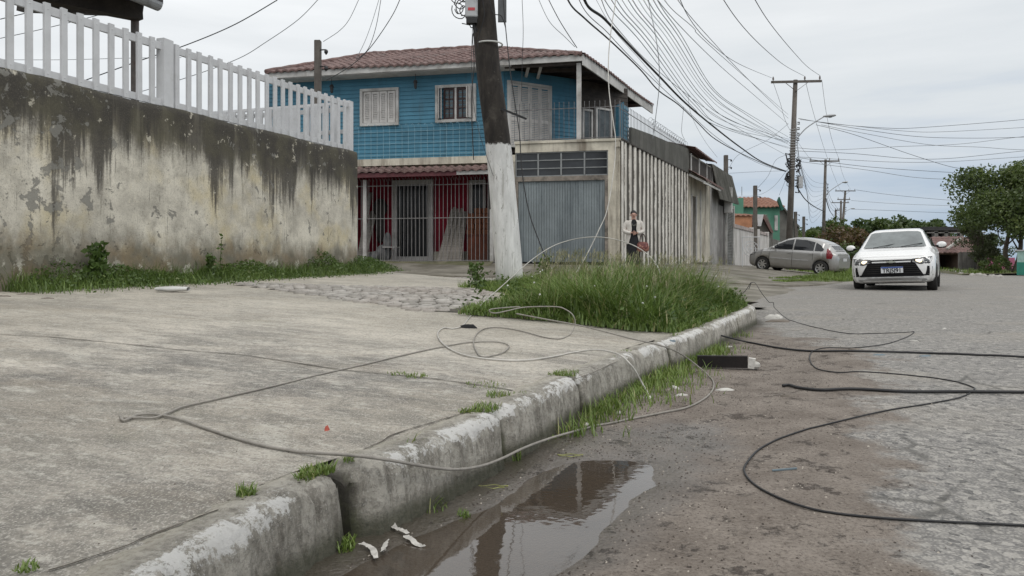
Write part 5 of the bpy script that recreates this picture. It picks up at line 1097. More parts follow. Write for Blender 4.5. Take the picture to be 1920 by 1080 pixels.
for w, l in (([(1365,325),(1420,322),(1476,320)], 'level wire between the grey annex and tallest pole'), ([(1345,295),(1320,262),(1296,215),(1290,175)], 'slack thin wire dropping to the shed roof edge'), ([(1376,368),(1420,366),(1450,350),(1476,318)], 'slack service wire from the green house to the tallest pole'), ([(1366,318),(1385,290),(1440,262),(1478,232)], 'curved service wire from the stub pole to the tallest pole'), ([(1421,352),(1440,330),(1455,300),(1477,290)], 'service wire from the dark service pole up to the tallest pole'), ([(1461,366),(1475,330),(1478,300)], 'service wire rising from the green roof end')): wire(w, 38, 37, .007, 'wirel' if 'slack' in l else 'wire', l)
# wires on the left
for w, D, r, mt, l in (([(430,-50),(520,0),(440,46),(350,84),(250,118),(90,176)][1:], 12, .008, 'wire', 'dark wire rising over the picket fence from the left'), ([(600,-5),(560,36),(500,78),(442,112),(330,152),(200,190)], 13, .006, 'wirel', 'pale wire crossing above the fence left of the roof'),
        ([(675,-6),(655,36),(636,58),(606,78)], 17, .006, 'wire', 'kinked wire reaching the top of the grey service pole'), ([(715,-6),(705,50),(690,92),(668,112)], 17, .007, 'wire', 'left wire of the pair dropping onto the tiled roof'), ([(752,-6),(735,30),(700,82),(672,112),(640,135),(612,150)], 17, .009, 'wire', 'right wire of the pair dropping onto the tiled roof'), ([(712,-6),(698,40),(684,78),(668,110)], 17, .006, 'wirel', 'pale wire beside the pair dropping onto the tiled roof'),
        ([(0,36),(60,22),(130,6),(200,-8)], 14, .008, 'wire', 'dark wire behind the near end of the picket fence'), ([(0,72),(90,52),(200,24),(290,-4)], 14, .006, 'wire', 'thin wire lower behind the near end of the picket fence'), ([(0,112),(120,112),(240,109),(340,108)], 16, .006, 'wirel', 'level pale wire seen through the picket fence'),
        ([(1008,-6),(1030,40),(1060,70),(1078,88)], 14, .006, 'wirel', 'pale wire dropping to the roof right of the leaning pole'), ([(1026,-6),(1050,40),(1082,90)], 14, .008, 'wire', 'dark wire dropping to the roof corner above the balcony post'), ([(1115,-6),(1150,55),(1200,112),(1240,160)], 16, .005, 'wirel', 'faint wire beside the thick cables over the balcony')): wire(w, D, D, r, mt, l)
# slack vertical wires hanging in front of the house
wire([(1156,-60),(1154,0),(1146,55),(1141,110),(1142,170),(1150,230),(1154,262),(1152,310),(1139,391),(1123,431),(1100,478),(1080,512)], 9.6, 8.6, .0065, 'pale', 'pale cable hanging from above into the tall grass before the garage', name='hanging_cable')
wire([(1212,-60),(1216,0),(1228,60),(1235,110),(1236,160),(1230,215),(1224,260)], 14, 14, .007, 'wirel', 'pale wire hanging down beside the balcony roof end', name='hanging_cable')
wire([(976,-60),(979,0),(981,60),(979,120),(978,190)], 10, 10.4, .004, 'wire', 'thin wire hanging right of the leaning pole', name='hanging_cable')
wire([(942,-20),(946,30),(955,120),(965,190),(974,250),(977,300),(983,352),(994,405),(1010,450),(1022,480),(1030,500)], 10.3, 9.8, .0075, 'black', 'black wire hanging from the leaning pole across the garage door', name='hanging_cable')
wire([(1282,200),(1278,245),(1284,262)], 18, 18, .005, 'wirel', 'short loose wire end hanging over the side parapet', name='hanging_cable')
wire([(886,50),(884,110),(886,170),(893,225),(905,270),(925,330)], 10.3, 10.3, .004, 'wire', 'thin wire running down the left of the leaning pole', name='hanging_cable')

# ================================================================ cables lying on the ground
def KF(x, y, t=.05):
    D = 1.2
    while D < 4 and sdist(P(x, y, D).x, D, KN) > t: D += .005
    return (x, y, D)
def gcable(pts, r, mat, label, name='ground_cable', strands=0, grp=None):
    """pts: (x, y) on the ground, (x, y, D) in the air at distance D"""
    ps = []
    for q in pts:
        if len(q) == 2: p = Gp(q[0], q[1], r*1.2); ps.append(p)
        else: ps.append(P(*q))
    sp_ = cr_spline(ps, 16); out_ = []
    for p in sp_:
        z = zg(p.x, p.y); 
        sd_ = sdist(p.x, p.y, KN)
        if p.z < z+r and not (-.22 < sd_ < .06): p = Vector((p.x, p.y, z+r))
        out_.append(p)
    m = MB()
    if not strands: m.tube(out_, r, 8)
    else:
        dense = []; 
        for a, b in zip(out_[:-1], out_[1:]):
            n = max(1, int((b-a).length/.0045)); dense += [a.lerp(b, k/n) for k in range(n)]
        dense.append(out_[-1]); acc = 0; T_ = []
        for k in range(strands): T_.append([])
        for i, p in enumerate(dense):
            d = (dense[min(i+1, len(dense)-1)]-dense[max(i-1, 0)]).normalized(); x = d.cross(Vector((0,0,1))).normalized(); y = x.cross(d)
            if i: acc += (p-dense[i-1]).length
            for k in range(strands): a = acc/(r*11)*2*math.pi+k*2*math.pi/strands; T_[k].append(p+x*math.cos(a)*r*.6+y*math.sin(a)*r*.6)
        for k in range(strands): m.tube(T_[k], r*.43, 5)
    return tag(m.build(name, M[mat], smooth=True), label, 'cable', grp)
M['steel'] = simple('grey steel strand', (.29,.27,.24), .6, metal=.2, var=.2, scale=30, bump=.1)
# stranded rope: from its looped end on the slab, over the kerb, along the gutter, back over the grass edge
gcable([(225,780),(233,788),(262,777),(300,778),(340,787),(400,808),(480,832),(560,847),(650,853,2.0),(720,861,1.955),KF(790,873),KF(850,880),KF(900,874),KF(940,860,.06),KF(975,843,.06),KF(1010,829,.07),KF(1050,816,.09),(1100,803),(1160,790),(1240,774),(1290,763),(1325,744),(1338,725),(1332,708),(1300,680,4.75),(1270,660,4.62),(1235,647,4.55),(1180,634,4.6),(1130,621,4.72),(1080,609,4.85),(1020,598,4.95),(968,588,5.1)], .0046, 'steel', 'thick stranded steel cable lying from the slab over the kerb into the road', strands=7)
gcable([(232,783),(262,783),(290,783),(318,773),(345,762),(420,745),(520,722),(600,702),(680,684),(760,665),(830,650),(880,642),(930,641),(953,647),(950,656),(935,664),(915,669),(890,668),(878,659),(866,648),(860,640)][:16]+[(905,669),(893,658),(888,640),(895,625),(910,616),(935,614),(975,620),(1020,632),(1050,635),(1068,628),(1078,610,5.25),(1075,592,5.25),(1060,580,5.3),(1040,575,5.3),(985,576,5.35),(950,583,5.3),(930,587,5.25),(919,585,5.2),(920,580,5.2),(945,577,5.4),(975,575,5.5)], .0040, 'steel', 'thin steel strand curling in loops over the concrete slab')
gcable([(1218,742),KF(1207,724,.07),KF(1192,697,.05),KF(1180,681,.05),(1166,668,4.06),(1150,661,4.16),(1120,656,4.22),(1080,660),(1040,668),(990,675),(940,675),(880,668),(845,655),(825,638),(821,624),(832,615),(850,616),(868,610),(885,592,6.3),(905,568,6.8),(935,542,7.4),(965,515,7.9),(1000,485,8.4),(1040,460,8.6),(1085,447,8.6),(1130,445,8.4),(1175,455,8.1),(1205,470,7.9),(1228,492,7.8),(1238,515,7.7),(1238,545,7.7)], .0048, 'pale', 'springy pale cable rising from the slab in a big arch over the tall grass')
gcable([(1314,617,6.75),(1345,627,6.4),(1400,641),(1460,652),(1520,658),(1600,658),(1750,662),(1920,669),(2300,685),(3400,715)], .0075, 'black', 'upper thick black cable running off the kerb across the road')
gcable([(1467,723),(1480,722),(1500,727),(1540,731),(1600,729),(1700,734),(1800,734),(1920,735),(2300,737),(3400,742)], .0082, 'black', 'lower thick black cable lying with its cut end on the road')
gcable([(1405,533,9.4),(1415,530,9.3),(1430,552,9.0),(1450,575),(1480,600),(1530,614),(1590,625),(1640,625),(1700,623),(1714,622),(1700,632),(1660,645),(1600,652),(1550,652),(1525,658),(1518,672),(1530,690),(1570,698),(1620,697),(1700,703),(1780,713),(1820,724),(1826,731),(1800,745),(1740,757),(1660,770),(1560,793),(1490,812),(1430,838),(1400,868),(1397,888),(1420,912),(1470,937),(1540,958),(1640,970),(1750,977),(1920,985),(2200,1000),(2900,1040)], .0036, 'black', 'long thin dark wire snaking in wide curves over the asphalt')
gcable([(1375,560,9.2),(1395,548,9.3),(1408,530,9.3),(1404,542,9.3)], .004, 'black', 'short bent wire end sticking out of the right side of the grass')

# ================================================================ litter and loose things
M['paper'] = simple('dirty white plaster scrap', (.58,.56,.52), .9, var=.25, scale=20, dirt=.3); M['brick'] = simple('red brick chip', (.42,.10,.07), .9, var=.3, scale=20)
M['cloth'] = simple('black cloth', (.012,.012,.013), .95); M['yellow'] = simple('yellow-green plastic tape', (.30,.31,.10), .6); M['stick'] = wood('grey stick', (.10,.085,.07), (.22,.19,.16)); M['blueg'] = simple('blue-grey strip', (.16,.21,.24), .6)
def scrap(px_, py_, sx, sy, h, mat, name, label, cat, seed, grp=None, rz=None, lift=0):
    p = Gp(px_, py_, lift); sx *= min(1, .25+p.y*.15); sy *= min(1, .25+p.y*.15); rr = np.random.RandomState(seed); a0 = rr.uniform(0, 3.14) if rz is None else rz; m = MB(); n = 9; R1_ = []; R2_ = []; R3_ = []
    for k in range(n):
        a = 2*math.pi*k/n; q = rr.uniform(.65, 1.1); x, y = sx*q*math.cos(a), sy*q*math.sin(a); X1, Y1 = x*math.cos(a0)-y*math.sin(a0), x*math.sin(a0)+y*math.cos(a0); e_ = rr.uniform(.2, 1)*h
        R1_.append(p+Vector((X1, Y1, -.003))); R2_.append(p+Vector((X1*.98, Y1*.98, e_*.6))); R3_.append(p+Vector((X1*.5, Y1*.5, h*rr.uniform(.7, 1.1))))
    c0 = p+Vector((0, 0, h*.9)); b = len(m.V); m.V += R1_+R2_+R3_+[c0]
    for k in range(n):
        k2 = (k+1) % n; m.F += [(b+k, b+k2, b+n+k2, b+n+k), (b+n+k, b+n+k2, b+2*n+k2, b+2*n+k), (b+2*n+k, b+2*n+k2, b+3*n)]
    m.F.append(tuple(b+k for k in range(n))); return tag(m.build(name, M[mat], smooth=True), label, cat, grp)
scrap(613,807,.017,.014,.016,'brick','brick_chip','small red brick chip lying alone on the slab','stone',1)
gl_ = scrap(880,615,.07,.028,.03,'cloth','glove','small black glove-like rag on the slab beside the cable loops','rag',2,rz=-.2)
tr0 = wallp(2.05, .95); m = MB(); c0 = Gp(325, 548); ax_ = Vector((1, .05, 0)).normalized()
m.grid([[c0+ax_*(l)+Vector((0, math.cos(a)*.05, .035+.03*math.sin(a)*(1-.3*abs(l)/.15))) for a in np.linspace(0, 6.283, 9)] for l in (-.17, -.15, -.10, 0, .10, .145, .155)]); tag(m.build('plastic_bottle', simple('white plastic', (.62,.62,.6), .4), smooth=True), 'crushed white plastic piece lying before the wall weeds', 'litter')
k = 100
for (x, y, s_, q, l) in [(1216,746,.045,.03,'white scrap at the foot of the kerb grass end'),(1267,728,.07,.02,'long white peeling scrap right of the kerb grass'),(1160,775,.022,.016,'small white scrap below the kerb grass'),(1096,797,.035,.012,'thin white scrap beside the stranded cable'),(1278,742,.05,.010,'pale stick-like scrap right of the kerb grass'),(1358,732,.06,.025,'muddy pale lump on the dirt right of the cable bend'),(1365,651,.05,.02,'white scrap between the kerb and the upper black cable'),(1338,667,.04,.018,'white scrap just above the dark plank'),(1715,640,.05,.012,'whitish scrap on the asphalt near the upper black cable'),(1770,617,.04,.012,'far whitish scrap on the asphalt before the white car')]:
    k += 1; scrap(x, y, s_, q, .012, 'paper', 'plaster_scrap', l, 'litter', k)
for (pts_, l) in (([(735,980),(742,990),(752,993),(765,1000)], 'white paper strip at the left edge of the puddle'), ([(760,1004),(772,1012),(785,1022),(794,1025)], 'torn paper strip reaching into the puddle'), ([(676,1018),(690,1022),(700,1032),(705,1046)], 'curled paper strip between kerb and puddle'), ([(725,1014),(721,1024),(718,1034)], 'short paper strip left of the puddle')):
    ps = cr_spline([Gp(x, y, .012) for x, y in pts_], 5); m = MB(); rr = random.Random(len(l)); A_ = []; B_ = []; C_ = []
    for i, p in enumerate(ps): wdt = .005+.003*rr.random(); q = Vector((0, .006, 0)); A_.append(p+Vector((wdt, 0, rr.uniform(0, .006)))); B_.append(p-Vector((wdt, 0, rr.uniform(0, .004)))); C_.append(p+Vector((0, .004, -.003)))
    m.grid([A_, C_, B_, A_]); tag(m.build('paper_strip', M['paper']), l, 'litter')
for (x, y, l) in ((1070,855,'yellow plastic tape loop at the top of the puddle'), (925,912,'yellow plastic tape loop in the middle of the puddle')):
    c0 = Gp(x, y, .0); c0.z = -.030; m = MB(); m.tube(cr_spline([c0+Vector((.042*math.cos(t)*(1+.25*math.sin(3*t)), .014*math.sin(t)+.007*math.sin(5*t), .003)) for t in np.linspace(0, 6.1, 14)], 3), .0014, 5); tag(m.build('tape_loop', M['yellow']), l, 'litter')
# dark plank with a pale broken end lying by the gutter
a, b = Gp(1308, 690, .0), Gp(1402, 693, .0); pk = T('wooden_plank', 'short dark plank with a pale broken end lying by the gutter', 'plank', (a+b)/2)
m = MB(); d = (b-a).normalized(); n0 = Vector((-d.y, d.x, 0)); m.bar(a+Vector((0,0,.045)), b+Vector((0,0,.05)), .05, .075); 
for v in m.V: v += n0*0
m.build('board', simple('charred dark board', (.012,.009,.008), .95, var=.5, scale=8), pk); m = MB(); m.bar(b+Vector((.003,0,.045)), b+d*.045+Vector((0,0,.04)), .045, .065); m.ell(b+d*.05+Vector((0,0,.03)), .03, .025, .025, 8, 5); m.build('broken_end', M['paper'], pk)
scrap(1476,744,.045,.012,.012,'stick','wood_chip','small dark wood chip under the cut end of the black cable','litter',201,rz=0)
scrap(1460,604,.17,.05,.03,'stick','rubble','flat dark debris at the far end of the kerb','debris',202,rz=0); scrap(1452,597,.12,.05,.05,'paper','rubble','white broken debris at the far end of the kerb','debris',203,rz=0)
m = MB(); a, b = Gp(1448, 882, .004), Gp(1494, 878, .004); m.bar(a, b, .006, .005); tag(m.build('plastic_strip', M['blueg']), 'thin blue-grey strip lying in the dirt inside the wire curve', 'litter')
for k, (x, y, s_) in enumerate([(1650,666,.05),(1600,655,.06),(1735,668,.05),(1390,634,.04),(1260,640,.03),(50,552,.10),(8,556,.08),(90,560,.06),(735,572,.05),(768,576,.05),(640,560,.04),(875,577,.04)]):
    scrap(x, y, s_, s_*.25, .010, 'stick' if k > 4 else ('blueg', 'stick')[k % 2], 'twig', 'small dark twig or chip lying on the ground', 'debris', 300+k, 'small dark chips and twigs lying about', rz=.1*(k % 3))
# loose grit and pebbles
V_ = []; F_ = []; rr = np.random.RandomState(77)
def grit(n, fx, fy, zf, smin, smax):
    for i in range(n):
        x, y = fx(rr), fy(rr)
        if isinstance(x, tuple): x, y = x
        z = zf(x, y)
        if z is None: continue
        s_ = rr.uniform(smin, smax); c = len(V_); o_ = [Vector((rr.uniform(.6, 1), rr.uniform(-.4, .4), rr.uniform(-.1, .3))), Vector((rr.uniform(-.4, .4), rr.uniform(.6, 1), rr.uniform(-.1, .3))), Vector((-rr.uniform(.6, 1), rr.uniform(-.4, .4), 0)), Vector((rr.uniform(-.3, .3), -rr.uniform(.6, 1), 0)), Vector((0, 0, rr.uniform(.5, .9)))]
        V_.extend([(x+q.x*s_, y+q.y*s_, z+q.z*s_) for q in o_]); F_.extend([(c, c+1, c+4), (c+1, c+2, c+4), (c+2, c+3, c+4), (c+3, c, c+4)])
def near_kerb(r): 
    y = 1.2+5.3*r.rand()**1.3; kx = np.interp(y, KN[:len(KN)-24, 1], KN[:len(KN)-24, 0]); return (kx+.08+abs(r.normal(0, .55)), y)
grit(5200, near_kerb, lambda r: 0, lambda x, y: (lambda z: z if z > -.033 or y > 3.2 else None)(float(zroad(x, y))), .0015, .0055)
o = npmesh('grit', V_, F_, simple('dark grit', (.07,.055,.045), .95, var=.6, scale=40)); tag(o, 'fine dark grit scattered over the muddy road edge', 'grit', kind='stuff')
V_ = []; F_ = []; grit(1500, near_kerb, lambda r: 0, lambda x, y: float(zroad(x, y)) if float(zroad(x, y)) > -.033 or y > 3.2 else None, .0015, .005)
grit(350, lambda r: r.uniform(.8, 6), lambda r: r.uniform(1.5, 9), lambda x, y: float(zroad(x, y)) if float(sdist(x, y, KN)) > .6 else None, .002, .008)
o = npmesh('pale_grit', V_, F_, simple('pale grit', (.38,.34,.29), .95, var=.5, scale=40)); tag(o, 'pale crumbs scattered over the muddy road edge and asphalt', 'grit', kind='stuff')
V_ = []; F_ = []; grit(420, lambda r: r.uniform(-3.2, .5), lambda r: r.uniform(1.4, 6.2), lambda x, y: float(zslab(x, y)) if float(sdist(x, y, KN)) < -.2 else None, .0012, .004)
o = npmesh('slab_grit', V_, F_, simple('brown crumbs', (.10,.075,.06), .95, var=.6, scale=40)); tag(o, 'tiny brown crumbs and chips scattered over the concrete slab', 'grit', kind='stuff')
# ================================================================ iron fence in front of the red wall
gt = T('iron_fence', 'grey vertical-bar iron fence with curled tops before the red ground floor', 'fence', F0.pt(5.5, 0, .64))
ga, gb2 = F0.px(922, 400)[0], F0.px(684, 400)[0]
m = MB(); 
for u in (ga, gb2): m.box(0,0,0,0,0,0) if False else None
m = MB(F0); m.box(gb2-.05, gb2+.05, -.03, .07, .40, 3.0); m.build('post', M['trim'], gt); m = MB(F0); m.box(ga-.05, ga+.05, -.03, .07, .40, 2.1); m.build('post', M['trim'], gt)
m = MB(); n = int((gb2-ga)/.117)
for k in range(1, n+10): u = ga+(gb2-ga)*k/n; m.tube([F0.pt(u, .02, .66), F0.pt(u+random.uniform(-.01, .01), .02, 3.02)], .0085, 5)
M['ironlight'] = simple('light grey iron bars', (.23,.22,.215), .6, var=.2, scale=8)
tag(m.build('bars', M['ironlight'], gt))
m = MB()
for w in (.68, 1.88, 2.82): m.tube([F0.pt(ga, .02, w), F0.pt(gb2+1.1, .02, w)], .012, 6)
m.build('rail', M['ironlight'], gt)
m = MB()
for k in range(1, 46): u = ga+k*.10; m.tube([F0.pt(u, .02, 2.95)]+[F0.pt(u+.05*math.sin(t), -.02-.10*math.sin(t*.5), 3.0+.09*t) for t in (.6, 1.4, 2.2, 3.0, 3.6)], .0055, 4)
m.build('curled_tops', M['ironlight'], gt)
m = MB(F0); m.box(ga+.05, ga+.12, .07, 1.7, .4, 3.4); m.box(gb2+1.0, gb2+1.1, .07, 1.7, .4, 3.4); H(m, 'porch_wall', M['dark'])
# planks leaning on the red wall
M['plank'] = wood('grey weathered plank', (.12,.105,.09), (.33,.30,.265))
for k, (x0, x1, yt) in enumerate([(822,846,392),(827,850,388),(832,852,396),(836,856,391),(841,861,398),(846,864,390),(851,867,402),(856,869,396),(861,871,399),(830,858,404)]):
    pb_ = F0.pt(F0.px(x0, 487, .45)[0], .45+.03*(k % 3), .645); pt_ = F0.pt(F0.px(x1, yt, 1.3)[0], 1.45, F0.px(x1, yt, 1.3)[1]); m = MB(); m.bar(pb_, pt_, random.uniform(.07, .13), .025, up=F0.v)
    tag(m.build('wooden_plank', M['plank']), 'grey weathered plank of the bundle leaning against the red wall', 'plank', 'grey planks leaning behind the iron fence')
for k, (x0, x1, yt) in enumerate([(672,690,360),(676,694,395),(681,698,400)]):
    pb_ = F0.pt(F0.px(x0, 487, .5)[0], .5, .645); pt_ = F0.pt(F0.px(x1, yt, 1.3)[0], 1.5, F0.px(x1, yt, 1.3)[1]); m = MB(); m.bar(pb_, pt_, .12, .03, up=F0.v); tag(m.build('wooden_plank', M['plank']), 'pale board leaning in the left corner behind the iron fence post', 'plank', 'boards in the left porch corner')
# orange hollow bricks on an orange chest
M['orange'] = simple('orange painted wood', (.16,.045,.022), .8, var=.4, scale=3, dirt=.5, dirtc=(.09,.04,.03))
r = rc(F0, 878, 442, 915, 487, .9); ch = T('wooden_chest', 'orange wooden chest at the right end of the fenced porch', 'chest', F0.pt((r[0]+r[1])/2, 1.1, .645))
m = MB(F0); m.box(r[0], r[1], .85, 1.45, .66, r[3]); m.build('body', M['orange'], ch, bevel=.01); m = MB(F0); m.box(r[0]-.02, r[1]+.02, .83, 1.47, r[3]+.002, r[3]+.04); m.build('lid', M['orange'], ch)
M['hollow'] = simple('orange hollow brick', (.22,.085,.045), .9, var=.3, scale=9)
for i in range(5):
    for j in range(3 if i < 4 else 2):
        u = r[0]+.10+j*.23-.02*(i % 2); w = r[3]+.045+i*.155; m = MB(F0); m.box(u-.1, u+.1, .95, 1.2, w, w+.145)
        for a_ in (-.05, .05):
            for b_ in (.04, .105): m.box(u+a_-.032, u+a_+.032, .944, .949, w+b_-.025, w+b_+.025)
        tag(m.build('hollow_brick', M['hollow']), 'hollow orange brick of the stack on the orange chest', 'brick', 'hollow bricks stacked on the chest')
# white plastic chair and clutter at the left of the porch
c0 = F0.px(733, 470, .9); ch = T('garden_chair', 'pale metal stool standing left of the porch door', 'stool', F0.pt(c0[0], .9, .645)); u0 = c0[0]
m = MB(F0); m.box(u0-.2, u0+.2, .7, 1.1, 1.06, 1.09); m.build('seat', M['shutter'], ch)
for a_ in (-.18, .18):
    for b_ in (.72, 1.08): m = MB(); m.tube([F0.pt(u0+a_*1.1, b_, .645), F0.pt(u0+a_, b_, 1.06)], .012, 6); m.build('leg', M['ironlight'], ch)
c0 = F0.px(716, 470, .8); u0 = c0[0]; bg_ = T('cloth_bundle', 'grey crumpled sacks piled left of the porch stool', 'sacks', F0.pt(u0, .9, .645)); m = MB()
m.ell(F0.pt(u0, .95, .9), .26, .2, .27, 10, 7); m.ell(F0.pt(u0-.12, .95, 1.25), .12, .12, .28, 10, 7); m.ell(F0.pt(u0+.28, .95, .80), .2, .16, .16, 10, 7)
for v in m.V: v += Vector((1, 0, .6))*.06*(svn(v.x*9, v.z*9)-.5)
m.build('sacks', simple('grey sackcloth', (.20,.20,.20), .9, var=.5, scale=6), bg_, smooth=True)
c0 = F0.px(708, 380, 1.3); m = MB(); m.ell(F0.pt(c0[0], 1.5, 2.3), .22, .12, .30, 10, 7); m.ell(F0.pt(c0[0], 1.5, 1.75), .16, .1, .55, 10, 7); tag(m.build('hanging_coat', M['dark'], smooth=True), 'dark clothes hanging on the red wall left of the porch door', 'clothes')
# ================================================================ shed, annex and roller shutter along the side street
M['boardgrey'] = simple('pale grey weathered boards', (.36,.35,.335), .9, var=.3, scale=2, dirt=.5, dirtc=(.12,.11,.10), streak=True); M['boardmid'] = simple('grey boards', (.22,.21,.20), .9, var=.35, scale=2, dirt=.6, dirtc=(.09,.085,.08), streak=True)
FSs = lambda x, v=0: FS.px(x, 400, v)[0]
sh = T('shed', 'grey lean-to shed with a doorway and little tiled awning beyond the striped wall', 'shed', FS.pt(11.5, .8, .4)); u0, u1, u2, u3 = 8.80, FSs(1331), FSs(1346), FSs(1358)
da, db = FSs(1297), FSs(1304.5)
m = MB(FS); m.box(u0, da, .0, 1.8, .2, 4.7); m.box(db, u1, .0, 1.8, .2, 4.7); m.box(da, db, .0, 1.8, 3.15, 4.7); m.build('wall', M['cream'], sh)
m = MB(FS); m.box(u1+.003, u2, -.01, 1.8, .2, 3.4); m.box(u1+.003, u2, -.01, 1.8, 3.403, 4.72); m.build('board_wall', M['boardgrey'], sh); m = MB(FS); m.box(u2+.003, u3, .03, 1.8, .2, 3.2); m.build('board_wall', M['boardmid'], sh)
m = MB(FS); m.box(da, db, .12, .16, .3, 3.15); dd = m.build('door', M['boardmid'], sh); m = MB(FS); m.box(da+.12, db-.12, .10, .118, 2.0, 2.95); child(m, 'pane', M['glass'], dd)
m = MB(FS); m.box(da-.12, da, -.03, .1, .4, 3.2); m.box(db, db+.14, -.03, .1, .4, 3.2); m.box(db+.8, db+.95, -.04, .0, .4, 3.5); m.build('door_frame', M['trim'], sh)
m = MB(FS); m.box(8.9, u1, -.04, .0, 4.02, 4.62); m.build('dark_opening', M['darkwood_shade'], sh); 
for u in (8.85, 10.4, 12.0, 13.4): m = MB(FS); m.box(u, u+.15, -.07, -.042, 3.95, 4.7); m.build('post', M['trim'], sh)
m = MB(); tiles(m, FS, 8.6, FSs(1331, -.1), -.66, -.02, 3.62, 4.02, per=.3, row=.34, broken=1); aw = m.build('awning', M['tile'], sh); m = MB(FS)
for u in (8.7, 10.6, 12.2): m.bar(FS.pt(u, -.62, 3.56), FS.pt(u, 0, 3.90), .06, .08)
m.bar(FS.pt(8.6, -.60, 3.54), FS.pt(12.0, -.60, 3.54), .05, .07); child(m, 'awning_frame', M['trim'], aw)
m = MB(); tiles(m, FS, 8.5, u1, -.30, 2.2, 4.80, 5.45, per=.3, row=.4, broken=1); m.build('roof', M['tile'], sh)
an = T('annex', 'dark corrugated annex with sagging roof skirt and steel roller shutter', 'shed', FS.pt(19, 1, .3)); e0, e1 = FSs(1337, -.1), FSs(1373, -.1)
m = MB(); ra = []; rb = []; n = 150
for i in range(n+1):
    u = e0+(e1-e0)*i/n; z = .05*math.sin(i*1.0); ra.append(FS.pt(u, -.05+z, 4.80-.0*(u-e0))); rb.append(FS.pt(u+.1, -.38+z, 3.30+.02*(u-e0)))
m.grid([[p+Vector((0,0,.01)) for p in ra], rb]); m.build('roof_skirt', M['asb'], an)
m = MB(); m.add([FS.pt(e0, -.05, 4.81), FS.pt(e1, -.05, 4.81), FS.pt(e1, 4, 5.2), FS.pt(e0, 4, 5.2), FS.pt(e0, -.05, 3.2), FS.pt(e1, -.05, 3.2)], [(0,1,2,3)], True); m.build('roof', M['asb'], an)
m = MB(FS); m.box(u3+.003, e1-.3, .0, 3, .2, 3.6); m.box(e0, e1-.2, .2, 3, 3.2, 4.75); m.build('wall', M['boardmid'], an)
s0_, s1_ = FSs(1361), FSs(1374); m = MB(FS)
for k in range(38): w = .42+k*.075; m.add([(s0_, -.02, w), (s1_, -.02, w), (s1_, -.055, w+.037), (s0_, -.055, w+.037), (s1_, -.02, w+.075), (s0_, -.02, w+.075)], [(0,1,2,3),(3,2,4,5)])
m.build('roller_shutter', simple('grey steel slats', (.21,.21,.20), .6, metal=.3, var=.2, scale=3, dirt=.5), an); 
for q_ in ((s0_-.2, s0_, -.07, .0, .3, 3.4), (s1_, s1_+.15, -.07, .0, .3, 3.4), (s0_-.6, s0_-.25, -.35, -.02, 2.9, 4.1)): m = MB(FS); m.box(*q_); m.build('post', M['trim'], an)
# low step and rubble at the shed
m = MB(FS); m.box(da-.4, db+.7, -.5, -.01, .3, .60); struct(m.build('step', M['pave'], bevel=.02))
# white panelled garden wall behind the grey car
ww = T('panel_wall', 'off-white panelled garden wall behind the silver-grey car', 'wall', FS.pt(28, 0, .3)); a_, b_ = FS.px(1382, 420, -.05)[0]-1.2, 34.2
M['pwall'] = simple('off-white panels', (.64,.62,.60), .85, var=.12, scale=1.5, dirt=.45, dirtc=(.22,.2,.18), streak=True)
m = MB(FS); gx0, gx1 = FS.px(1409, 430)[0], FS.px(1421, 430)[0]
m.box(a_, gx0, -.05, .1, .1, 2.32); m.box(gx1, b_, -.05, .1, .1, 2.32); 
for k in range(60):
    u = a_+k*.5
    if u < b_ and not (gx0-.3 < u < gx1): m.box(u, u+.03, -.06, -.051, .45, 2.3)
m.build('panel', M['pwall'], ww); m = MB(FS); m.box(a_, gx0, -.1, .14, 2.323, 2.5); m.box(gx1, b_, -.1, .14, 2.323, 2.5); m.build('coping', simple('pinkish coping', (.44,.38,.36), .85, var=.2, scale=2, dirt=.4), ww)
m = MB(FS); m.box(gx0, gx0+.3, -.12, .12, .1, 2.6); m.box(gx1-.3, gx1, -.12, .12, .1, 2.6); m.box(b_, b_+.35, -.12, .14, .1, 2.6); m.build('pillar', M['pwall'], ww)
m = MB(); 
for k in range(8): u = gx0+.4+k*(gx1-gx0-.8)/7; m.tube([FS.pt(u, 0, .4), FS.pt(u, 0, 2.1)], .02, 5)
m.build('gate_bars', M['rustgrey'], ww)
# white iron flower rack by the wall
q = P(1408, 500, 34.5); q.z = .35; fr_ = T('iron_rack', 'white round-topped iron rack standing before the wall at the car nose', 'rack', q); m = MB(); cc = q+Vector((0, 0, .85))
for r_ in (.36, .22): m.tube([cc+Vector((r_*math.cos(t), .1*math.sin(t), r_*math.sin(t))) for t in np.linspace(0, 6.283, 20)], .018, 5, False)
for t in np.linspace(0, 3.14, 5): m.tube([cc+Vector((.36*math.cos(t), 0, .36*math.sin(t))), cc-Vector((.36*math.cos(t), 0, .36*math.sin(t)))], .012, 5)
m.build('ring', M['white'], fr_); m = MB()
for a_ in (-.4, .4): m.tube([q+Vector((a_, 0, 0)), q+Vector((a_, 0, 1.4))], .02, 6)
m.tube([q+Vector((-.4, 0, 1.4)), q+Vector((.4, 0, 1.4))], .02, 6); m.build('stand', M['white'], fr_)
m = MB(); a_, b_ = P(1385, 507, 30), P(1452, 517, 28.5); m.bar(Vector((a_.x, a_.y, .34)), Vector((b_.x, b_.y, .10)), .12, .05); tag(m.build('cement_beam', M['cement']), 'pale thin cement beam lying on the slope before the silver-grey car', 'beam')
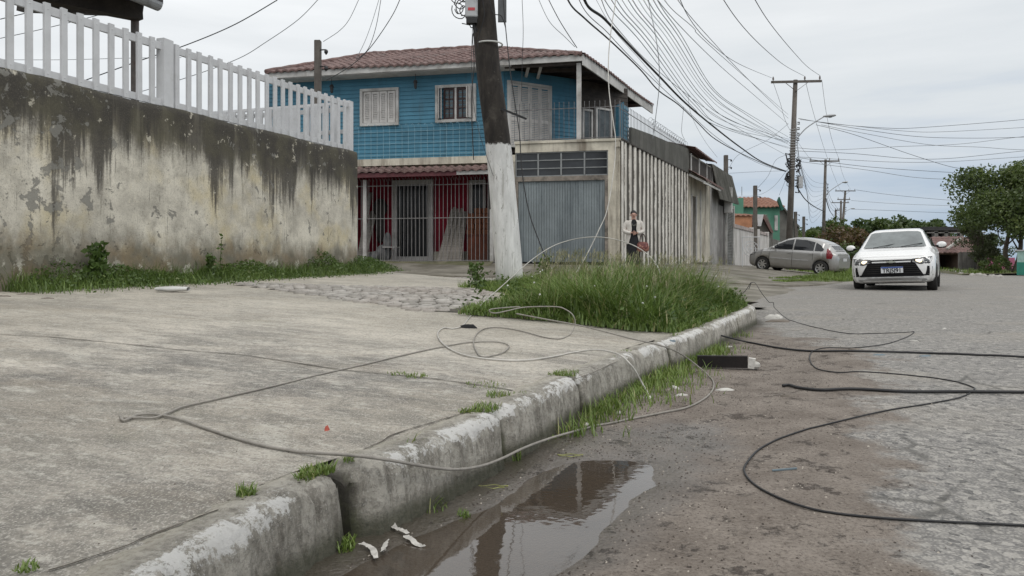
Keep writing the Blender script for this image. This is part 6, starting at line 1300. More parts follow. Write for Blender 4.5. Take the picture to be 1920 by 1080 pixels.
# ================================================================ houses further down the street
def gable(name, label, x0, x1, y_eave, y_ridge, D, dep, wallm, roofm, rx0=None, hip=False, win=(), face='front', over=.3, cat='house'):
    b = P((x0+x1)/2, 500, D); b.z = 0; t = T(name, label, cat, b+Vector((0, dep/2, 0))); w0_ = P(x0, y_eave, D); w1_ = P(x1, y_eave, D); m = MB(); m.box(w0_.x, w1_.x, D, D+dep, -.1, w0_.z); 
    zr = P(0, y_ridge, D+dep/2).z
    if face == 'front': m.add([(w0_.x, D, w0_.z), (w0_.x, D+dep, w0_.z), (w0_.x, D+dep/2, zr), (w1_.x, D, w0_.z), (w1_.x, D+dep, w0_.z), (w1_.x, D+dep/2, zr)], [(0,1,2),(3,5,4)])
    m.build('wall', M[wallm] if isinstance(wallm, str) else wallm, t); m = MB(); xa = (P(rx0, 0, D).x if rx0 else w0_.x)-over; F1 = Fr((0, 0), (1, 0), (0, 1))
    tiles(m, F1, xa, w1_.x+over, D-over, D+dep/2, w0_.z-.02, zr, per=.34, row=.5, amp=.06); m.add([(xa, D+dep/2, zr), (w1_.x+over, D+dep/2, zr), (w1_.x+over, D+dep+over, w0_.z-.05), (xa, D+dep+over, w0_.z-.05)], [(0,1,2,3)]); m.build('roof', M[roofm] if isinstance(roofm, str) else roofm, t)
    for (a, c, d, e, mt) in win:
        p, q = P(a, c, D), P(d, e, D); m = MB(); m.box(p.x, q.x, D-.06, D-.003, q.z, p.z); m.build('window' if mt != 'door' else 'door', M['glass'] if mt != 'trim' else M['trim'], t)
    return t
M['green'] = simple('mint green plaster', (.10,.26,.18), .85, var=.15, scale=.8, dirt=.3, dirtc=(.06,.16,.10)); M['brickw'] = simple('orange brickwork', (.42,.20,.11), .9, var=.25, scale=2); M['greyw'] = simple('grey plaster', (.16,.155,.14), .9, var=.3, scale=1, dirt=.4)
g_ = gable('green_house', 'mint green house with a red tiled roof behind the white wall', 1374, 1462, 388, 371, 58, 7, 'green', 'tile2', rx0=1394, win=[(1452,404,1458,432,'trim')])
m = MB(); p = P(1366, 371, 57.6); q = P(1394, 500, 57.6); m.box(p.x, q.x, 57.6, 64, 0, p.z); m.build('wall', M['green'], g_)
m = MB(); m.poly([P(1462, 369, 57.2), P(1470, 392, 57.2), P(1466, 395, 57.2), P(1459, 376, 57.2)], .3, (0, 1, 0)); m.build('gable_board', simple('dark green board', (.02,.10,.07), .8), g_)
gable('brick_shed', 'small orange brick outbuilding between the annex and green house', 1374, 1410, 405, 402, 50, 4, 'brickw', 'tile2', over=.1, cat='outbuilding')
t = T('gable_house', 'low dark-roofed house with a white gable board before the green house', 'house', P(1432, 500, 53)); m = MB(); m.poly([P(1404, 430, 53), P(1408, 418, 53), P(1438, 402, 53), P(1449, 432, 53), P(1449, 490, 53), P(1404, 490, 53)], 4, (0, 1, 0)); m.build('wall', M['greyw'], t)
m = MB(); m.poly([P(1396, 420, 52.7), P(1400, 404, 52.7), P(1434, 402, 52.7), P(1451, 436, 52.7), P(1446, 436, 52.7), P(1432, 410, 52.7), P(1424, 424, 52.7)], 4.8, (0, 1, .05)); m.build('roof', M['tile'], t)
m = MB(); m.poly([P(1420, 402, 52.4), P(1432, 402, 52.4), P(1427, 424, 52.4), P(1421, 424, 52.4)], .12, (0, 1, 0)); m.build('gable_board', M['white'], t)
t = T('grey_house', 'grey unpainted house rising between the green house and tallest pole', 'house', P(1478, 500, 70)); m = MB(); m.poly([P(1454, 500, 70), P(1454, 392, 70), P(1468, 388, 70), P(1497, 425, 70), P(1497, 500, 70)], 6, (0, 1, 0)); m.build('wall', M['greyw'], t)
m = MB(); m.poly([P(1452, 391, 69.6), P(1468, 385, 69.6), P(1499, 424, 69.6), P(1499, 428, 69.6), P(1468, 389, 69.6), P(1452, 395, 69.6)], 6.6, (0, 1, 0)); m.build('roof', M['asb'], t)
m = MB(); a_, b_ = FS.pt(34.4, -.1, 0), FS.pt(60, -.1, 0); m.add([a_, b_, b_+Vector((0,0,2.2)), a_+Vector((0,0,2.2)), a_+Vector((-.2,.1,0)), b_+Vector((-.2,.1,0)), b_+Vector((-.2,.1,2.2)), a_+Vector((-.2,.1,2.2))], [(0,1,2,3),(4,7,6,5),(3,2,6,7),(0,3,7,4)], True); tag(m.build('garden_wall', M['greyw']), 'grey garden wall continuing behind the tallest pole', 'wall')
# right: dark garage house, open upper structure, pink wall, green booth
M['rroof'] = tile_mat('dull red-brown roof', (.10,.055,.05), (.19,.115,.10))
t = T('far_house', 'low house with dull red roof and dark open garage right of the white car', 'house', P(1800, 505, 50)+Vector((0, 3, 0))); D = 50
m = MB(); p0, p1 = P(1740, 474, D), P(1850, 474, D); ga_, gb_ = P(1762, 0, D).x, P(1797, 0, D).x; gz = P(0, 477, D).z
m.box(p0.x, ga_, D, D+6, 0, p0.z); m.box(gb_, p1.x, D, D+6, 0, p0.z); m.box(ga_, gb_, D, D+6, gz, p0.z); m.box(ga_, gb_, D+3, D+3.2, 0, gz); m.build('wall', simple('brownish plaster', (.21,.155,.13), .9, var=.3, scale=1), t)
m = MB(); F1 = Fr((0, 0), (1, 0), (0, 1)); xr0, xr1 = P(1752, 0, D).x, P(1858, 0, D).x; xm = P(1800, 0, D).x; zr = P(0, 444, D+3).z
tiles(m, F1, xr0, xr1, D-.5, D+3.2, p0.z-.03, zr, lim=lambda u: max(.02, min(1, (u-xr0+.3)/(xm-xr0)*.9, 1)), per=.34, row=.5, amp=.05); m.add([(xr0, D+3.2, p0.z), (xm, D+3.2, zr), (xr1, D+3.2, zr), (xr1, D+6.5, p0.z), (xr0, D+6.5, p0.z)], [(0,1,2,3,4)]); m.build('roof', M['rroof'], t)
m = MB(); m.bar(P(1776, 466, 49.3), P(1802, 447, 51.5), .12, .12); m.build('hip_ridge', M['cement'], t)
t = T('open_warehouse', 'dark open-sided upper structure with a flat roof above the far low house', 'building', P(1800, 505, 60)+Vector((0, 4, 0))); D = 60
m = MB(); p0, p1 = P(1740, 425, D), P(1850, 429, D); m.box(p0.x, p1.x, D, D+8, p0.z-.3, p0.z); m.build('roof', M['darkmetal'], t); m = MB(); z2 = P(0, 444, D).z; m.box(p0.x, p1.x, D+.3, D+8, 0, z2); m.box(p0.x, p1.x, D+5, D+5.2, z2, p0.z-.3); m.build('wall', simple('dark red-brown wall', (.055,.040,.036), .9), t)
for x in (1757, 1776, 1805, 1835): m = MB(); p = P(x, 0, D); m.box(p.x-.15, p.x+.15, D+.1, D+.5, z2, p0.z-.3); m.build('post', M['boardmid'], t)
m = MB(); p = P(0, 436, D); m.box(p0.x, p1.x, D+.1, D+.2, p.z-.05, p.z+.05); m.build('rail', M['boardmid'], t)
m = MB(); D = 46; p0, p1 = P(1844, 483, D), P(1903, 483, D); m.box(p0.x, p1.x, D, D+.2, 0, p0.z); tag(m.build('pink_wall', simple('pink plaster', (.42,.13,.22), .85, var=.2, scale=1, dirt=.3)), 'pink plastered wall behind the big evergreen tree', 'wall')
m = MB(); D = 45; p0, p1 = P(1797, 474, D), P(1846, 474, D); 
for k in range(26): x = p0.x+(p1.x-p0.x)*k/26; m.box(x, x+.07, D, D+.05, .1, p0.z+.1*((k*7) % 3)/3)
tag(m.build('paling_fence', M['boardmid']), 'grey weathered paling fence right of the dark garage', 'fence')
t = T('green_booth', 'mint green and white metal booth cut by the right photo edge', 'booth', P(1960, 514, 31)); D = 31; p0, p1 = P(1949, 470, D), P(2040, 470, D); zb_ = P(0, 517, D).z; z1 = P(0, 492, D).z
m = MB(); m.box(p0.x, p1.x, D, D+1.4, zb_, z1); m.build('lower_panel', simple('sea green sheet', (.03,.26,.19), .6, var=.15), t); m = MB(); m.box(p0.x+.02, p1.x, D+.02, D+1.4, z1+.003, p0.z); m.build('upper_panel', simple('pale mint sheet', (.40,.60,.55), .6, var=.15), t)
m = MB(); 
for x in (0, .5, 1.0): m.box(p0.x+x-.02, p0.x+x+.02, D-.03, D+.0, zb_, p0.z)
m.box(p0.x-.05, p1.x, D-.05, D+1.45, p0.z+.003, p0.z+.05); m.build('frame', M['white'], t)
for k, (x, y, w) in enumerate([(1796,512,.3),(1804,515,.25),(1812,514,.22),(1822,517,.2),(1834,517,.24),(1845,519,.2),(1860,520,.2),(1872,521,.2)]):
    scrap(x, y, w, w*.5, .12, 'cement', 'verge_stone', 'rough stone of the row edging the far verge', 'stone', 400+k, 'rough stones along the far verge')
scrap(1805, 510, .45, .2, .12, 'paper', 'rubble', 'pale slab lying on the far verge beside the road', 'debris', 420, rz=0)
# ================================================================ cars
def carpaint(name, c, metal=0, rough=.28):
    g = G(name, rough, metal, .5); g.b.inputs['Coat Weight'].default_value = .6; g.b.inputs['Coat Roughness'].default_value = .08; p = g.obj(); n = g.noise(p, 3, 5)
    z = g.sep(p)[2]; d = g.ma('MULTIPLY', g.rng(z, .75, .15), g.rng(g.noise(p, 7, 6, .7), .3, .7, .1, .5)); return g.fin(g.mix(d, g.mix(g.rng(n, .3, .7), sc(c, .95), c), (.20,.18,.15)), rough)
M['carwhite'] = carpaint('white car paint', (.78,.78,.77)); M['cargrey'] = carpaint('silver-grey car paint', (.40,.395,.385), .5, .30)
M['carglass'] = simple('car window glass', (.02,.022,.025), .06, bump=0, var=.1); M['screen'] = simple('windscreen glass', (.16,.18,.18), .05, bump=0, var=.3, scale=2.2); M['plastic'] = simple('black plastic', (.010,.010,.011), .75, bump=.05, spec=.15); M['tyre'] = simple('tyre rubber', (.022,.021,.02), .85, scale=12); M['rim'] = simple('silver alloy', (.50,.50,.50), .35, metal=.7, bump=0, var=.1)
M['lens'] = simple('headlamp lens', (.20,.20,.20), .08, bump=0, metal=.4); M['redlens'] = simple('red tail lens', (.20,.012,.018), .15, bump=0); M['chrome'] = simple('chrome', (.6,.58,.5), .15, metal=1, bump=0); M['lip'] = simple('silver bumper lip', (.42,.42,.42), .5, bump=0)
gL = G('lit headlamp', .3); gL.put(gL.b.inputs['Base Color'], (.9,.85,.7)); gL.put(gL.b.inputs['Emission Color'], (1,.80,.48,1)); gL.b.inputs['Emission Strength'].default_value = 1.5; M['lit'] = gL.m
class Car:
    """x: 0 at the front bumper to L at the rear, y: left side +, z up; built in local coordinates"""
    def __init__(s, root, st, paint, wheels, wr, ww, roll=0, pitch=0):
        s.root = root; xs_ = [a[0] for a in st]; L = xs_[-1]; s.L = L; s.R = Matrix.Rotation(roll, 4, 'X'); X = np.unique(np.concatenate([np.linspace(0, L, 90), xs_])); X.sort()
        cols_ = []
        for c in range(1, 7):
            v = np.interp(X, xs_, [a[c] for a in st]); 
            for _ in range(3): v[1:-1] = .25*v[:-2]+.5*v[1:-1]+.25*v[2:]
            cols_.append(v)
        V = []; K = 0
        for x, zb, w, bl, wrf, top, sh in zip(X, *cols_):
            prof = [(0, zb), (w*.80, zb), (w*.93, zb+.03), (w*.985, zb+.12), (w, zb+.26 if bl-zb > .4 else (zb+bl)/2), (w*.998, bl-.14 if bl-zb > .4 else (zb+bl)/2+.01), (w*.975, bl-.03), (w*.945, bl)]
            hh = top-bl
            for t in (.15, .35, .55, .75, .88, .95): prof.append(((w*.935)*(1-t)+wrf*t+.03*math.sin(math.pi*t)*min(1, hh/.4), bl+hh*(t*.95)))
            prof += [(wrf*.90, bl+hh*.975), (wrf*.7, bl+hh*.99), (wrf*.35, top), (0, top)]
            ring = [(x, y, z) for y, z in prof]+[(x, -y, z) for y, z in prof[-2:0:-1]]; K = len(ring); V += ring
        n = len(X); F = [(i*K+j, i*K+(j+1) % K, (i+1)*K+(j+1) % K, (i+1)*K+j) for i in range(n-1) for j in range(K)]; F += [tuple(range(K))[::-1], tuple((n-1)*K+j for j in range(K))]
        me = bpy.data.meshes.new('tmp'); me.from_pydata(V, [], F); bm = bmesh.new(); bm.from_mesh(me); bmesh.ops.recalc_face_normals(bm, faces=bm.faces); bm.to_mesh(me); s.bvh = BVHTree.FromBMesh(bm); bm.free()
        ob = bpy.data.objects.new('tmp', me); COL.objects.link(ob); cm = MB()
        for wx in wheels:
            for sy in (-1, 1): cm.tube([(wx, sy*.45, wr), (wx, sy*1.3, wr)], wr+.055, 36)
        cme = bpy.data.meshes.new('cut'); cme.from_pydata([tuple(v) for v in cm.V], [], cm.F); bm = bmesh.new(); bm.from_mesh(cme); bmesh.ops.recalc_face_normals(bm, faces=bm.faces); bm.to_mesh(cme); bm.free(); co = bpy.data.objects.new('cut', cme); COL.objects.link(co)
        md = ob.modifiers.new('b', 'BOOLEAN'); md.object = co; md.operation = 'DIFFERENCE'; md.solver = 'EXACT'; dg = bpy.context.evaluated_depsgraph_get(); nm = bpy.data.meshes.new_from_object(ob.evaluated_get(dg)); nm.transform(s.R)
        for p in nm.polygons: p.use_smooth = p.area < .03
        bpy.data.objects.remove(ob); bpy.data.objects.remove(co); nm.materials.clear(); nm.materials.append(paint); b = bpy.data.objects.new('body', nm); COL.objects.link(b); b.parent = root; s.body = b
        for wx in wheels:
            for sy in (-1, 1):
                t = MB(); pr_ = [(ww*.5, wr*.66), (ww*.5, wr*.93), (ww*.36, wr), (-ww*.36, wr), (-ww*.5, wr*.93), (-ww*.5, wr*.66)]; c = Vector((wx, sy*(s.halfw(wx)-ww*.5-.01), wr)); 
                t.grid([[c+Vector((r*math.cos(a), q, r*math.sin(a))) for q, r in pr_] for a in np.linspace(0, 2*math.pi, 33)]); w = t.build('wheel', M['tyre'], root, local=True, smooth=True)
                t = MB(); oy = c.y+sy*ww*.42; R_ = wr*.66
                t.tube([(wx, oy-sy*.12, wr), (wx, oy-sy*.11, wr)], R_, 24)
                t.grid([[(wx+r*math.cos(a), oy-sy*d, wr+r*math.sin(a)) for r, d in ((R_, 0), (R_*.9, .01), (R_*.86, .06))] for a in np.linspace(0, 2*math.pi, 33)]); t.tube([(wx, oy-sy*.05, wr), (wx, oy, wr)], R_*.24, 14)
                for k in range(7):
                    a = 2*math.pi*k/7+.2; d = Vector((math.cos(a), 0, math.sin(a))); t.bar(Vector((wx, oy-sy*.02, wr))+d*R_*.15, Vector((wx, oy-sy*.015, wr))+d*R_*.9, .055, .03, up=(0, 1, 0))
                t.build('rim', M['rim'], w, local=True); t = MB(); t.tube([(wx, oy-sy*.09, wr), (wx, oy-sy*.085, wr)], R_*.86, 24); t.build('brake_disc', M['plastic'], w, local=True)
    def halfw(s, x):
        h = s.bvh.ray_cast(Vector((x, 2, .62)), Vector((0, -1, 0))); return h[0].y if h[0] else .8
    def decal(s, name, poly, axis, mat, off=.006, th=0, par=None, res=.07, outward=True):
        bm = bmesh.new(); vs = [bm.verts.new((a, b, 0)) for a, b in poly]; bm.faces.new(vs)
        for ax_, k in (((1, 0, 0), 0), ((0, 1, 0), 1)):
            lo = min(p[k] for p in poly); hi = max(p[k] for p in poly); q = lo+res
            while q < hi:
                co = [0, 0, 0]; co[k] = q; bmesh.ops.bisect_plane(bm, geom=bm.verts[:]+bm.edges[:]+bm.faces[:], plane_co=co, plane_no=ax_); q += res
        bmesh.ops.triangulate(bm, faces=bm.faces[:])
        dirs = {'front': (Vector((-1, 0, 0)), Vector((1, 0, 0))), 'rear': (Vector((s.L+1, 0, 0)), Vector((-1, 0, 0))), 'left': (Vector((0, 2, 0)), Vector((0, -1, 0))), 'right': (Vector((0, -2, 0)), Vector((0, 1, 0))), 'top': (Vector((0, 0, 3)), Vector((0, 0, -1)))}
        o, d = dirs[axis]; P_ = []; V = {}
        for v in bm.verts:
            a, b = v.co.x, v.co.y; st = o+(Vector((0, a, b)) if axis in ('front', 'rear') else Vector((a, 0, b)) if axis in ('left', 'right') else Vector((a, b, 0)))
            h = s.bvh.ray_cast(st, d)
            p = h[0]-d*off if h[0] else st+d*1.3; v.co = p; 
        if th:
            r = bmesh.ops.extrude_face_region(bm, geom=bm.faces[:]); 
            for v in [e for e in r['geom'] if isinstance(e, bmesh.types.BMVert)]: v.co -= d*th
        me = bpy.data.meshes.new(name); bm.transform(s.R); bm.to_mesh(me); bm.free(); me.materials.append(mat); ob = bpy.data.objects.new(name, me); COL.objects.link(ob); ob.parent = par or s.root; return ob
    def add(s, m, name, mat, par=None, smooth=False, bevel=0):
        m.V = [s.R.to_3x3() @ v for v in m.V]; return m.build(name, mat, par or s.root, local=True, smooth=smooth, bevel=bevel)
def rrect(y0, y1, z0, z1): return [(y0, z0), (y1, z0), (y1, z1), (y0, z1)]
def mir(p): return [(-a, b) for a, b in p]
# ---- white hatchback, coming towards us with its nose slightly to our left
wx, wd0 = X_(1673, 16.6), 16.6
tocam = math.atan2(-wd0, -wx); head = tocam+math.radians(-4.0)     # heading of the nose
cw = T('white_car', 'white hatchback with lit headlamps driving towards the camera', 'car', (wx, wd0, 0), head+math.pi)
st = [(0,.30,.52,.60,.44,.66,0),(.05,.22,.66,.66,.55,.72,0),(.14,.19,.76,.70,.62,.775,0),(.32,.18,.835,.75,.68,.83,0),(.6,.17,.865,.80,.72,.90,0),(.95,.17,.865,.86,.72,.96,0),(1.18,.17,.865,.90,.70,.99,0),(1.95,.17,.865,.935,.555,1.42,0),(2.4,.17,.865,.95,.545,1.47,0),(3.2,.17,.865,.97,.545,1.42,0),(3.65,.18,.85,.98,.55,1.30,0),(3.95,.2,.82,.96,.62,1.02,0),(4.12,.28,.76,.88,.6,.92,0),(4.16,.34,.66,.80,.5,.84,0)]
CW = Car(cw, st, M['carwhite'], (.82, 3.37), .315, .20, roll=math.radians(-2.3))
CW.decal('windscreen', [(-.66,1.0),(.66,1.0),(.535,1.35),(.47,1.375),(.28,1.388),(-.28,1.388),(-.47,1.375),(-.535,1.35)], 'front', M['screen'], .016, res=.05)
gr_ = CW.decal('grille', [(-.64,.325),(.64,.325),(.48,.61),(.36,.635),(-.36,.635),(-.48,.61)], 'front', M['plastic'], .012)
for z in (.40, .445, .49, .535, .575):
    w = .60-(z-.345)*.55; CW.decal('grille_bar', rrect(-w, w, z-.006, z+.006), 'front', M['tyre'], .014, .012, gr_)
CW.decal('upper_grille', [(-.40,.668),(.40,.668),(.43,.70),(-.43,.70)], 'front', M['plastic'], .010)
for sg in (1, -1):
    f = (lambda p: p) if sg > 0 else mir
    CW.decal('headlight_housing', f([(.38,.628),(.56,.588),(.755,.60),(.805,.70),(.795,.748),(.62,.732),(.41,.706)]), 'front', M['plastic'], .005); hl = CW.decal('headlight', f([(.41,.637),(.56,.602),(.74,.616),(.785,.70),(.775,.732),(.62,.717),(.43,.697)]), 'front', M['lens'], .009)
    CW.decal('headlight_rim', f([(.40,.63),(.56,.594),(.745,.608),(.74,.618),(.56,.605),(.405,.64)]), 'front', M['plastic'], .011, .0, hl); CW.decal('lamp_reflector', f([(.66,.64),(.75,.65),(.77,.71),(.68,.70)]), 'front', M['glass2'], .010, .0, hl)
    b_ = MB(); h = CW.bvh.ray_cast(Vector((-1, sg*.53, .655)), Vector((1, 0, 0)))[0]; b_.ell(h+Vector((-.006, 0, 0)), .02, .075, .038, 12, 8); CW.add(b_, 'bulb', M['lit'], hl, True)
    CW.decal('fog_recess', f([(.66,.36),(.78,.37),(.80,.53),(.70,.545),(.69,.46)]), 'front', M['plastic'], .009)
    CW.decal('black_trim', f([(.50,.335),(.80,.33),(.80,.36),(.60,.365)]), 'front', M['plastic'], .010)
    m = MB(); m.bar((1.33, sg*.82, .985), (1.38, sg*.93, .995), .05, .03); CW.add(m, 'mirror_stalk', M['plastic']); m = MB(); m.ell((1.38, sg*.965, 1.02), .055, .105, .070, 14, 9); mm = CW.add(m, 'mirror', M['carwhite'], smooth=True); m = MB(); m.ell((1.395, sg*.96, .985), .05, .105, .05, 12, 8); CW.add(m, 'mirror_base', M['plastic'], mm, True)
    sd_ = 'left' if sg > 0 else 'right'; wn_ = CW.decal('side_window', [(1.42,1.0),(1.95,1.36),(2.35,1.40),(2.35,.99)], sd_, M['carglass'], .006); CW.decal('side_window', [(2.42,.99),(2.42,1.40),(3.1,1.35),(3.5,1.04)], sd_, M['carglass'], .006)
    CW.decal('door_handle', rrect(2.15, 2.32, .83, .86), sd_, M['carwhite'], .01, .02); CW.decal('side_marker', rrect(.95, 1.05, .70, .73), sd_, M['lens'], .008)
lipd = CW.decal('bumper_lip', [(-.60,.195),(.60,.195),(.70,.245),(.56,.30),(-.56,.30),(-.70,.245)], 'front', M['lip'], .012, .014)
em = MB(); h = CW.bvh.ray_cast(Vector((-1, 0, .655)), Vector((1, 0, 0)))[0]; em.poly([h+Vector((-.014, y, z)) for y, z in [(-.09,-.014),(-.035,-.014),(-.035,-.028),(.035,-.028),(.035,-.014),(.09,-.014),(.09,.014),(.035,.014),(.035,.028),(-.035,.028),(-.035,.014),(-.09,.014)]], .012, (-1, 0, 0)); CW.add(em, 'emblem', M['chrome'])
CW.decal('hood_gap', [(-.62,.985),(.62,.985),(.62,.992),(-.62,.992)], 'front', M['plastic'], .004)
def text_mesh(s_, size, mat, name, par, M4, ex=.001, sx=1):
    cu = bpy.data.curves.new('t', 'FONT'); cu.body = s_; cu.size = size; cu.align_x = 'CENTER'; cu.align_y = 'CENTER'; cu.extrude = ex; cu.offset = size*.022; o = bpy.data.objects.new('t', cu); COL.objects.link(o); dg = bpy.context.evaluated_depsgraph_get()
    me = bpy.data.meshes.new_from_object(o.evaluated_get(dg)); bpy.data.objects.remove(o); me.transform(Matrix.Diagonal((sx, 1, 1, 1))); me.transform(M4); me.materials.clear(); me.materials.append(mat); ob = bpy.data.objects.new(name, me); COL.objects.link(ob); ob.parent = par; return ob
px0 = h.x-.055; m = MB(); m.box(px0, px0+.012, -.235, .205, .405, .545); pn = CW.add(m, 'number_plate', simple('white plate', (.62,.63,.64), .5, bump=0, var=.03), bevel=.003)
m = MB(); m.box(px0-.002, px0, -.233, .203, .515, .543); CW.add(m, 'plate_band', simple('blue plate band', (.02,.07,.30), .5, bump=0), pn)
R3 = Matrix(((0, 0, -1, 0), (-1, 0, 0, 0), (0, 1, 0, 0), (0, 0, 0, 1)))
text_mesh('TRJ5J91', .128, M['plastic'], 'plate_lettering', pn, CW.R @ Matrix.Translation((px0-.003, -.015, .458)) @ R3, sx=.92)
m = MB(); m.ell((1.52, 0, 1.29), .02, .09, .03, 10, 6); 
m = MB(); m.bar((1.06, .45, .995), (1.34, -.02, 1.08), .012, .012); CW.add(m, 'wiper', M['plastic']); m = MB(); m.bar((1.06, -.15, 1.0), (1.30, -.58, 1.07), .012, .012); CW.add(m, 'wiper', M['plastic'])
m = MB(); m.box(.5, 3.9, -.62, .62, .16, .30); CW.add(m, 'underbody', M['plastic'])
# ---- silver-grey hatchback parked nose-up on the slope
fa = P(1429, 508, 31.9); ra = P(1537, 517, 30.2); front = Vector((fa.x, fa.y, .225)); rear = Vector((ra.x, ra.y, .055)); d = (front-rear); yaw = math.atan2(d.y, d.x); pit = math.atan2(d.z, Vector((d.x, d.y)).length)
cg = T('silver_car', 'silver-grey hatchback parked nose-up on the sloping verge by the white wall', 'car', (0, 0, 0)); 
# local +x runs from nose to tail, so the yaw is the tail direction
Mx = Matrix.Rotation(yaw+math.pi, 4, 'Z') @ Matrix.Rotation(pit, 4, 'Y'); o_ = rear-Mx.to_3x3() @ Vector((3.19, 0, 0)); o_ = o_-Mx.to_3x3() @ Vector((0, -.78, 0))*1.0
cg.rotation_euler = Mx.to_euler(); cg.location = o_
st = [(0,.38,.50,.58,.40,.60,0),(.05,.26,.64,.66,.52,.69,0),(.15,.21,.72,.72,.58,.76,0),(.35,.19,.79,.78,.62,.85,0),(.65,.18,.825,.84,.64,.95,0),(.92,.18,.83,.88,.62,1.03,0),(1.25,.18,.83,.90,.585,1.23,0),(1.65,.18,.83,.92,.55,1.43,0),(2.0,.18,.83,.93,.54,1.51,0),(2.35,.18,.83,.94,.53,1.52,0),(2.8,.18,.83,.95,.53,1.48,0),(3.2,.18,.82,.97,.52,1.37,0),(3.45,.19,.81,.97,.52,1.24,0),(3.65,.20,.78,.93,.56,1.03,0),(3.78,.24,.73,.86,.56,.88,0),(3.85,.34,.62,.70,.5,.74,0)]
CG = Car(cg, st, M['cargrey'], (.73, 3.19), .30, .185)
for sd_ in ('left', 'right'):
    CG.decal('side_window', [(1.02,.985),(1.35,1.20),(1.70,1.36),(1.98,1.42),(1.98,.985)], sd_, M['carglass'], .007); CG.decal('side_window', [(2.04,.985),(2.04,1.425),(2.5,1.41),(2.86,1.34),(2.86,.985)], sd_, M['carglass'], .007); CG.decal('quarter_window', [(2.91,.985),(2.91,1.325),(3.12,1.22),(3.27,1.06),(3.22,.985)], sd_, M['carglass'], .007)
    CG.decal('rub_strip', [(1.06,.585),(1.97,.565),(1.97,.605),(1.06,.62)], sd_, M['lip'], .008, .012); CG.decal('rub_strip', [(2.03,.565),(2.70,.57),(2.70,.605),(2.03,.605)], sd_, M['lip'], .008, .012)
    for x in (1.80, 2.68): CG.decal('door_handle', rrect(x, x+.17, .83, .86), sd_, M['cargrey'], .008, .02)
    for x, z0, z1 in ((1.02,.28,.98),(2.01,.25,.985),(2.86,.60,.985)): CG.decal('door_gap', [(x-.006,z0),(x+.006,z0),(x+.006,z1),(x-.006,z1)], sd_, M['plastic'], .003)
    CG.decal('sill', [(1.08,.20),(2.82,.20),(2.82,.245),(1.08,.245)], sd_, M['plastic'], .004)
    CG.decal('tail_light', [(3.42,.70),(3.62,.70),(3.66,.86),(3.52,1.02),(3.38,1.12),(3.40,.92)], sd_, M['redlens'], .009); CG.decal('headlight', [(.10,.62),(.34,.70),(.44,.80),(.30,.80),(.12,.72)], sd_, M['lens'], .009)
    sg = 1 if sd_ == 'left' else -1; m = MB(); m.ell((1.22, sg*.90, 1.03), .06, .09, .06, 12, 8); CG.add(m, 'mirror', M['cargrey'], smooth=True)
    CG.decal('fuel_flap', [(3.02+.075*math.cos(a), .82+.075*math.sin(a)) for a in np.linspace(0, 6.0, 14)], sd_, M['lip'], .004) if sd_ == 'left' else None
CG.decal('rear_window', [(-.48,1.02),(.48,1.02),(.44,1.30),(-.44,1.30)], 'rear', M['carglass'], .006); CG.decal('windscreen', [(-.60,1.06),(.60,1.06),(.50,1.40),(-.50,1.40)], 'front', M['carglass'], .006)
CG.decal('rear_plate', rrect(-.2, .2, .62, .74), 'rear', M['white'], .01); m = MB(); m.box(.5, 3.5, -.58, .58, .17, .3); CG.add(m, 'underbody', M['plastic'])

# ================================================================ woman by the garage wall
pp = P(1188, 506, 19.2); pp.z = zpave(pp.x, pp.y)+.0
PE = T('person', 'woman in white cardigan and long dark skirt standing by the striped wall', 'person', pp, math.atan2(-pp.x, pp.y)*-1*-1+math.radians(6))
hs = (507-393)/1400*19.2/1.60*1.0
def skin(name, verts, edges, radii, mat, par, sub=2, root=0, scale=1):
    me = bpy.data.meshes.new(name); me.from_pydata([tuple(Vector(v)*hs) for v in verts], edges, []); ob = bpy.data.objects.new(name, me); COL.objects.link(ob); md = ob.modifiers.new('s', 'SKIN'); md.use_smooth_shade = True
    for i, r in enumerate(radii):
        a, b = r if isinstance(r, tuple) else (r, r); me.skin_vertices[0].data[i].radius = (a*hs, b*hs)
    me.skin_vertices[0].data[root].use_root = True; ms_ = ob.modifiers.new('u', 'SUBSURF'); ms_.levels = sub; ms_.render_levels = sub
    dg = bpy.context.evaluated_depsgraph_get(); nm = bpy.data.meshes.new_from_object(ob.evaluated_get(dg)); bpy.data.objects.remove(ob)
    for p in nm.polygons: p.use_smooth = True
    nm.materials.clear(); nm.materials.append(mat); o = bpy.data.objects.new(name, nm); COL.objects.link(o); o.parent = par; return o
M['skin'] = simple('skin', (.46,.27,.21), .6, var=.12, scale=8, bump=0); M['hair'] = simple('black hair', (.015,.012,.011), .6, scale=20, bump=.3, bs=120); M['cardi'] = simple('cream knit cardigan', (.60,.565,.52), .9, var=.14, scale=9, bump=.5, bs=90); M['blk'] = simple('black clothing', (.010,.010,.013), .85, scale=9, bump=.2); M['shoe'] = simple('dark shoe leather', (.02,.017,.016), .5)
# the figure faces -y; x<0 is her right arm (photo left)
V = [(0,0,.86),(0,.01,1.00),(0,.01,1.14),(0,.01,1.27),(0,.0,1.345),(0,-.005,1.40),(0,-.005,1.455),(0,-.005,1.53), (-.10,0,.84),(-.095,0,.48),(-.09,.01,.09), (.10,0,.84),(.095,0,.48),(.09,.01,.09), (-.16,.01,1.265),(-.24,.0,1.05),(-.06,-.17,.985), (.16,.01,1.265),(.24,.0,1.05),(.07,-.17,.98)]
E_ = [(0,1),(1,2),(2,3),(3,4),(4,5),(5,6),(6,7),(0,8),(8,9),(9,10),(0,11),(11,12),(12,13),(3,14),(14,15),(15,16),(3,17),(17,18),(18,19)]
Rr = [(.15,.11),(.135,.10),(.15,.105),(.12,.08),.055,(.055,.06),(.078,.09),(.06,.07),.09,.065,.042,.09,.065,.042,.036,.036,.028,.036,.036,.028]
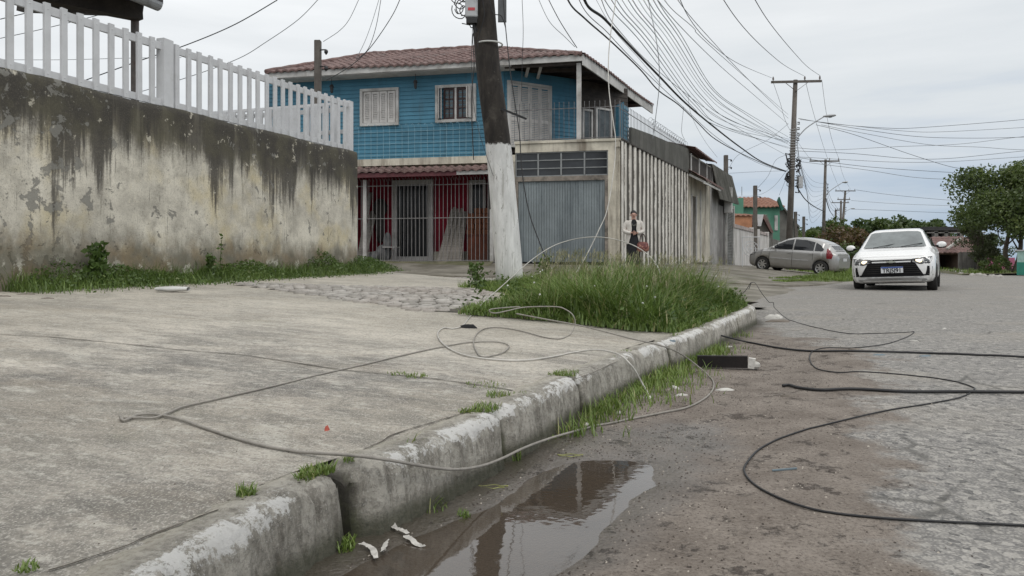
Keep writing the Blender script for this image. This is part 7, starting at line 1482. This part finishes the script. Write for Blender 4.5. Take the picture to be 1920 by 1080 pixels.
skin('body', V, E_, Rr, M['skin'], PE)
# face: nose, eyes, mouth, ears
m = MB(); m.ell(Vector((0,-.098,1.455))*hs, .012, .02, .022, 8, 6); m.ell(Vector((-.078,-.0,1.46))*hs, .012, .02, .03, 8, 6); m.ell(Vector((.078,-.0,1.46))*hs, .012, .02, .03, 8, 6); m.build('nose_and_ears', M['skin'], PE, local=True, smooth=True)
m = MB(); [m.ell(Vector((x, -.083, 1.482))*hs, .013, .007, .006, 8, 5) for x in (-.03, .03)]; m.build('eyes', M['hair'], PE, local=True); m = MB(); m.ell(Vector((0,-.083,1.412))*hs, .022, .008, .006, 8, 5); m.build('mouth', simple('lips', (.25,.07,.06), .5), PE, local=True)
m = MB(); m.ell(Vector((0,.036,1.507))*hs, .083*hs, .088*hs, .086*hs, 18, 12); m.ell(Vector((0,.11,1.49))*hs, .045, .045, .045, 12, 8); m.build('hair', M['hair'], PE, local=True, smooth=True)
# hands: palm and five fingers each, clasped at the waist
def hand(c, sx):
    c = Vector(c); vs = [c, c+Vector((sx*.035, -.012, -.012))]; ed = [(0, 1)]; rd = [(.026,.018), (.034,.018)]; m_ = MB()
    for k, (l, dz) in enumerate(((.030, .022), (.036, .008), (.034, -.008), (.028, -.022))):
        b = c+Vector((sx*.055, -.014, -.012+dz)); p1 = b+Vector((sx*l*.6, -.014, -.006)); p2 = p1+Vector((sx*l*.45, .008, -.008)); m_.tube([q*hs for q in cr_spline([b-Vector((sx*.02, 0, 0)), b, p1, p2], 3)], list(np.linspace(.0088, .0068, 10)), 7)
    b = c+Vector((sx*.010, -.014, .018)); m_.tube([q*hs for q in cr_spline([b, b+Vector((sx*.025, -.012, .022)), b+Vector((sx*.05, -.012, .024))], 3)], .0088, 7); return vs, ed, rd, m_
for c, sx in (((-.055,-.175,.99), 1), ((.06,-.155,.975), -1)):
    vs, ed, rd, m_ = hand(c, sx); ho = skin('hand', vs, ed, rd, M['skin'], PE, 2); m_.build('fingers', M['skin'], ho, local=True, smooth=True)
# black top and long skirt
skin('top', [(0,0,.88),(0,.005,1.0),(0,.005,1.14),(0,.005,1.27),(0,.0,1.335),(0,-.002,1.375)], [(i,i+1) for i in range(5)], [(.158,.118),(.145,.112),(.158,.118),(.15,.097),(.07,.066),(.058,.06)], M['blk'], PE)
m = MB(); rings = []
for z, rx, ry in ((.98,.135,.10),(.90,.165,.125),(.80,.185,.14),(.6,.19,.145),(.4,.185,.15),(.25,.19,.155),(.16,.185,.15)): rings.append([Vector((rx*math.cos(a)*(1+.035*math.sin(a*9)*(1-z)), ry*math.sin(a)*(1+.06*math.sin(a*7+1)*(1-z)), z))*hs for a in np.linspace(0, 6.2832, 49)])
m.grid(rings); m.build('skirt', M['blk'], PE, local=True, smooth=True)
# cardigan: open shell and sleeves
m = MB(); rings = []
for z, rx, ry, op in ((1.335,.085,.075,.5),(1.315,.14,.088,.42),(1.27,.19,.105,.40),(1.20,.195,.128,.36),(1.10,.185,.135,.34),(1.0,.187,.137,.40),(.9,.20,.150,.50),(.8,.212,.158,.62),(.72,.216,.160,.72),(.70,.214,.158,.74)):
    rings.append([Vector((rx*math.sin(a)*(1+.02*math.sin(a*6+z*9)), -ry*math.cos(a), z))*hs for a in np.linspace(op, 2*math.pi-op, 40)])
inner_ = [[p*.97+Vector((0, 0, p.z*.03)) for p in r_] for r_ in rings]; m.grid(rings); m.grid(inner_)
for k in (0, -1): m.grid([[r_[k] for r_ in rings], [r_[k] for r_ in inner_]])
m.grid([rings[-1], inner_[-1]]); m.build('cardigan', M['cardi'], PE, local=True, smooth=True)
for sx in (-1, 1): skin('sleeve', [(sx*.12,.01,1.30),(sx*.185,.01,1.27),(sx*.235,.012,1.15),(sx*.258,.0,1.04),(sx*.17,-.10,1.0),(sx*.085,-.165,.985)], [(i,i+1) for i in range(5)], [.05,.066,.064,.062,.050,.043], M['cardi'], PE)
for sx in (-1, 1): skin('shoe', [(sx*.085,.04,.045),(sx*.09,-.04,.035),(sx*.095,-.13,.028)], [(0,1),(1,2)], [(.04,.045),(.042,.035),(.036,.026)], M['shoe'], PE)
m = MB(); m.tube([Vector((.05*math.cos(t), -.105-.015*math.sin(t), 1.25+.07*math.sin(t)))*hs for t in np.linspace(3.3, 6.1, 10)], .004, 5); m.build('necklace', M['chrome'], PE, local=True)
# handbag hanging from her forearm (photo right)
HB = T('handbag', 'red-brown patterned handbag hanging from the woman\'s forearm', 'bag', pp+Vector((.22, -.12, .50))*hs, PE.rotation_euler.z); g = G('patterned red-brown leather', .6); p = g.obj(); n = g.vor(p, 22, out='Color'); c = g.mix(g.rng(g.sep(n)[0], .4, .6), (.14,.035,.03), (.30,.14,.10)); c = g.mix(g.rng(g.noise(p, 30, 3), .55, .62), c, (.04,.02,.02)); M['bag'] = g.fin(c, .6)
m = MB(); rings = []
for z, rx, ry in ((0,.13,.05),(.02,.155,.07),(.10,.165,.075),(.2,.145,.055),(.25,.11,.03),(.255,.09,.02)): rings.append([Vector((math.copysign(abs(math.cos(a))**.6, math.cos(a))*rx, math.copysign(abs(math.sin(a))**.7, math.sin(a))*ry, z))*hs for a in np.linspace(0, 6.2832, 33)])
m.grid(rings); m.add(rings[0][:-1], [tuple(range(32))], True); m.add(rings[-1][:-1], [tuple(range(32))], True); m.build('bag_body', M['bag'], HB, local=True, smooth=True)
for y in (-.025, .03): m = MB(); m.tube([Vector((.075*math.cos(t), y*(1-math.sin(t)*.6), .235+.225*math.sin(t)))*hs for t in np.linspace(0, 3.1416, 16)], .010, 7); m.build('handle', simple('dark strap', (.045,.018,.015), .6), HB, local=True, smooth=True)
